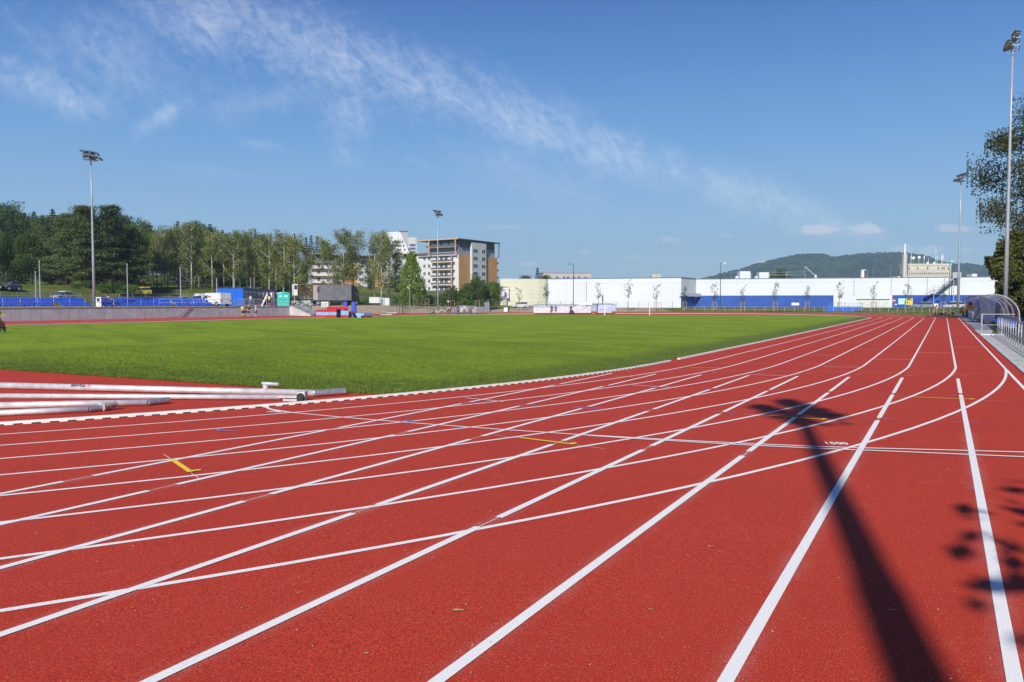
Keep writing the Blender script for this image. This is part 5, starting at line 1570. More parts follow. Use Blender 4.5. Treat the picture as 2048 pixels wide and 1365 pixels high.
# white trailer / container further right
r0, r1 = atz(744, 170, 1.2), atz(765, 170, 1.2)
rz, L = frame2(r0, r1)
o = empty('white_trailer', r0, rz, 'long white box trailer standing on the bank behind the mesh fence', 'trailer')
q = MB(); q.box(-0.6, L * 0.78, 0, 2.2, 0.75, 2.0); q.build('box', WPAINT, o)
q = MB(); q.box(L * 0.80, L * 1.2, 0, 2.2, 0.0, 1.85); q.build('cabin', mat('pale_panel', (0.55, 0.58, 0.66), 0.5), o)
q = MB(); q.box(L * 1.22, L * 1.65, 0, 2.2, 0.1, 1.8); q.build('side_box', WPAINT, o)
q = MB(); q.box(L * 0.83, L * 1.02, -0.02, -0.003, 0.1, 1.6); q.build('door', mat('door_blue_grey', (0.18, 0.22, 0.32), 0.5), o)

# ------------------------------------------------------------------ landing mats of the jumps
RED = mat('mat_red', (0.62, 0.015, 0.02), 0.55, var=0.08, scale=1.2)
LBLUE = mat('mat_pale_blue', (0.30, 0.46, 0.78), 0.55, var=0.12, scale=1.0)
MBLUE = mat('mat_blue', (0.03, 0.08, 0.55), 0.55, var=0.08)
DBLUE = mat('mat_mid_blue', (0.10, 0.17, 0.45), 0.55, var=0.08)


def matblock(px0, px1, d0, d1, z0, z1, m, depth, parent, name, base):
    a, b_ = atz(px0, d0, 0), atz(px1, d1, 0)
    rz, L = frame2(a, b_)
    M = Matrix.Translation((a.x - base.x, a.y - base.y, 0)) @ Matrix.Rotation(rz, 4, 'Z')
    q = MB(); q.box(0, L, 0, depth, z0, z1); return q.build(name, m, parent, M=M)


bs = atz(632, 118.5, 0); zm = gz(bs.x, bs.y) - 0.02; bs.z = zm
lm_ = empty('landing_mat', bs, 0, 'big red and pale blue landing mat block beside the foot of the steps', 'landing mat', 'landing mats of the jumps')
for i, (z0, z1, m1, m2) in enumerate(((0, 0.36, RED, mat('mat_dark_red', (0.20, 0.012, 0.03), 0.6)), (0.362, 0.83, LBLUE, DBLUE), (0.832, 1.22, RED, MATS['mat_dark_red']))):
    matblock(632, 672.5, 118.5, 119.2, z0, z1, m1, 3.0, lm_, 'foam_layer', bs)
    matblock(672.6, 683, 119.2, 121.5, z0, z1, m2, 2.2, lm_, 'side_panel', bs)
matblock(655, 697, 119.6, 120.4, 1.222, 1.62, RED, 2.4, lm_, 'top_mat', bs)
b2 = atz(682.5, 117.6, zm)
l2 = empty('landing_mat', b2, 0, 'low rounded red mat with pale blue cover before the blue uprights', 'landing mat', 'landing mats of the jumps')
matblock(682.5, 697, 117.6, 117.9, 0, 0.34, RED, 1.4, l2, 'foam_layer', b2); matblock(682.3, 697.2, 117.5, 117.8, 0.342, 1.05, LBLUE, 1.5, l2, 'cover', b2)
matblock(697.5, 707, 118.4, 118.6, 0.45, 0.92, MATS['mat_dark_red'], 1.2, l2, 'side_pad', b2); matblock(697.5, 707, 118.5, 118.7, 0.0, 0.448, mat('mat_slate', (0.12, 0.15, 0.22), 0.6), 1.2, l2, 'side_pad', b2)
b3 = atz(712, 118.0, zm)
l3 = empty('landing_mat', b3, 0, 'long low blue and dark red mat right of the blue uprights', 'landing mat', 'landing mats of the jumps')
matblock(727, 743.5, 118, 118.5, 0, 0.36, MATS['mat_dark_red'], 2, l3, 'foam_layer', b3); matblock(727, 743.5, 118, 118.5, 0.362, 0.70, DBLUE, 2, l3, 'foam_layer', b3)
matblock(711, 727, 118.2, 118.0, 0.30, 0.66, LBLUE, 2, l3, 'cover', b3); matblock(714, 722, 117.9, 117.9, 0, 0.3, LBLUE, 1, l3, 'cover', b3)
for i, (px, wpx, top, l) in enumerate(((689.5, 7, 604, 'short blue padded upright rising behind the red mats'), (706, 8, 604, 'tall blue padded upright with a sloping base right of the red mats'))):
    p_ = atz(px, 121.5 - i * 2.2, zm); tp_ = at(px, top, 121.5 - i * 2.2).z - zm
    o = empty('padded_upright', p_, math.atan2(RDIR.y, RDIR.x), l, 'upright', 'blue padded jump uprights')
    w_ = wpx * 120 / F / 2
    q = MB(); q.prism([(-w_, 0), (w_ * 1.5 + i * 0.35, 0), (w_ * 1.25, 0.5), (w_, tp_), (-w_ * 0.8, tp_)], 0, 0.8, 'y'); q.build('pad', MBLUE, o)
    if i: q = MB(); q.prism([(w_, 0), (w_ + 0.9, 0), (w_ + 0.7, 0.28), (w_, 0.5)], 0, 1.0, 'y'); q.build('foot_pad', mat('mat_navy', (0.02, 0.04, 0.28), 0.6), o)

# bicycle rack / hurdle frames, mower, rubble, pallets on the dirt
HUR = mat('dark_metal', (0.06, 0.065, 0.07), 0.5, 0.4)
for i, (px, d) in enumerate(((794, 147), (799, 147.6), (804, 147.2), (808, 148))):
    o = empty('hurdle', onground(px, d), math.atan2(RDIR.y, RDIR.x) + (0.3 * (i % 2) - 0.1), 'dark metal hurdle frame in the cluster before the dirt bank, %s from the left' % ORD[i], 'hurdle', 'metal hurdle frames by the far bend')
    q = MB(); q.tube([(0, 0, 0.05), (0, 0, 1.0), (0, 0, 1.65 - i * 0.2)], 0.045, 6); q.tube([(1.05, 0, 0.05), (1.05, 0, 1.65 - i * 0.2)], 0.045, 6); q.build('uprights', HUR, o)
    q = MB(); q.obox((-0.06, 0, 1.62 - i * 0.2), (1.12, 0, 1.62 - i * 0.2), 0.03, 0.08); q.obox((0, 0, 0.85), (1.05, 0, 0.85), 0.03, 0.03); q.build('bar', HUR, o)
    q = MB(); q.obox((0, -0.5, 0.05), (0, 0.5, 0.05), 0.05, 0.05); q.obox((1.05, -0.5, 0.05), (1.05, 0.5, 0.05), 0.05, 0.05); q.build('feet', HUR, o)
o = empty('hurdle', onground(784, 145), 2.2, 'small folded metal stand left of the hurdle frames', 'stand')
q = MB(); q.tube([(0, 0, 0), (0.4, 0, 0.75), (0.8, 0, 0)], 0.03, 5); q.tube([(0, 0.5, 0), (0.4, 0.5, 0.75), (0.8, 0.5, 0)], 0.03, 5); q.obox((0.4, 0, 0.75), (0.4, 0.5, 0.75), 0.04, 0.04); q.build('frame', HUR, o)
o = empty('white_slab_stack', onground(761, 138), math.atan2(RDIR.y, RDIR.x), 'flat white boards lying on the ground left of the hurdle frames', 'boards')
q = MB(); q.box(0, 1.9, 0, 1.2, 0.0, 0.07); q.box(0.9, 2.6, 1.6, 2.7, 0.3, 0.36); q.build('boards', WPAINT, o)
o = empty('lawn_mower', onground(856, 140), math.atan2(RDIR.y, RDIR.x), 'dark walk-behind machine with a raised handle at the edge of the lawn', 'mower')
q = MB(); q.prism([(0, 0.12), (0.1, 0.35), (0.6, 0.45), (1.0, 0.75), (1.15, 0.6), (1.1, 0.15)], -0.3, 0.3, 'y'); q.build('body', HUR, o)
q = MB(); q.tube([(1.0, -0.25, 0.6), (1.6, -0.25, 1.15), (1.6, 0.25, 1.15), (1.0, 0.25, 0.6)], 0.022, 6); q.build('handle', GALV, o)
for x in (0.15, 0.9): wheel(o, x, -0.33, 0.16, 0.09); wheel(o, x, 0.33, 0.16, 0.09)


def rocks(name, label, cx, w, dpt, hgt, n, seed, m):
    r = random.Random(seed); q = MB()
    for i in range(n):
        x, y = r.gauss(0, w * 0.33), r.gauss(0, dpt * 0.33); e = max(0, 1 - (x / w) ** 2 * 2.2)
        z = r.uniform(0, hgt) * e; s_ = r.uniform(0.12, 0.42)
        pts = [(x + r.uniform(-s_, s_), y + r.uniform(-s_, s_), max(-0.02, z + r.uniform(-s_ * 0.6, s_ * 0.6))) for _ in range(9)]
        bm = bmesh.new()
        for p_ in pts: bm.verts.new(p_)
        bmesh.ops.convex_hull(bm, input=bm.verts); bm.verts.ensure_lookup_table()
        ids = {v: k for k, v in enumerate(bm.verts)}
        q.add([v.co[:] for v in bm.verts], [tuple(ids[v] for v in f.verts) for f in bm.faces]); bm.free()
    o = q.build(name, m, loc=cx); o.rotation_euler = (0, 0, math.atan2(RDIR.y, RDIR.x))
    return tag(o, label, 'rubble', kind='stuff')


rocks('rubble', 'heap of pale broken stone at the head of the steps', onground(586, 134, 1.42), 2.6, 1.4, 0.9, 70, 3, mat('pale_stone', (0.46, 0.45, 0.43), 0.9, var=0.2, scale=2))
rocks('rubble', 'heap of pale sacks and stone right of the middle light mast', onground(890, 158, 0.1), 2.2, 1.2, 1.2, 60, 4, MATS['pale_stone'])
rocks('rubble', 'brown heap of sandy stone left of the paving stacks', onground(901, 156, 0.1), 1.6, 1.0, 0.9, 40, 5, mat('brown_stone', (0.36, 0.29, 0.20), 0.95, var=0.2, scale=2))
rocks('rubble', 'brown spoil heap with debris at the foot of the far light mast', onground(1890, 118, 0.12), 2.6, 1.0, 0.45, 80, 6, mat('spoil', (0.19, 0.12, 0.065), 0.95, var=0.3, scale=2))
# stacks of paving under plastic
a, b_ = atz(907, 153, 0.05), atz(952, 155, 0.05); rz, L = frame2(a, b_)
o = empty('paving_stack', a, rz, 'long stack of grey paving blocks behind the workmen', 'paving stack', 'stacks of grey paving blocks')
q = MB(); q.prism([(0, 0), (L, 0), (L, 1.32), (L * 0.42, 1.42), (0.2, 1.0)], 0, 1.3, 'y'); q.build('blocks', mat('grey_blocks', (0.30, 0.30, 0.33), 0.85, col2=(0.18, 0.18, 0.21), scale=2.2), o)
q = MB(); q.box(L * 0.28, L * 0.62, -0.02, -0.004, 0.25, 1.0); q.build('wrapping', mat('plastic_wrap', (0.62, 0.63, 0.68), 0.3, var=0.25, scale=2), o)
a, b_ = atz(953, 152.5, 0.05), atz(970, 154, 0.05); rz, L = frame2(a, b_)
o = empty('paving_stack', a, rz, 'shorter ribbed grey stack at the right end of the paving blocks', 'paving stack', 'stacks of grey paving blocks')
q = MB(); q.box(0, L, 0, 1.2, 0, 1.15)
for i in range(9): q.box(0.05 + i * L / 9, 0.12 + i * L / 9, -0.03, -0.002, 0.05, 1.12)
q.build('blocks', mat('lilac_grey_blocks', (0.36, 0.35, 0.40), 0.85, var=0.1), o)
o = empty('white_bin', onground(1012, 168), 0.4, 'small white box with a dark side on the grass before the cream wall', 'box')
q = MB(); q.box(-0.45, 0.35, 0, 0.7, 0, 0.85); q.build('body', WPAINT, o); q = MB(); q.prism([(0.352, 0), (0.36, 0.85), (0.75, 0.85), (0.5, 0)], 0, 0.7, 'y'); q.build('lid', BLACKP, o)

# hi-vis worker with the red marking cart at the left edge
p_ = gp(-6, 664, -0.2)
o = empty('line_marking_cart', p_, 2.2, 'red wheeled marking cart at the left edge of the lawn', 'cart')
q = MB(); q.prism([(-0.5, 0.2), (0.45, 0.2), (0.62, 0.55), (0.1, 0.85), (-0.5, 0.6)], -0.28, 0.28, 'y'); q.build('body', mat('cart_red', (0.40, 0.015, 0.015), 0.4), o)
q = MB(); q.tube([(-0.45, -0.2, 0.6), (-0.95, -0.2, 1.05), (-0.95, 0.2, 1.05), (-0.45, 0.2, 0.6)], 0.02, 6); q.build('handle', BLACKP, o)
for x in (-0.35, 0.42): wheel(o, x, -0.33, 0.17, 0.08); wheel(o, x, 0.33, 0.17, 0.08)
p2 = gp(-4, 662, -0.2); person(p2, 1.9, 'worker in a yellow-green safety vest and dark red trousers at the left edge', (0.55, 0.62, 0.05), (0.25, 0.02, 0.02), long_pants=True, arms='reach', bend=0.25, h=1.72)

# red hose running down the wall
q = MB(); hp = [at(414, 612.5, 108.2), at(412, 617, 107.8), at(403, 625, 107.2), at(397, 631, 106.6), at(390, 634.5, 106.2), at(375, 635.5, 105.6), at(360, 636, 105.0)]
for v in hp: v.x = WS + 0.09 + max(0, 0.4 - v.z) * 0.2
hp[0].z = 1.47
for v in hp[4:]: v.z = gz(v.x, v.y) + 0.03
q.tube(hp, 0.045, 6); tag(q.build('hose', mat('red_hose', (0.38, 0.10, 0.10), 0.6), smooth_=True), 'thin red hose hanging down the retaining wall', 'hose')

# ------------------------------------------------------------------ mesh fences
FG = mat('fence_green', (0.02, 0.05, 0.035), 0.5)


def mesh_mat(name, col, fill=0.12, sc=9.0):
    if name in MATS: return MATS[name]
    m = bpy.data.materials.new(name); m.use_nodes = True
    N = NT(m.node_tree); N.n.clear()
    tc = N.new('ShaderNodeTexCoord'); sep = N.new('ShaderNodeSeparateXYZ'); N.l.new(tc.outputs['UV'], sep.inputs[0])
    def line(v, s_):
        f = N.math('FRACT', N.math('MULTIPLY', v, s_)); return N.math('LESS_THAN', f, fill)
    msk = N.math('MAXIMUM', line(sep.outputs[0], sc), line(sep.outputs[1], sc * 0.4))
    d = N.new('ShaderNodeBsdfPrincipled'); d.inputs['Base Color'].default_value = col + (1,); d.inputs['Roughness'].default_value = 0.5
    t = N.new('ShaderNodeBsdfTransparent'); mx = N.new('ShaderNodeMixShader')
    N.l.new(msk, mx.inputs[0]); N.l.new(t.outputs[0], mx.inputs[1]); N.l.new(d.outputs[0], mx.inputs[2])
    o = N.new('ShaderNodeOutputMaterial'); N.l.new(mx.outputs[0], o.inputs[0]); MATS[name] = m
    return m


def mesh_fence(pts, h, label, every=2.5, pm=FG, mm=None, rp=0.035):
    P = [Vector(p) for p in pts]; O = P[0]
    root = empty('mesh_fence', O, 0, label, 'fence', 'wire mesh fences')
    me = bpy.data.meshes.new('wire_mesh'); vs = []; fs = []; uv = []
    acc = 0
    for a, b_ in zip(P[:-1], P[1:]):
        k = len(vs); L = (b_ - a).length
        vs += [a - O, b_ - O, b_ - O + Vector((0, 0, h)), a - O + Vector((0, 0, h))]; fs.append((k, k + 1, k + 2, k + 3))
        uv += [(acc, 0), (acc + L, 0), (acc + L, h), (acc, h)]; acc += L
    me.from_pydata(vs, [], fs); u = me.uv_layers.new()
    for i, w_ in enumerate(uv): u.data[i].uv = w_
    me.materials.append(mm or mesh_mat('mesh_green', (0.02, 0.05, 0.035)))
    link('wire_mesh', me, root)
    L = acc; n = min(99, int(L / every))
    for i in range(n + 1):
        x = L * i / n
        for a, b_ in zip(P[:-1], P[1:]):
            l_ = (b_ - a).length
            if x <= l_ + 1e-6: v = a.lerp(b_, min(1, x / l_)) - O; break
            x -= l_
        q = MB(); q.tube([v + Vector((0, 0, -0.1)), v + Vector((0, 0, h + 0.08))], rp, 6); q.build('post', pm, root)


mesh_fence([(-119, 10, 1.5), (-119, 96, 1.5)], 2.0, 'dark green mesh fence behind the left stands under the trees')
mesh_fence([atz(480, 148, 1.5), atz(596, 152, 1.5), atz(720, 156, 1.35), atz(800, 159, 1.3), atz(905, 172, 0.6), atz(1000, 176, 0.4)], 2.3, 'dark green mesh fence behind the trailer and the dirt bank')
mesh_fence([atz(1032, 178, 0.3), atz(1345, 176, 0.25)], 1.95, 'dark mesh fence before the white store wall', 2.45, HUR, mesh_mat('mesh_grey', (0.3, 0.32, 0.34), 0.05))
mesh_fence([atz(1690, 172, 0.25), atz(1785, 170, 0.25)], 1.9, 'thin mesh fence before the white wall near the blue corner', 2.6, HUR, MATS['mesh_grey'])

# boundary rails of the far bend and along the straight
arc = []
for i in range(0, 34):
    ph = math.radians(8 + i * 2.55)
    R = R8 + 3.0
    s_, t_ = SCN + R * math.cos(ph), T1 + R * math.sin(ph)
    arc.append((s_, t_, 0.10))
pipe_rail('railing', arc, 1.08, (0.55, 1.08), 'grey pipe railing curving round the outside of the far bend', 2.05, r=0.035)
pipe_rail('railing', [(2.75, 126, 0.05), (2.75, 95.0, 0.0)], 1.1, (0.2, 0.65, 1.1), 'long grey railing along the far part of the straight', 1.2, r=0.026)
pipe_rail('railing', [(2.72, 53.0, 0.0), (2.72, 10.0, 0.0)], 1.1, (0.45, 1.1), 'grey railing along the near right edge before the dark apron', 1.45, r=0.021)
for nm, tt in (('far', 58.0), ('near', 50.6)):
    pass
GATE = mat('gate_grey', (0.30, 0.31, 0.34), 0.5)
g = empty('railing_gate', (1.98, 53.6, 0.0), 0, 'pale gate posts with a low threshold in the railing gap', 'gate')
q = MB(); q.box(-0.07, 0.01, -0.08, 0.08, 0, 1.25); q.build('post', GATE, g)
q = MB(); q.box(0.92, 1.02, -0.2, 0.0, 0, 1.0); q.build('post', GATE, g)
q = MB(); q.box(-0.1, 1.1, -0.4, 0.3, 0.03, 0.07); q.build('threshold', WPAINT, g)
q = MB(); q.obox((0.0, 0, 1.22), (1.6, 0.2, 1.22), 0.05, 0.05); q.obox((0, 0, 0.6), (1.6, 0.2, 0.6), 0.04, 0.04); q.build('rail', GATE, g)
pts_plant = leafquads(np.random.default_rng(2).normal(size=(120, 3)) * [0.12, 0.12, 0.10] + [0, 0, 0.2], 0.10, np.random.default_rng(2))
pl = empty('weed_clump', (2.72, 54.2, 0.05), 0, 'dark plant clump between the gate posts', 'plant'); quads_obj('leaves', pts_plant, L_DARK, pl)

# ------------------------------------------------------------------ dugouts
def acrylic():
    m = bpy.data.materials.new('smoked_acrylic'); m.use_nodes = True
    N = NT(m.node_tree); N.n.clear()
    g_ = N.new('ShaderNodeBsdfPrincipled'); g_.inputs['Base Color'].default_value = (0.26, 0.27, 0.33, 1); g_.inputs['Roughness'].default_value = 0.22
    t = N.new('ShaderNodeBsdfTransparent'); t.inputs[0].default_value = (0.72, 0.74, 0.85, 1)
    mx = N.new('ShaderNodeMixShader'); mx.inputs[0].default_value = 0.34
    N.l.new(t.outputs[0], mx.inputs[1]); N.l.new(g_.outputs[0], mx.inputs[2])
    o = N.new('ShaderNodeOutputMaterial'); N.l.new(mx.outputs[0], o.inputs[0]); return m


ACR = acrylic()
RIB = mat('dugout_rib', (0.36, 0.37, 0.42), 0.4, 0.2)


def dugout(s0, t0, length, label, H_=2.38, D_=1.5):
    root = empty('dugout', (s0, t0, 0.03), 0, label, 'dugout', 'curved players shelters')
    prof = []
    for i in range(13):           # from the front lip over the top down to the back foot
        a = math.radians(97 - i * 8.1)
        prof.append((0.05 + (D_ - 0.05) * math.cos(a), H_ - 1.35 + 1.35 * math.sin(a)))
    prof = [p_ for p_ in prof if p_[1] > 0.86]; prof.append((prof[-1][0] + 0.02, 0.85)); 
    n = 4
    for k in range(n):
        y0, y1 = k * length / n + 0.03, (k + 1) * length / n - 0.03
        q = MB()
        for (x0, z0), (x1, z1) in zip(prof[:-1], prof[1:]):
            nx, nz = (z0 - z1), (x1 - x0); l_ = math.hypot(nx, nz) or 1; ox, oz = nx / l_ * 0.008, nz / l_ * 0.008
            q.add([(x0, y0, z0), (x0, y1, z0), (x1, y1, z1), (x1, y0, z1)], [(0, 1, 2, 3)])
        q.build('panel', ACR, root, smooth_=True)
    for k in range(n + 1):
        y = k * length / n
        q = MB()
        pf = prof + [(prof[-1][0], 0.0)]
        for (x0, z0), (x1, z1) in zip(pf[:-1], pf[1:]): q.obox((x0, y, z0), (x1, y, z1), 0.07, 0.09, up=Vector((0, 1, 0)))
        q.build('rib', RIB, root)
    xb = prof[-1][0]
    q = MB(); q.box(xb - 0.02, xb + 0.02, 0, length, 0.05, 0.84); q.build('lower_panel', mat('dugout_lower', (0.20, 0.20, 0.26), 0.5), root)
    for y in (length,):
        q = MB(); poly = [(x, z) for x, z in prof] + [(xb, 0.1), (D_ * 0.25, 0.1)]
        q.prism(poly, y - 0.006, y + 0.006, 'y'); q.build('end_panel', ACR, root)
    q = MB(); q.obox((prof[0][0], 0, prof[0][1]), (prof[0][0], length, prof[0][1]), 0.06, 0.06); q.obox((xb, 0, 0.87), (xb, length, 0.87), 0.06, 0.05); q.obox((xb, 0, 0.04), (xb, length, 0.04), 0.06, 0.05); q.build('beam', RIB, root)
    for k in range(int(length / 0.62)):
        link('seat', SM1, root, (xb - 0.35, 0.35 + k * 0.62, 0.32)).rotation_euler = (0, 0, math.pi)
    q = MB(); q.box(xb - 0.55, xb - 0.15, 0.1, length - 0.1, 0.28, 0.33); q.build('bench_beam', GALV, root)


dugout(2.70, 59.5, 20.0, 'nearer curved plexiglass dugout at the right edge')
dugout(2.75, 84.0, 18.0, 'farther curved plexiglass dugout beside the yellow digger')

# ------------------------------------------------------------------ yellow digger
YEL = mat('digger_yellow', (0.80, 0.36, 0.02), 0.45, var=0.08)
p_ = atz(1944, 104, 0.05)
dg = empty('digger', p_, 0.12 + math.pi, 'yellow wheeled digger with a cab behind the end of the railing', 'digger')
q = MB(); q.box(-0.75, 0.95, -1.2, 1.4, 0.75, 1.25); q.box(-0.65, 0.75, -0.2, 1.5, 1.25, 1.6); q.build('body', YEL, dg)
for x in (-0.6, 0.7):
    for y in (-0.9, 1.1):
        e = empty('wheel', (x, y, 0.5)); e.parent = dg
        q = MB(); q.tube([(-0.16, 0, 0), (0.16, 0, 0)], 0.5, 14); q.build('tyre', DARK, e); q = MB(); q.tube([(-0.17, 0, 0), (0.17, 0, 0)], 0.25, 10); q.build('rim', YEL, e)
q = MB()
for x in (-0.62, 0.62):
    for y in (-0.3, 1.2): q.obox((x, y, 1.2), (x, y, 2.55), 0.08, 0.08)
q.box(-0.78, 0.78, -0.45, 1.35, 2.55, 2.68); q.box(-0.5, -0.3, -0.4, -0.3, 2.68, 2.78); q.box(0.3, 0.5, -0.4, -0.3, 2.68, 2.78); q.build('cab_frame', YEL, dg)
q = MB(); q.obox((-0.55, -1.2, 0.9), (-0.75, -2.0, 1.35), 0.14, 0.2); q.obox((0.75, -1.2, 0.9), (0.85, -2.0, 1.3), 0.14, 0.2); q.build('loader_arm', YEL, dg)
q = MB(); q.prism([(-2.45, 0.5), (-2.35, 0.45), (-1.95, 0.5), (-1.9, 1.2), (-2.0, 1.2), (-2.1, 0.65)], -1.15, 1.15, 'x'); q.build('bucket', YEL, dg)
q = MB(); q.obox((-1.15, 0.6, 0.6), (-1.35, 0.6, 1.6), 0.2, 0.25); q.obox((-1.35, 0.6, 1.6), (-1.05, 0.6, 2.0), 0.16, 0.2); q.build('rear_arm', YEL, dg)
q = MB(); q.box(-0.28, 0.28, 0.2, 0.75, 1.3, 1.5); q.box(-0.28, 0.28, 0.7, 0.82, 1.3, 2.0); q.build('driver_seat', mat('seat_red', (0.30, 0.01, 0.02), 0.6), dg)
p3 = Vector((p_.x - 0.2 * math.sin(0), p_.y + 0.4, 0.85))
person(Vector((p_.x - 0.25, p_.y + 0.3, 0.52)), 0.4, 'driver in a red shirt inside the cab of the digger', (0.55, 0.02, 0.03), (0.1, 0.1, 0.12), arms='reach', long_pants=True, kneel=True, h=1.7)
o = empty('warning_sign', atz(1930, 100, 0.0), YAW, 'small red and white triangular warning sign left of the digger', 'sign')
q = MB(); q.prism([(-0.35, 1.75), (0.35, 1.75), (0, 2.4)], -0.02, 0.02, 'y'); q.build('plate', mat('sign_red', (0.6, 0.03, 0.03), 0.5), o)
q = MB(); q.prism([(-0.22, 1.83), (0.22, 1.83), (0, 2.25)], -0.026, -0.022, 'y'); q.build('face', WPAINT, o)
q = MB(); q.tube([(0, 0, 0), (0, 0, 1.8)], 0.03, 6); q.build('pole', GALV, o)
pw = onground(1868, 121, 0.12); person(pw, face(pw) + 1, 'worker in an orange top bending by the spoil heap', (0.62, 0.20, 0.12), (0.35, 0.30, 0.15), arms='reach', bend=0.8, long_pants=True)

# ------------------------------------------------------------------ big store
CREAM = mat('cream_panels', (0.66, 0.65, 0.49), 0.6, var=0.03, scale=0.3)
STW = mat('white_cladding', (0.62, 0.655, 0.69), 0.6, var=0.025, scale=0.15)
STB = mat('blue_cladding', (0.012, 0.075, 0.36), 0.5, var=0.10, scale=0.5)
TRIM = mat('blue_grey_trim', (0.14, 0.19, 0.28), 0.6)
PLN = mat('plinth_grey', (0.16, 0.18, 0.22), 0.8)
ZT = 8.1
org = atz(1096, 206, 0)
sr = empty('store_building', org, 0, 'long low store with a cream rounded end, white walls and a blue base', 'store')


def L_(v): return Vector((v.x - org.x, v.y - org.y, v.z))


def wallseg(a, b_, z0, z1, th, m, name, off=0.0, parent=sr):
    a, b_ = L_(a), L_(b_); a.z = b_.z = 0
    d = (b_ - a).normalized(); n = Vector((-d.y, d.x, 0))       # away from the viewer (left to right order)
    q = MB(); A, B = a - n * off, b_ - n * off
    q.add([A + Vector((0, 0, z0)), B + Vector((0, 0, z0)), B + Vector((0, 0, z1)), A + Vector((0, 0, z1)), A + n * th + Vector((0, 0, z0)), B + n * th + Vector((0, 0, z0)), B + n * th + Vector((0, 0, z1)), A + n * th + Vector((0, 0, z1))],
          [(0, 1, 2, 3), (4, 7, 6, 5), (0, 4, 5, 1), (3, 2, 6, 7), (0, 3, 7, 4), (1, 5, 6, 2)])
    return q.build(name, m, parent)


# cream end: faceted convex wall
cpx = [(1000.5, 203), (1020, 203.1), (1040, 203.4), (1060, 203.9), (1078, 204.6), (1090, 205.4), (1095.5, 206.4)]
cw = MB(); cj = MB(); cp_l = MB(); ct = MB()
for (x0, d0), (x1, d1) in zip(cpx[:-1], cpx[1:]):
    a, b_ = L_(atz(x0, d0, 0)), L_(atz(x1, d1, 0)); d = (b_ - a).normalized(); n = Vector((-d.y, d.x, 0))
    def slab(q, z0, z1, off, th):
        A, B = a - n * off, b_ - n * off
        q.add([A + Vector((0, 0, z0)), B + Vector((0, 0, z0)), B + Vector((0, 0, z1)), A + Vector((0, 0, z1)), A + n * th + Vector((0, 0, z0)), B + n * th + Vector((0, 0, z0)), B + n * th + Vector((0, 0, z1)), A + n * th + Vector((0, 0, z1))],
              [(0, 1, 2, 3), (4, 7, 6, 5), (0, 4, 5, 1), (3, 2, 6, 7), (0, 3, 7, 4), (1, 5, 6, 2)])
    slab(cw, 1.3, ZT - 0.15, 0, 3.0); slab(cp_l, 0.2, 1.298, -0.1, 2.5); slab(ct, ZT - 0.148, ZT, 0.05, 3.0)
    for k in range(1, 7): slab(cj, 1.3 + k * 0.96, 1.33 + k * 0.96, 0.012, 0.01)
cw.build('cream_wall', CREAM, sr); cp_l.build('plinth', PLN, sr); ct.build('parapet', WPAINT, sr); cj.build('panel_joints', mat('joint_cream', (0.42, 0.40, 0.30), 0.8), sr)
wa, wb = atz(1096, 206.5, 0), atz(1362, 196, 0)
wallseg(wa, wb, 0.1, ZT, 12, STW, 'white_wall'); wallseg(wa, wb, ZT + 0.002, ZT + 0.22, 12.2, TRIM, 'roof_trim', 0.08)
wallseg(wa, atz(1228, 201.3, 0), 0.05, 1.25, 0.3, PLN, 'plinth', 0.03)
wc = atz(1391, 204, 0)
wallseg(wb, wc, 3.9, ZT - 0.003, 0.4, STW, 'side_wall', 0.0); wallseg(wb, wc, ZT + 0.004, ZT + 0.2, 0.6, TRIM, 'roof_trim', 0.1)
wallseg(wb, wc, 0.1, 3.6, 0.4, STB, 'blue_side_wall', 0.0)
wallseg(atz(1360, 195.6, 0), atz(1403, 205, 0), 3.6, 4.4, 0.5, mat('canopy_grey', (0.52, 0.56, 0.62), 0.5), 'canopy', 0.3)
wd, we_ = atz(1391, 204.6, 0), atz(2110, 184, 0)
wallseg(wd, we_, 3.85, ZT - 0.1, 14, STW, 'white_wall'); wallseg(wd, we_, ZT - 0.098, ZT + 0.06, 14.2, TRIM, 'roof_trim', 0.08)
def along(px): 
    u = (px - 1024) / F
    # intersection of the viewing ray with the front wall line
    A2, B2 = wd, we_
    dxy = Vector((RDIR.x * u + VDIR.x, RDIR.y * u + VDIR.y)); w_ = B2 - A2
    den = dxy.x * w_.y - dxy.y * w_.x
    k = (dxy.x * A2.y - dxy.y * A2.x) / -den
    p_ = A2 + w_ * k
    return Vector((p_.x, p_.y, 0))
wallseg(along(1391), along(1666), 0.1, 3.848, 14, STB, 'blue_wall', 0.02)
wallseg(along(1666.2), along(1783.5), 0.1, 3.848, 14, STW, 'white_base_wall')
wallseg(along(1784), along(2110), 0.1, 3.848, 14, STB, 'blue_wall', 0.02)
for x in (1666, 1706, 1780, 1815, 1852, 1886): 
    if x > 1700: wallseg(along(x), along(x + 1.0), 3.86, ZT - 0.12, 0.02, mat('downpipe', (0.25, 0.28, 0.32), 0.5), 'downpipe', 0.10)
for i in range(0, 34):
    x = 1396 + i * 17.5
    if 1664 < x < 1786 or x > 1960: continue
    wallseg(along(x), along(x + 0.5), 0.15, 3.8, 0.01, mat('blue_seam', (0.02, 0.05, 0.30), 0.5), 'seam', 0.03)
wallseg(along(1714), along(1776), 0.12, 2.7, 0.2, mat('pale_gate', (0.62, 0.64, 0.60), 0.6), 'loading_gate', 0.05)
wallseg(along(1712), along(1778), 2.72, 2.9, 0.3, HUR, 'gate_lintel', 0.12)
SEAMM = mat('wall_seam', (0.44, 0.48, 0.53), 0.7)
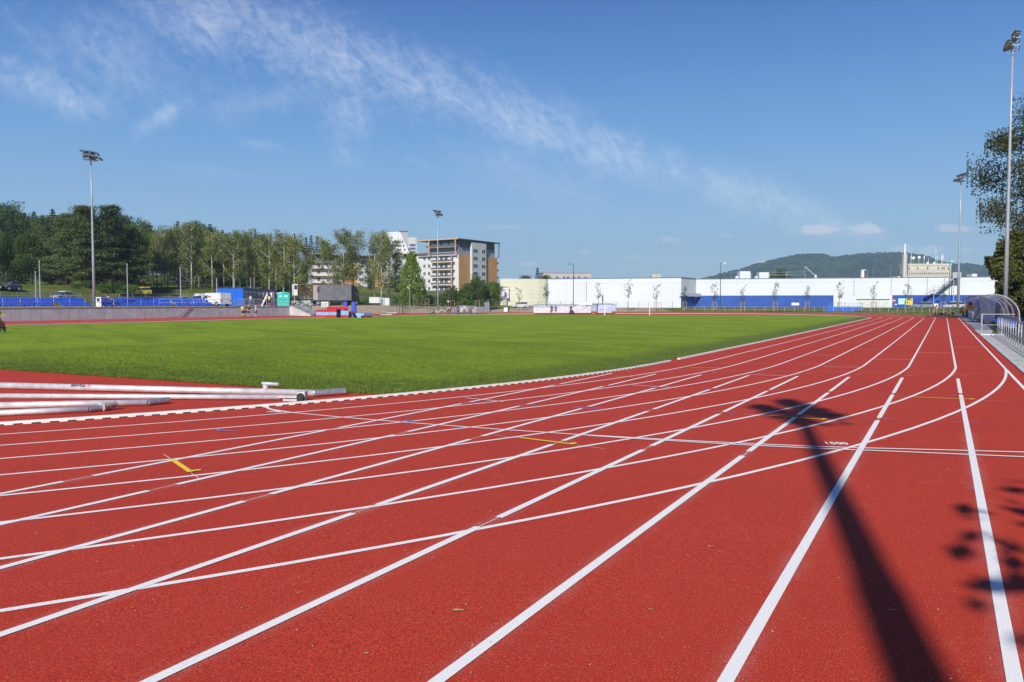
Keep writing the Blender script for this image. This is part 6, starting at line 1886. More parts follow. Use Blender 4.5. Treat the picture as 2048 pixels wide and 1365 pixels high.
def seams(p, q_, z0, z1, n, nm, m=SEAMM, hz_rows=()):
    a, b_ = L_(p), L_(q_); a.z = b_.z = 0
    d = (b_ - a).normalized(); n_ = Vector((-d.y, d.x, 0)); L = (b_ - a).length; w = MB()
    for k in range(1, n):
        c = a + d * (L * k / n) - n_ * 0.012; w.obox((c.x, c.y, z0), (c.x, c.y, z1), 0.05, 0.02)
    for z in hz_rows: w.obox(a - n_ * 0.012 + Vector((0, 0, z)), b_ - n_ * 0.012 + Vector((0, 0, z)), 0.02, 0.05)
    w.build(nm, m, sr)
seams(wa, wb, 0.2, ZT - 0.05, 7, 'panel_seams', hz_rows=(6.9,)); seams(wd, we_, 3.9, ZT - 0.15, 16, 'panel_seams', hz_rows=(7.1,))
# signs on the store
def wallsign(x0, x1, y0, y1, m, name, label, extra=None, cat='sign'):
    a, b_ = along(x0), along(x1); dm = (a - Vector((0, 0, 0))).dot(VDIR)
    z1, z0 = at(x0, y0, dm).z, at(x0, y1, dm).z
    rz, L = frame2(a, b_)
    o = empty(name, (a.x, a.y, z0), rz, label, cat)
    q = MB(); q.box(0, L, -0.14, -0.06, 0, z1 - z0); q.build('board', m, o)
    if extra: extra(o, L, z1 - z0)
    return o
TXT = lambda o, s_, size, m, x, z, y=-0.145: text(s_, size, m, Matrix.Translation((x, y, z)) @ Matrix.Rotation(math.pi / 2, 4, 'X'), o, 'lettering', 0.003)
wallsign(1582.5, 1597.5, 606, 611.2, WPAINT, 'store_sign', 'narrow white sign with pale red writing on the blue wall', lambda o, L, h: TXT(o, 'elektro', 0.34, mat('pale_red', (0.62, 0.30, 0.30), 0.6), L / 2, h / 2))
CY = mat('sign_cyan', (0.20, 0.56, 0.72), 0.5); 
def cy_extra(o, L, h):
    for k, (z, x1) in enumerate(((0.80, 0.95), (0.50, 0.80), (0.24, 0.9))):
        q = MB(); q.box(L * 0.08, L * x1, -0.155, -0.142, h * z - 0.14, h * z + 0.10); q.build('stripe', WPAINT, o)
    q = MB(); q.box(0, L, -0.154, -0.142, 0.0, h * 0.10); q.build('base_stripe', mat('sign_blue', (0.08, 0.35, 0.60), 0.5), o)
wallsign(1795, 1809, 597, 610, CY, 'store_sign', 'square pale turquoise sign on the blue wall', cy_extra)
def ye_extra(o, L, h):
    q = MB(); q.box(L * 0.46, L * 0.94, -0.155, -0.142, h * 0.56, h * 0.92); q.build('orange_field', mat('sign_orange', (0.72, 0.28, 0.03), 0.5), o)
    q = MB(); q.box(L * 0.08, L * 0.42, -0.155, -0.142, h * 0.56, h * 0.92); q.build('picture_field', mat('sign_ochre', (0.62, 0.38, 0.10), 0.5), o)
    q = MB(); q.box(L * 0.15, L * 0.34, -0.155, -0.142, h * 0.22, h * 0.36); q.build('dark_field', mat('sign_olive', (0.18, 0.17, 0.02), 0.5), o)
wallsign(1810, 1824.2, 597, 610, mat('sign_yellow', (0.72, 0.62, 0.12), 0.5), 'store_sign', 'square yellow and orange sign beside the turquoise one', ye_extra)
wallsign(1826, 1841, 597, 610, mat('sign_navy', (0.02, 0.035, 0.33), 0.5), 'store_sign', 'plain dark blue square panel right of the yellow sign')
# poster on the cream wall
o = empty('poster', atz(1000.5, 202.4, 3.2), math.atan2(RDIR.y, RDIR.x), 'tall white poster with a purple figure on the cream wall', 'poster')
w_ = 17 * 202 / F
q = MB(); q.box(0, w_, -0.1, 0.0, 0.0, 2.7); q.build('board', mat('poster_white', (0.70, 0.68, 0.76), 0.5), o)
PUR = mat('poster_purple', (0.22, 0.06, 0.20), 0.6)
q = MB(); q.prism([(0.75, 0.1), (1.55, 0.1), (1.75, 0.7), (1.62, 1.35), (1.2, 1.62), (0.98, 1.35), (1.15, 0.9), (0.7, 0.35)], -0.116, -0.104, 'y'); q.build('figure', PUR, o)
q = MB(); q.tube([(1.12, -0.116, 2.0), (1.12, -0.104, 2.0)], 0.26, 10); q.build('figure_head', mat('poster_lilac', (0.42, 0.36, 0.48), 0.6), o)
q = MB(); q.box(-0.1, w_ + 0.15, -0.16, 0, 2.72, 2.86); q.box(-0.1, w_ + 0.2, -0.16, 0, -0.18, -0.02); q.build('rails', mat('poster_rail', (0.20, 0.06, 0.08), 0.6), o)
q = MB(); q.box(0.6, 1.75, -0.04, 0.02, -3.0, -0.3); q.build('grey_door', mat('grey_door', (0.40, 0.42, 0.40), 0.6), o)
# roof furniture (rests on the roof: things of their own)
def roofbox(px0, px1, y0, y1, d, label, m=STW, name='roof_unit', cat='roof unit', depth=2.5, fins=True):
    a, b_ = atz(px0, d, ZT), atz(px1, d, ZT); rz, L = frame2(a, b_); h = at(px0, y0, d).z - ZT
    o = empty(name, a, rz, label, cat, 'units on the store roof')
    q = MB(); q.box(0, L, 0, depth, 0.35, h); q.build('casing', m, o)
    q = MB(); q.box(0.1, L - 0.1, 0.1, depth - 0.1, -0.05, 0.35); q.build('stand', HUR, o)
    if fins:
        q = MB()
        for k in range(5): q.box(L + 0.002, L + 0.3, 0.2 + k * 0.4, 0.35 + k * 0.4, 0.5, h * 0.8)
        q.build('duct', GALV, o)
roofbox(1479, 1500, 543, 558, 212, 'left one of the two large pale units on the store roof')
roofbox(1518, 1537, 545, 558, 211, 'right one of the two large pale units on the store roof')
roofbox(1471, 1476.5, 552.5, 558, 211, 'small pale box left of the large roof units', fins=False, depth=1)
roofbox(1510, 1515, 553, 558, 211, 'small pale box between the large roof units', fins=False, depth=1)
roofbox(1943, 1953, 548, 556, 200, 'single pale unit on the roof near the big tree', fins=False)
roofbox(1629, 1632.5, 550, 558, 206, 'small white box under the slanting aerial stay', fins=False, depth=.5)
for i, px in enumerate((1546, 1562, 1580, 1594, 1608)):
    o = empty('skylight', atz(px, 208, ZT), math.atan2(RDIR.y, RDIR.x), 'low pale skylight dome on the store roof, %s from the left' % ORD[i], 'skylight', 'skylights on the store roof')
    w_ = 0.7 if i in (0, 2, 3) else 1.9
    q = MB(); q.prism([(-w_ / 2, 0), (w_ / 2, 0), (w_ / 2 * 0.9, 0.34), (-w_ / 2 * 0.6, 0.34)], 0, 1.5, 'y'); q.build('dome', WPAINT, o)
a, b_ = atz(1537, 209, ZT), atz(1609, 207, ZT)
pipe_rail('roof_railing', [a, b_], 1.9, (1.15, 1.9), 'pale pipe railing on the store roof beside the aerial', 4.0, r=0.06)
a, b_ = atz(1609, 206.5, ZT), 0
o = empty('roof_aerial', a, math.atan2(RDIR.y, RDIR.x), 'aerial mast with a slanting stay on the store roof', 'aerial')
q = MB(); q.tube([(0, 0, 0), (0, 0, 3.3)], 0.055, 6); q.obox((-0.5, 0, 3.2), (0.6, 0, 3.2), 0.06, 0.06); q.obox((-1.0, 0, 2.1), (2.2, 0, 2.1), 0.03, 0.03); q.build('mast', GALV, o)
q = MB(); q.tube([(0.05, 0, 3.25), (3.5, 0, 0.1)], 0.06, 6); q.build('stay', WPAINT, o)
roofbox(1303, 1321, 549, 556.2, 203, 'pale machine unit on the taller white roof', m=mat('roof_beige', (0.50, 0.46, 0.38), 0.6), fins=False, depth=1.5)
q = MB(); q.tube([(0, 0, 0), (0, 0, 3.2)], 0.04, 5); tag(q.build('roof_aerial', GALV, loc=atz(1313, 202, ZT)), 'thin aerial beside the unit on the taller white roof', 'aerial')
for i, (px, y) in enumerate(((1462, 545), (1734, 540), (1780, 532), (1746, 537))):
    q = MB(); hh = at(px, y, 204).z - ZT; q.tube([(0, 0, -0.1), (0, 0, hh)], 0.035, 5); tag(q.build('lightning_rod', GALV, loc=atz(px, 204, ZT)), 'thin rod standing on the store roof, %s from the left' % ORD[i], 'rod', 'thin rods on the store roof')
o = empty('roof_chimney', atz(1722.5, 206, ZT), math.atan2(RDIR.y, RDIR.x), 'white chimney shaft with rusty pipes on the store roof', 'chimney')
q = MB(); q.box(0, 0.6, 0, 0.8, 0, 2.3); q.box(-0.1, 1.1, -0.1, 0.9, 2.3, 2.45); q.build('shaft', WPAINT, o)
q = MB(); q.tube([(0.75, 0.3, 0), (0.9, 0.3, 1.5), (1.4, 0.3, 1.0), (1.7, 0.3, 0)], 0.12, 6); q.build('pipes', mat('rust', (0.35, 0.13, 0.05), 0.8), o)
# outside stair up to the roof
o = empty('roof_stair', along(1846) - VDIR * 1.6, 0, 'grey steel stair climbing the store wall to the roof', 'stair')
og = Vector(o.location)
def SP(px, y): 
    b0 = along(px); dm = b0.dot(VDIR) - 1.7; return at(px, y, dm) - og
tp = [SP(1850, 591), SP(1867, 580.5), SP(1876, 580.5), SP(1908, 555.5), SP(1920, 555.5)]
q = MB()
for a, b_ in zip(tp[:-1], tp[1:]): q.obox(a, b_, 1.3, 0.16)
q.build('flight', mat('stair_grey', (0.42, 0.45, 0.50), 0.5), o)
q = MB()
for a, b_ in zip(tp[:-1], tp[1:]):
    n_ = max(2, int((b_ - a).length / 1.0))
    for z in (0.55, 1.1): q.obox(a + Vector((0, 0, z)), b_ + Vector((0, 0, z)), 0.05, 0.05)
    for k in range(n_ + 1): v = a.lerp(b_, k / n_); q.obox(v, v + Vector((0, 0, 1.1)), 0.04, 0.04)
q.build('handrail', GALV, o)
q = MB()
for px in (1868, 1908, 1920):
    v = SP(px, 580 if px < 1900 else 555.5); q.obox((v.x, v.y, v.z), (v.x, v.y, 0.2 - og.z), 0.14, 0.14)
v, v2 = SP(1908, 557), SP(1868, 590); q.obox(v, v2, 0.08, 0.08); q.build('support', GALV, o)
q = MB(); v = SP(1914, 556); q.box(v.x - 0.9, v.x + 0.9, v.y - 0.3, v.y + 1.3, v.z - 0.02, v.z + 1.3); q.build('landing_screen', mesh_mat('screen_mesh', (0.35, 0.38, 0.42), 0.3), o)

# round no-entry sign, white notice board
ps = atz(1788, 172, 0.2); o = empty('road_sign', ps, math.atan2(RDIR.y, RDIR.x), 'round red no-entry sign on a post at the blue corner', 'sign')
q = MB(); q.tube([(0, 0.0, 1.6), (0, 0, 0)], 0.04, 6); q.build('post', GALV, o)
zc = at(1788, 601.5, 172).z - 0.2
q = MB(); q.tube([(0, -0.06, zc), (0, -0.03, zc)], 0.42, 18); q.build('plate', mat('sign_red', (0.6, 0.03, 0.03), 0.5), o)
q = MB(); q.box(-0.27, 0.27, -0.07, -0.061, zc - 0.10, zc + 0.10); q.build('bar', WPAINT, o)
q = MB(); q.box(0.2, 0.62, -0.05, -0.02, zc - 0.95, zc - 0.72); q.build('plate_below', WPAINT, o)
o = empty('notice_board', atz(1868.5, 166, 0.3), math.atan2(RDIR.y, RDIR.x), 'white notice board standing before the silver car', 'board')
q = MB(); q.box(0, 0.85, 0, 0.06, 0.35, 1.5); q.build('board', WPAINT, o); q = MB(); q.box(0.1, 0.16, 0.061, 0.1, 0, 1.4); q.box(0.7, 0.76, 0.061, 0.1, 0, 1.4); q.build('legs', GALV, o)

# seat block on the far bend
pz = atz(1648, 149, 0.12); pz2 = atz(1722, 143, 0.12)
rz, L = frame2(pz, pz2)
stand('seating_stand', (pz.x, pz.y, 0.16), rz - math.pi / 2, 14, 3, 'bright blue seat block beyond the far bend', SM2, pitch=0.5, rise=0.30, depth=0.65, missing={(0, 5), (0, 6), (0, 12), (0, 13), (1, 13)})

# ------------------------------------------------------------------ street lamps, posts, young trees
def lampost(px, top, d, arm, label, col=GALV, z=0.3, head=WPAINT):
    t_ = at(px, top, d); o = empty('street_lamp', (t_.x, t_.y, z), math.atan2(RDIR.y, RDIR.x), label, 'street lamp', 'street lamps before the store')
    h = t_.z - z; q = MB(); q.tube([(0, 0, 0), (0, 0, h)], [0.10, 0.06], 8); q.tube([(0, 0, h - 0.03), (arm, 0, h + 0.02)], 0.045, 6); q.build('pole', col, o)
    q = MB(); q.prism([(arm - 0.1, h - 0.04), (arm + 0.75 * (1 if arm > 0 else -1), h - 0.02), (arm + 0.7 * (1 if arm > 0 else -1), h + 0.10), (arm, h + 0.14)], -0.12, 0.12, 'y'); q.build('lamp_head', head, o)
DGR = mat('lamp_dark_green', (0.05, 0.10, 0.10), 0.5, 0.3)
lampost(1147, 529, 172, -0.35, 'dark street lamp before the white store wall near its cream end', DGR, 0.3, DGR)
lampost(1441.5, 527, 170, 0.5, 'dark green street lamp with a white head before the blue wall', DGR, 0.3)
lampost(1900, 523, 178, 0.12, 'thin green lamp behind the far light mast', DGR, 0.3)
for i, (px, top, bot, d, l) in enumerate(((1173, 564, 612, 172, 'thin tapering pale post before the white store wall'), (976, 599, 614, 168, 'left of the two grey posts by the cream wall'), (1013, 594, 614, 186, 'pale post under the poster'))):
    a = at(px, top, d); o = empty('post', (a.x, a.y, 0.2), 0, l, 'post'); q = MB(); q.tube([(0, 0, 0), (0, 0, a.z - 0.2)], [0.09, 0.05], 7); q.build('shaft', GALV, o)
o = empty('switch_cabinet', atz(969.5, 166, 0.15), math.atan2(RDIR.y, RDIR.x), 'tall grey steel cabinet at the end of the paving stacks', 'cabinet')
q = MB(); q.box(0, 0.9, 0, 0.4, 0, 1.95); q.build('cabinet', mat('cabinet_grey', (0.18, 0.20, 0.24), 0.5), o); q = MB(); q.box(-0.03, 0.05, -0.03, 0, 0, 2.0); q.box(0.82, 0.92, -0.03, 0, 0, 2.0); q.build('edge', GALV, o)
o = empty('give_way_sign', atz(896.5, 168, 0.3), math.atan2(RDIR.y, RDIR.x), 'small triangular sign seen from behind beside the middle light mast', 'sign')
q = MB(); q.prism([(-0.35, 2.15), (0.35, 2.15), (0, 1.55)], -0.02, 0.0, 'y'); q.build('plate', GALV, o); q = MB(); q.tube([(0, 0.03, 0), (0, 0.03, 2.0)], 0.03, 6); q.build('post', GALV, o)
q = MB(); px_ = at(819.5, 578, 160); q.tube([(0, 0, 0), (0, 0, px_.z - 1)], [0.06, 0.04], 6); tag(q.build('pole', GALV, loc=(px_.x, px_.y, 1.0)), 'thin pale pole before the cone-shaped tree', 'pole')
WOOD = mat('stake_wood', (0.42, 0.28, 0.15), 0.8, var=0.15)
sap = [(1038, 576, 172, 2), (1093, 566, 174, 0), (1197, 566, 172, 0), (1257, 563, 170, 0), (1313, 570, 168, 2), (1369, 570, 165, 2), (1429, 568, 163, 2), (1485, 574, 160, 2), (1551, 566, 158, 2), (1615, 569, 156, 2), (1680, 564, 156, 2),
       (1747, 568, 155, 1), (1815, 569, 152, 2), (1887, 566, 150, 2)]
for i, (px, top, d, st_) in enumerate(sap):
    o = plant('sap', i % 4, px, top, d, 'young tree in the row before the store, %s from the left' % ORD[i], 'sapling', 'young trees in the row before the store', z=0.2)
    if st_:
        k = o.scale[2]
        n_ = empty('stake_frame', (o.location.x, o.location.y, 0.2), math.atan2(RDIR.y, RDIR.x), 'wooden stake frame around young tree, %s from the left' % ORD[i], 'stake frame', 'wooden stake frames around young trees')
        for x, y in ((-0.42, 0), (0.42, 0), (0, 0.5)):
            q = MB(); q.tube([(x, y, -0.05), (x, y, 2.0)], 0.045, 6); q.build('stake', WOOD, n_)
        q = MB(); q.obox((-0.42, 0, 1.9), (0.42, 0, 1.9), 0.06, 0.04); q.obox((-0.42, 0, 1.86), (0, 0.5, 1.86), 0.05, 0.04); q.obox((0.42, 0, 1.82), (0, 0.5, 1.82), 0.05, 0.04); q.build('cross_bar', WOOD, n_)
for i, (px, d) in enumerate(((831, 164), (854, 163), (905, 160), (955, 160))):
    n_ = empty('stake_frame', atz(px, d, 0.55 if px < 870 else 0.2), math.atan2(RDIR.y, RDIR.x), 'wooden stake frame on the dirt bank, %s from the left' % ORD[i], 'stake frame', 'wooden stake frames on the dirt bank')
    for x, y in ((-0.38, 0), (0.38, 0)):
        q = MB(); q.tube([(x, y, -0.4), (x, y, 2.3)], 0.04, 6); q.build('stake', WOOD, n_)
    q = MB(); q.obox((-0.38, 0, 2.2), (0.38, 0, 2.2), 0.06, 0.04); q.build('cross_bar', WOOD, n_)
    q = MB(); q.tube([(0, 0.1, 0), (0.03, 0.1, 2.2), (0, 0.1, 3.6)], [0.04, 0.03, 0.01], 5)
    for k in range(6): a = k * 1.1; q.tube([(0, 0.1, 2.0 + k * 0.25), (math.cos(a) * 0.4, 0.1 + math.sin(a) * 0.4, 2.5 + k * 0.25)], [0.012, 0.005], 4)
    tag(q.build('bare_sapling', BARK, loc=atz(px, d, 0.55 if px < 870 else 0.2)), 'thin bare sapling in its stake frame on the dirt bank, %s from the left' % ORD[i], 'sapling', 'bare saplings on the dirt bank')


# ------------------------------------------------------------------ apartment house
def house(origin, R, Lf, name, label):
    M = Matrix(((R.x, Lf.x, 0), (R.y, Lf.y, 0), (0, 0, 1))).to_4x4()
    o = empty(name, origin, 0, label, 'building')
    def B(a0, a1, b0, b1, z0, z1, m, nm, parent=o):
        q = MB(); q.box(a0, a1, b0, b1, z0, z1); return q.build(nm, m, parent, M=M)
    return o, B, M


def cam2w(X, Y): return Vector((RDIR.x * X + VDIR.x * Y, RDIR.y * X + VDIR.y * Y, 0))


HW = mat('house_white', (0.60, 0.60, 0.60), 0.7, var=0.03, scale=0.3)
HO = mat('house_orange', (0.60, 0.31, 0.12), 0.75, var=0.04, scale=0.3)
HG = mat('house_dark_grey', (0.105, 0.105, 0.125), 0.7, var=0.05)
HL = mat('house_light_grey', (0.30, 0.30, 0.34), 0.7, var=0.05)
WB = mat('pale_wood', (0.55, 0.38, 0.22), 0.7, var=0.08)
WF = mat('window_frame', (0.62, 0.62, 0.62), 0.5)


def win(o, M, face_, u, z, w_, h_, sash=2):
    """window on face 'b' (front, b=0) or 'a' (side, a=0)"""
    f = empty('window'); f.parent = o
    q = MB(); g_ = MB()
    if face_ == 'b':
        q.box(u, u + w_, -0.07, -0.012, z, z + h_)
        for k in range(sash): g_.box(u + 0.09 + k * (w_ - 0.09) / sash, u + (k + 1) * (w_ - 0.09) / sash, -0.078, -0.072, z + 0.1, z + h_ - 0.1)
    else:
        q.box(-0.07, -0.012, u, u + w_, z, z + h_)
        for k in range(sash): g_.box(-0.078, -0.072, u + 0.09 + k * (w_ - 0.09) / sash, u + (k + 1) * (w_ - 0.09) / sash, z + 0.1, z + h_ - 0.1)
    q.build('frame', WF, f, M=M); g_.build('pane', GLASS, f, M=M)


C0 = cam2w(-21.0, 314.0); Rv = (cam2w(0.55, 0.835)).normalized(); Lv = Vector((-Rv.y, Rv.x, 0))
zb = 3.2; ap, B, M = house(Vector((C0.x, C0.y, zb)), Rv, Lv, 'apartment_house', 'large orange and white apartment house with dark grey top floors and balconies')
fl = 3.02; z6 = 6 * fl - 0.3
A1 = 26.6
# main volumes (inner core set back behind the balconies on the left face)
B(0, A1, 2.0, 21.5, 0, z6, HW, 'core_wall')
B(0, A1, 0.0, 1.99, 0, z6, HW, 'front_wall')
B(-0.02, 7.5, -0.12, -0.003, 0, z6, HO, 'orange_wall'); B(17.7, A1 + 0.05, -0.12, -0.003, 0, z6, HO, 'orange_wall')
B(7.6, 17.6, -0.9, -0.004, 0, z6 + 2 * fl - 0.7, HW, 'window_bay')
B(0.6, A1 - 0.9, 0.5, 16.5, z6 + 0.003, z6 + fl, HL, 'fifth_floor'); B(0.6, A1 - 0.9, 0.52, 15.5, z6 + fl + 0.003, z6 + 2 * fl - 0.3, HG, 'top_floor')
B(-1.8, A1 + 1.0, -1.2, 20.6, z6 + 2 * fl - 0.1, z6 + 2 * fl + 0.25, mat('roof_slab', (0.16, 0.12, 0.10), 0.7), 'roof')
B(-1.84, -1.802, -1.24, 20.6, z6 + 2 * fl - 0.15, z6 + 2 * fl + 0.3, WB, 'fascia')
B(-1.6, 0.6, 0.5, 15.0, z6 + fl - 0.12, z6 + fl + 0.05, HL, 'balcony_slab')
for bb in (0.15, 13.4): B(-1.7, -1.35, bb, bb + 0.35, z6 - 0.1, z6 + 2 * fl - 0.12, WB, 'column')
B(-1.68, -1.36, 2.2, 2.55, 0, z6 - 0.12, WB, 'column')
# stepped lower wing to the left
B(0.4, 14, 21.55, 30.5, 0, z6 - fl * 0.25, HW, 'wing_wall'); B(-1.0, 14.5, 16.0, 31.2, z6 - fl * 0.25 + 0.6 * fl, z6 - fl * 0.25 + 0.6 * fl + 0.25, WB, 'wing_roof')
B(1.0, 13, 21.6, 29.5, z6 - fl * 0.25 + 0.002, z6 - fl * 0.25 + 0.6 * fl - 0.01, HG, 'wing_top_floor')
for k in range(7):
    zf = k * fl + 0.15
    if k < 6:
        # balconies on the left face
        B(-1.55, -0.01, 1.7, 12.9, zf + fl - 0.42, zf + fl - 0.22, WB, 'balcony_slab') if k < 5 else None
        q = MB()
        for j in range(2): q.box(-1.52, -1.47, 1.9, 12.8, zf - 0.12 + j * 0.45 + 0.35, zf - 0.12 + j * 0.45 + 0.42)
        q.box(-1.50, -1.48, 1.9, 12.8, zf + 0.02, zf + 0.62)
        q.build('balcony_railing', mat('railing_smoke', (0.12, 0.11, 0.11), 0.5), ap, M=M)
        for j, u in enumerate((2.9, 5.3, 7.6, 10.2)):
            win(ap, M, 'a', u, zf + 0.1, 1.7 if j in (1, 2) else 1.2, 2.05, 2)
        for u in (14.2, 16.6): win(ap, M, 'a', u, zf + 0.75, 1.25, 1.45)
        if k < 5:
            for u in (22.6, 25.5): pass
    for u, w_ in ((8.3, 3.2), (14.2, 2.6)):
        if k < 7:
            f = empty('window'); f.parent = ap
            q = MB(); q.box(u, u + w_, -0.975, -0.903, zf + 0.8, zf + 2.25); q.build('frame', WF, f, M=M)
            q = MB()
            for s_ in range(2): q.box(u + 0.15 + s_ * w_ * 0.48, u + w_ * 0.46 + s_ * w_ * 0.48, -0.985, -0.978, zf + 0.9, zf + 2.15)
            q.build('pane', GLASS, f, M=M)
    if k < 6:
        B(A1 + 0.06, A1 + 1.6, 0.2, 5.5, zf + fl - 0.40, zf + fl - 0.22, WB, 'balcony_slab')
        q = MB(); q.box(A1 + 1.5, A1 + 1.56, 0.2, 5.5, zf + 0.02, zf + 0.75); q.box(A1 + 0.06, A1 + 1.5, 0.15, 0.2, zf + 0.02, zf + 0.75); q.build('balcony_railing', MATS['railing_smoke'], ap, M=M)
for u in (2.2, 5.6, 9.2, 12.0): win(ap, M, 'a', u, z6 + fl + 0.5, 2.1, 2.0)
q = MB(); q.box(-1.5, -1.45, 0.4, 15.2, z6 + fl + 0.1, z6 + fl + 0.85); q.box(-1.5, -1.45, 0.4, 20, z6 + 0.1, z6 + 0.85); q.build('balcony_railing', MATS['railing_smoke'], ap, M=M)
B(A1 + 0.3, A1 + 0.6, -0.9, -0.6, z6, z6 + 2 * fl - 0.12, HG, 'column')
for u in (0.9, 5.4): pass
for k in range(5):
    for u in (23.2, 26.6): win(ap, M, 'a', u, k * fl + 0.9, 1.3, 1.5)

# left apartment house half hidden by the birches
Cl = cam2w((716 - 1024) / F * 350, 350); Rl = cam2w(0.93, 0.36).normalized(); Ll = Vector((-Rl.y, Rl.x, 0))
zl = 4.2; ah, B, M = house(Vector((Cl.x, Cl.y, zl)), Rl, Ll, 'apartment_house', 'white and orange apartment house half hidden behind the birches')
B(-19.5, 11.5, 0, 14, 0, 15.2, HW, 'wall'); B(-18, 10.5, 0.6, 13, 15.203, 18.2, HG, 'top_floor'); B(-20.5, 12.5, -0.8, 14, 18.4, 18.7, mat('roof_slab2', (0.22, 0.15, 0.10), 0.7), 'roof')
B(-6.4, -0.3, -0.12, -0.003, 0, 15, HO, 'orange_wall'); B(6.6, 11.4, -0.12, -0.003, 0, 15, HO, 'orange_wall')
for k, zz in enumerate((3.2, 6.3, 9.4, 12.5, 15.4)):
    B(-21.5, -8.0, -1.6, -0.01, zz, zz + 0.2, WB, 'balcony_slab')
    if k < 5:
        for u in (0.6, 4.2): win(ah, M, 'b', u, zz - 2.1, 1.9, 1.5)
        for u in (-17.5, -13.5): win(ah, M, 'b', u, zz - 2.1, 1.5, 1.6)
B(-21.6, -13, -1.4, 3, 18.75, 19.0, WB, 'roof_canopy')

# far white tower
Ct = cam2w((768 - 1024) / F * 820, 820); Rt = cam2w(0.98, 0.2).normalized(); Lt = Vector((-Rt.y, Rt.x, 0))
z0t = 15.0; tw, B, M = house(Vector((Ct.x, Ct.y, z0t)), Rt, Lt, 'tower_block', 'distant white tower block with a slanted flank and small dark windows')
TWW = mat('tower_white', (0.74, 0.74, 0.75), 0.6, var=0.02)
q = MB(); q.prism([(0, 0), (31, 0), (31, 30), (17.5, 59.5), (15, 60.5), (2, 59.5), (-3, 55), (-1, 20)], 0, 16, 'y'); q.build('wall', TWW, tw, M=M)
q = MB(); q.box(17, 25.5, 4, 16, 30, 60.5); q.build('stair_tower', mat('tower_grey', (0.42, 0.40, 0.42), 0.7), tw, M=M)
q = MB(); q.box(17, 25.8, 4, 16, 60.503, 62.0); q.build('stair_tower_cap', HG, tw, M=M)
q = MB(); q.box(25.6, 34, 2, 16, 0, 55); q.build('right_wing', mat('tower_pale', (0.60, 0.59, 0.55), 0.7), tw, M=M)
r = random.Random(4)
for i, (x, z) in enumerate([(3.5, 53), (8, 53), (6, 49.2), (11, 49.2), (20, 45), (8, 45.5), (3.5, 45), (7, 41), (21, 41), (25, 41.5), (24, 37), (27, 36), (5, 37.5), (9, 33), (4, 30), (22, 33), (27, 30), (6, 26), (19, 49)]):
    q = MB(); q.box(x, x + 1.3, -0.1, -0.01, z, z + 2.3); q.build('window', GLASS, tw, M=M)
for k in range(8):
    q = MB(); q.box(13.2, 18, -0.1, -0.01, 49.0 - k * 3.9, 50.6 - k * 3.9); q.build('window', GLASS, tw, M=M)
for k in range(7):
    q = MB(); q.box(26.8, 33, 1.85, 1.98, 46 - k * 3.6, 48.3 - k * 3.6); q.build('window', mat('tower_blue_glass', (0.08, 0.12, 0.22), 0.2), tw, M=M)

# distant pinkish block behind the store, and the works building with its chimney tower
Cd = cam2w((1086 - 1024) / F * 350, 350); Rd = cam2w(0.995, 0.1).normalized(); Ld = Vector((-Rd.y, Rd.x, 0))
db, B, M = house(Vector((Cd.x, Cd.y, 0)), Rd, Ld, 'flat_block', 'pale pinkish flat-roofed block showing over the white store roof')
PK = mat('pinkish_render', (0.46, 0.41, 0.42), 0.8, var=0.04)
B(0, 21.5, 0, 12, 0, 15.2, PK, 'wall'); B(-0.2, 21.7, -0.2, 12, 15.203, 15.45, HL, 'parapet')
for x in (5.5, 8.6, 10.4, 13.0, 15.2, 18.2): win(db, M, 'b', x, 12.0, 1.4, 1.8)
Cf = cam2w((1814 - 1024) / F * 420, 420); Rf = cam2w(0.995, -0.1).normalized(); Lf_ = Vector((-Rf.y, Rf.x, 0))
wk, B, M = house(Vector((Cf.x, Cf.y, 0)), Rf, Lf_, 'works_building', 'beige works building with rows of windows and aerials beyond the store')
BG = mat('beige_render', (0.50, 0.47, 0.38), 0.8, var=0.05, scale=0.4)
LW_ = 21.5
B(0, LW_, 0, 14, 0, 22.5, BG, 'wall'); B(-4.6, 0, 1, 13, 0, 16.3, WPAINT, 'low_annex'); B(-0.1, LW_ + 0.1, -0.15, 14, 21.8, 22.7, mat('beige_parapet', (0.58, 0.56, 0.50), 0.8), 'parapet')
for k, zz in enumerate((19.6, 17.0, 14.4)):
    B(0.2, LW_ - 0.2, -0.1, -0.005, zz - 0.1, zz + 1.3, mat('beige_band', (0.60, 0.58, 0.52), 0.8), 'window_band')
q = MB()
for x in (0.0, 4.2, 9.2, 14.5, 16.4, 17.4, 19.5): q.box(x + 0.2, x + 0.8, -0.16, -0.105, 19.7, 20.8)
q.build('upper_windows', GLASS, wk, M=M)
for i in range(20):
    q = MB(); q.box(0.5 + i * 1.05, 1.0 + i * 1.05, -0.16, -0.105, 17.1, 18.1); q.build('window', GLASS, wk, M=M)
for i in (2, 5, 9, 10, 12, 13, 14, 17, 19):
    q = MB(); q.box(0.3 + i * 1.05, 0.9 + i * 1.05, -0.16, -0.105, 14.5, 15.5); q.build('window', GLASS, wk, M=M)
for x, h_ in ((3.2, 7), (9.8, 4), (12.0, 3.5), (15.7, 9.5), (16.5, 5), (18.6, 5.5), (19.3, 5.5)):
    q = MB(); q.tube([(x, 5, 22.4), (x, 5, 22.5 + h_)], 0.09, 4)
    if x == 15.7: q.obox((14.9, 5, 26.5), (16.6, 5, 26.5), 0.08, 0.08); q.obox((14.9, 5, 25.4), (17.0, 5, 25.4), 0.08, 0.08)
    if x in (3.2, 9.8, 18.6, 19.3): q.box(x - 0.17, x + 0.17, 4.8, 5.2, 25.3, 27.2)
    q.build('aerial', WPAINT, wk, M=M)
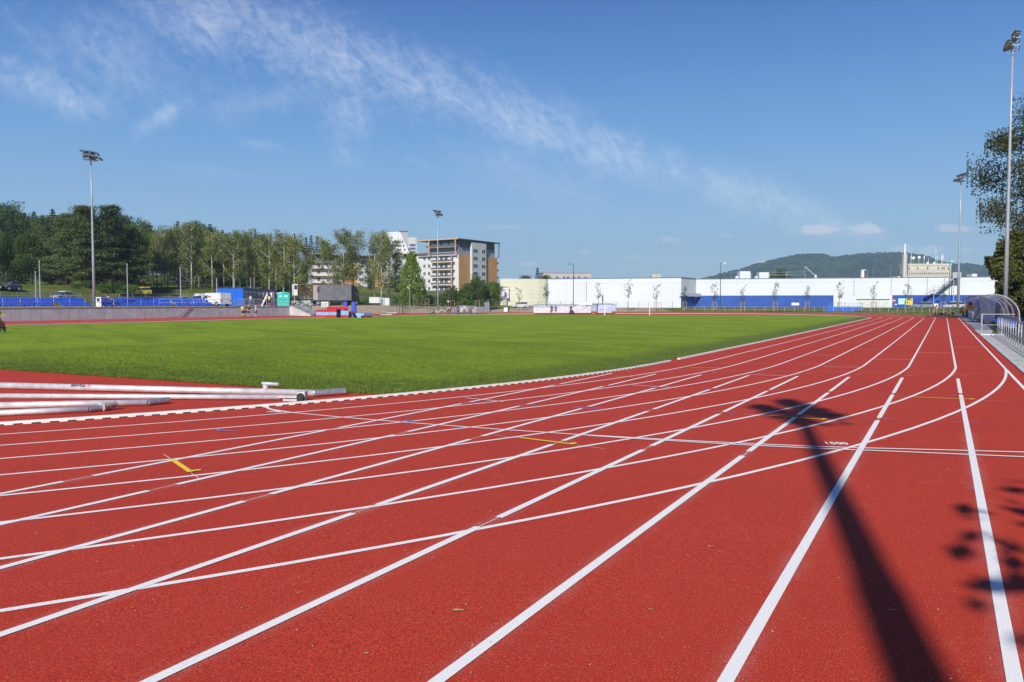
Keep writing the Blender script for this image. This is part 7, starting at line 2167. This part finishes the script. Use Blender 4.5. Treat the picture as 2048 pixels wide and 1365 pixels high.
for x, z in ((4.3, 26.0), (7.2, 26.3), (11.6, 23.4), (14.8, 23.3)):
    q = MB(); q.tube([(x, 4.6, z), (x, 4.9, z)], 0.75 if z > 25 else 0.5, 10); q.tube([(x, 5, 22.4), (x, 4.95, z)], 0.06, 4); q.build('dish_aerial', WPAINT, wk, M=M)
ch = empty('chimney_tower', cam2w((1808 - 1024) / F * 415, 415), math.atan2(RDIR.y, RDIR.x), 'tall pale chimney tower with a slim pipe at the left of the works building', 'chimney')
q = MB(); q.box(-0.9, 0.85, 0, 1.8, 0, 27.5); q.build('shaft', mat('chimney_pale', (0.60, 0.58, 0.55), 0.7), ch)
q = MB()
for k in range(12): q.box(0.1, 0.6, -0.04, -0.004, 16 + k * 0.95, 16.6 + k * 0.95)
q.build('louvres', HL, ch)
q = MB(); q.tube([(0.05, 0.9, 27.4), (0.05, 0.9, 32.8)], 0.45, 10); q.build('flue', WPAINT, ch)

# ------------------------------------------------------------------ aluminium poles lying inside the bend
def lying_pole(p, q_, r, label, elbow=None, ring=None, lettering=None, blanket=None, z0=None):
    a = gp(p[0], p[1], -0.16 + r); b_ = gp(q_[0], q_[1], -0.16 + r)
    a.z = gz(a.x, a.y) + r + 0.004; b_.z = gz(b_.x, b_.y) + r + 0.004
    root = empty('aluminium_pole', b_, math.atan2(b_.y - a.y, b_.x - a.x), label, 'pole', 'aluminium cage poles lying on the tartan')
    L = (b_ - a).length * 1.25; dz = (a.z - b_.z)
    m = MB(); m.tube([(-L, 0, dz * 1.25), (0, 0, 0)], r, 20); m.build('tube', ALU, root, smooth_=False)
    for pl in root.children[-1].data.polygons: pl.use_smooth = len(pl.vertices) == 4
    return root, L, dz


P1, L1_, _ = lying_pole((0, 771), (631, 787.5), 0.075, 'farthest long aluminium pole with an angled end piece')
m = MB(); m.tube([(-0.02, 0, 0.0), (0.02, 0, 0)], 0.079, 20)
m.tube([(0.0, 0, 0), (0.45, 0.50, 0.0)], 0.073, 20); m.build('angled_end', mat('brushed_aluminium', (0.52, 0.54, 0.58), 0.45, 0.7, var=0.15, scale=12), P1)
m = MB(); m.tube([(-1.17, 0.0, 0.06), (-1.17, 0.0, 0.15)], 0.06, 10); m.tube([(-1.24, 0, 0.185), (-0.80, -0.10, 0.185)], 0.034, 12); m.build('hook_bracket', ALU, P1)
TXM = mat('printed_black', (0.03, 0.03, 0.035), 0.5); TXR = mat('printed_red', (0.55, 0.03, 0.05), 0.5)
def pole_text(root, x, size, r, turn=math.pi, ang=52):
    # written round the front of the tube, upside down as the pole lies
    M = Matrix.Translation((x, 0, 0)) @ Matrix.Rotation(math.radians(ang), 4, 'X') @ Matrix.Translation((0, 0, r + 0.001)) @ Matrix.Rotation(turn, 4, 'Z')
    text('POLANIK', size, TXM, M, root, 'lettering', 0.001)
    q = MB(); n = 16
    vs = []
    for k in range(n):
        a = 0.6 + 5.0 * k / (n - 1)
        for rr in (size * 0.38, size * 0.26): vs.append((-size * 2.9 + rr * math.cos(a), rr * math.sin(a), 0.002))
    q.add(vs, [(2 * k, 2 * k + 1, 2 * k + 3, 2 * k + 2) for k in range(n - 1)]); q.build('emblem', TXR, root, M=M)
pole_text(P1, -5.85, 0.095, 0.075)
P2, L2_, _ = lying_pole((0, 792), (603, 796.5), 0.055, 'second long aluminium pole ending in a clamp fitting')
m = MB(); m.box(-0.06, 0.10, -0.10, 0.09, -0.06, 0.13); m.build('clamp', ALU, P2)
m = MB(); m.tube([(0.02, -0.16, 0.03), (0.02, -0.08, 0.03)], 0.075, 12); m.tube([(-0.3, -0.08, -0.03), (0.16, -0.10, -0.03)], 0.028, 8); m.build('clamp_bore', DARK, P2)
m = MB(); m.obox((-0.45, -0.06, 0.02), (-0.05, -0.09, 0.02), 0.05, 0.04); m.obox((-0.35, -0.09, -0.04), (-0.05, -0.12, -0.04), 0.05, 0.04); m.build('bolts', ALU, P2)
P3, L3_, _ = lying_pole((0, 811), (295, 805.5), 0.064, 'third aluminium pole, wrapped where it meets the nearest one')
m = MB(); m.tube([(0.0, 0, 0), (0.30, 0.36, 0.0)], 0.062, 20); m.build('angled_end', MATS['brushed_aluminium'], P3)
pole_text(P3, -3.0, 0.085, 0.064, ang=60)
P4, L4_, _ = lying_pole((0, 827), (177, 819.5), 0.057, 'nearest short aluminium pole with a white pad and an angled end')
m = MB(); m.tube([(0.0, 0, 0), (0.33, 0.26, 0.0)], 0.055, 20); m.build('angled_end', MATS['brushed_aluminium'], P4)
m = MB(); m.tube([(0.20, 0.14, 0.02), (0.40, 0.36, 0.04)], [0.085, 0.075], 12); m.build('wrapping', mat('grey_wrap', (0.50, 0.47, 0.44), 0.9, var=0.25, scale=14, bump=0.8, bscale=40), P4)
m = MB(); m.tube([(-1.85, 0, 0.005), (-1.50, 0, 0.003)], [0.072, 0.070], 12); m.build('pad', mat('white_pad', (0.70, 0.68, 0.62), 0.9, var=0.1, scale=10, bump=0.7, bscale=30), P4)

# ------------------------------------------------------------------ fallen leaves and grit
LEAFM = mat('dry_leaf', (0.50, 0.33, 0.16), 0.7, col2=(0.30, 0.17, 0.08), scale=30)
for i, (px, py, sz, l) in enumerate(((917, 1229, 0.035, 'brown leaf left of the wide line at the bottom'), (1424, 1101, 0.040, 'pale yellow curled leaf on the red surface'), (487, 1220, 0.022, 'tiny yellow leaf on the left of the red surface'), (733, 1316, 0.022, 'small orange leaf near the bottom edge'),
                                     (1303, 1227, 0.026, 'thin brown leaf in the middle bottom'), (1310, 864, 0.05, 'yellow leaf beside the long start lines'), (1788, 1231, 0.03, 'brown leaf near the mast shadow'), (1770, 882, 0.05, 'pale leaf right of the lane number'),
                                     (1878, 731, 0.16, 'green leaf tuft lying far down the straight'), (860, 786, 0.06, 'white scrap on the inside lane'), (1875, 1228, 0.02, 'tiny leaf right of the mast shadow'), (600, 1190, 0.018, 'speck of leaf left of the middle'), (1062, 836, 0.05, 'dark speck of leaf near the crossing lines'))):
    p_ = gp(px, py, 0.0); p_.z = gz(p_.x, p_.y) + 0.004
    r = random.Random(i); n = 7; vs = [(0, 0, sz * 0.12)]
    for k in range(n):
        a = 6.283 * k / n; R_ = sz * (0.75 + 0.35 * math.cos(2 * a)) * r.uniform(0.75, 1.1); vs.append((R_ * math.cos(a), R_ * math.sin(a) * 0.6, sz * r.uniform(0.0, 0.42)))
    q = MB(); q.add(vs, [(0, k + 1, (k + 1) % n + 1) for k in range(n)])
    o = q.build('fallen_leaf', mat('leaf_green', (0.15, 0.22, 0.04), 0.7) if i == 8 else LEAFM, loc=p_); o.rotation_euler = (0, 0, r.uniform(0, 6))
    tag(o, l, 'leaf')
r = random.Random(12)
q = MB()
for i in range(700):
    t_ = 3 + 60 * r.random() ** 2; s_ = r.uniform(-12, 1.7) * (1 if t_ > 12 else 0.8)
    if rho(s_, t_) < 0.2: continue
    z = gz(s_, t_) + 0.006; z_ = r.uniform(0.004, 0.010) * (1 + t_ / 25)
    a = r.uniform(0, 6.28); c, d = math.cos(a) * z_, math.sin(a) * z_
    q.add([(s_ - c, t_ - d, z), (s_ + d * 0.6, t_ - c * 0.6, z), (s_ + c, t_ + d, z + z_ * 0.6), (s_ - d * 0.6, t_ + c * 0.6, z)], [(0, 1, 2, 3)])
tag(q.build('litter', LEAFM), 'tiny dry leaf crumbs scattered over the lanes', 'litter', kind='stuff')

# ------------------------------------------------------------------ air
q = MB(); q.box(-3400, 2600, -400, 4300, -60, 330)
hz_o = q.build('haze', None) if False else None
me = bpy.data.meshes.new('haze'); me.from_pydata(q.v, [], q.f)
hm = bpy.data.materials.new('air'); hm.use_nodes = True
N = NT(hm.node_tree); N.n.clear()
pvn = N.new('ShaderNodeVolumePrincipled'); pvn.inputs['Color'].default_value = (0.55, 0.78, 1.0, 1); pvn.inputs['Density'].default_value = 0.00020
o_ = N.new('ShaderNodeOutputMaterial'); N.l.new(pvn.outputs[0], o_.inputs['Volume'])
me.materials.append(hm); tag(link('haze', me), kind='stuff')
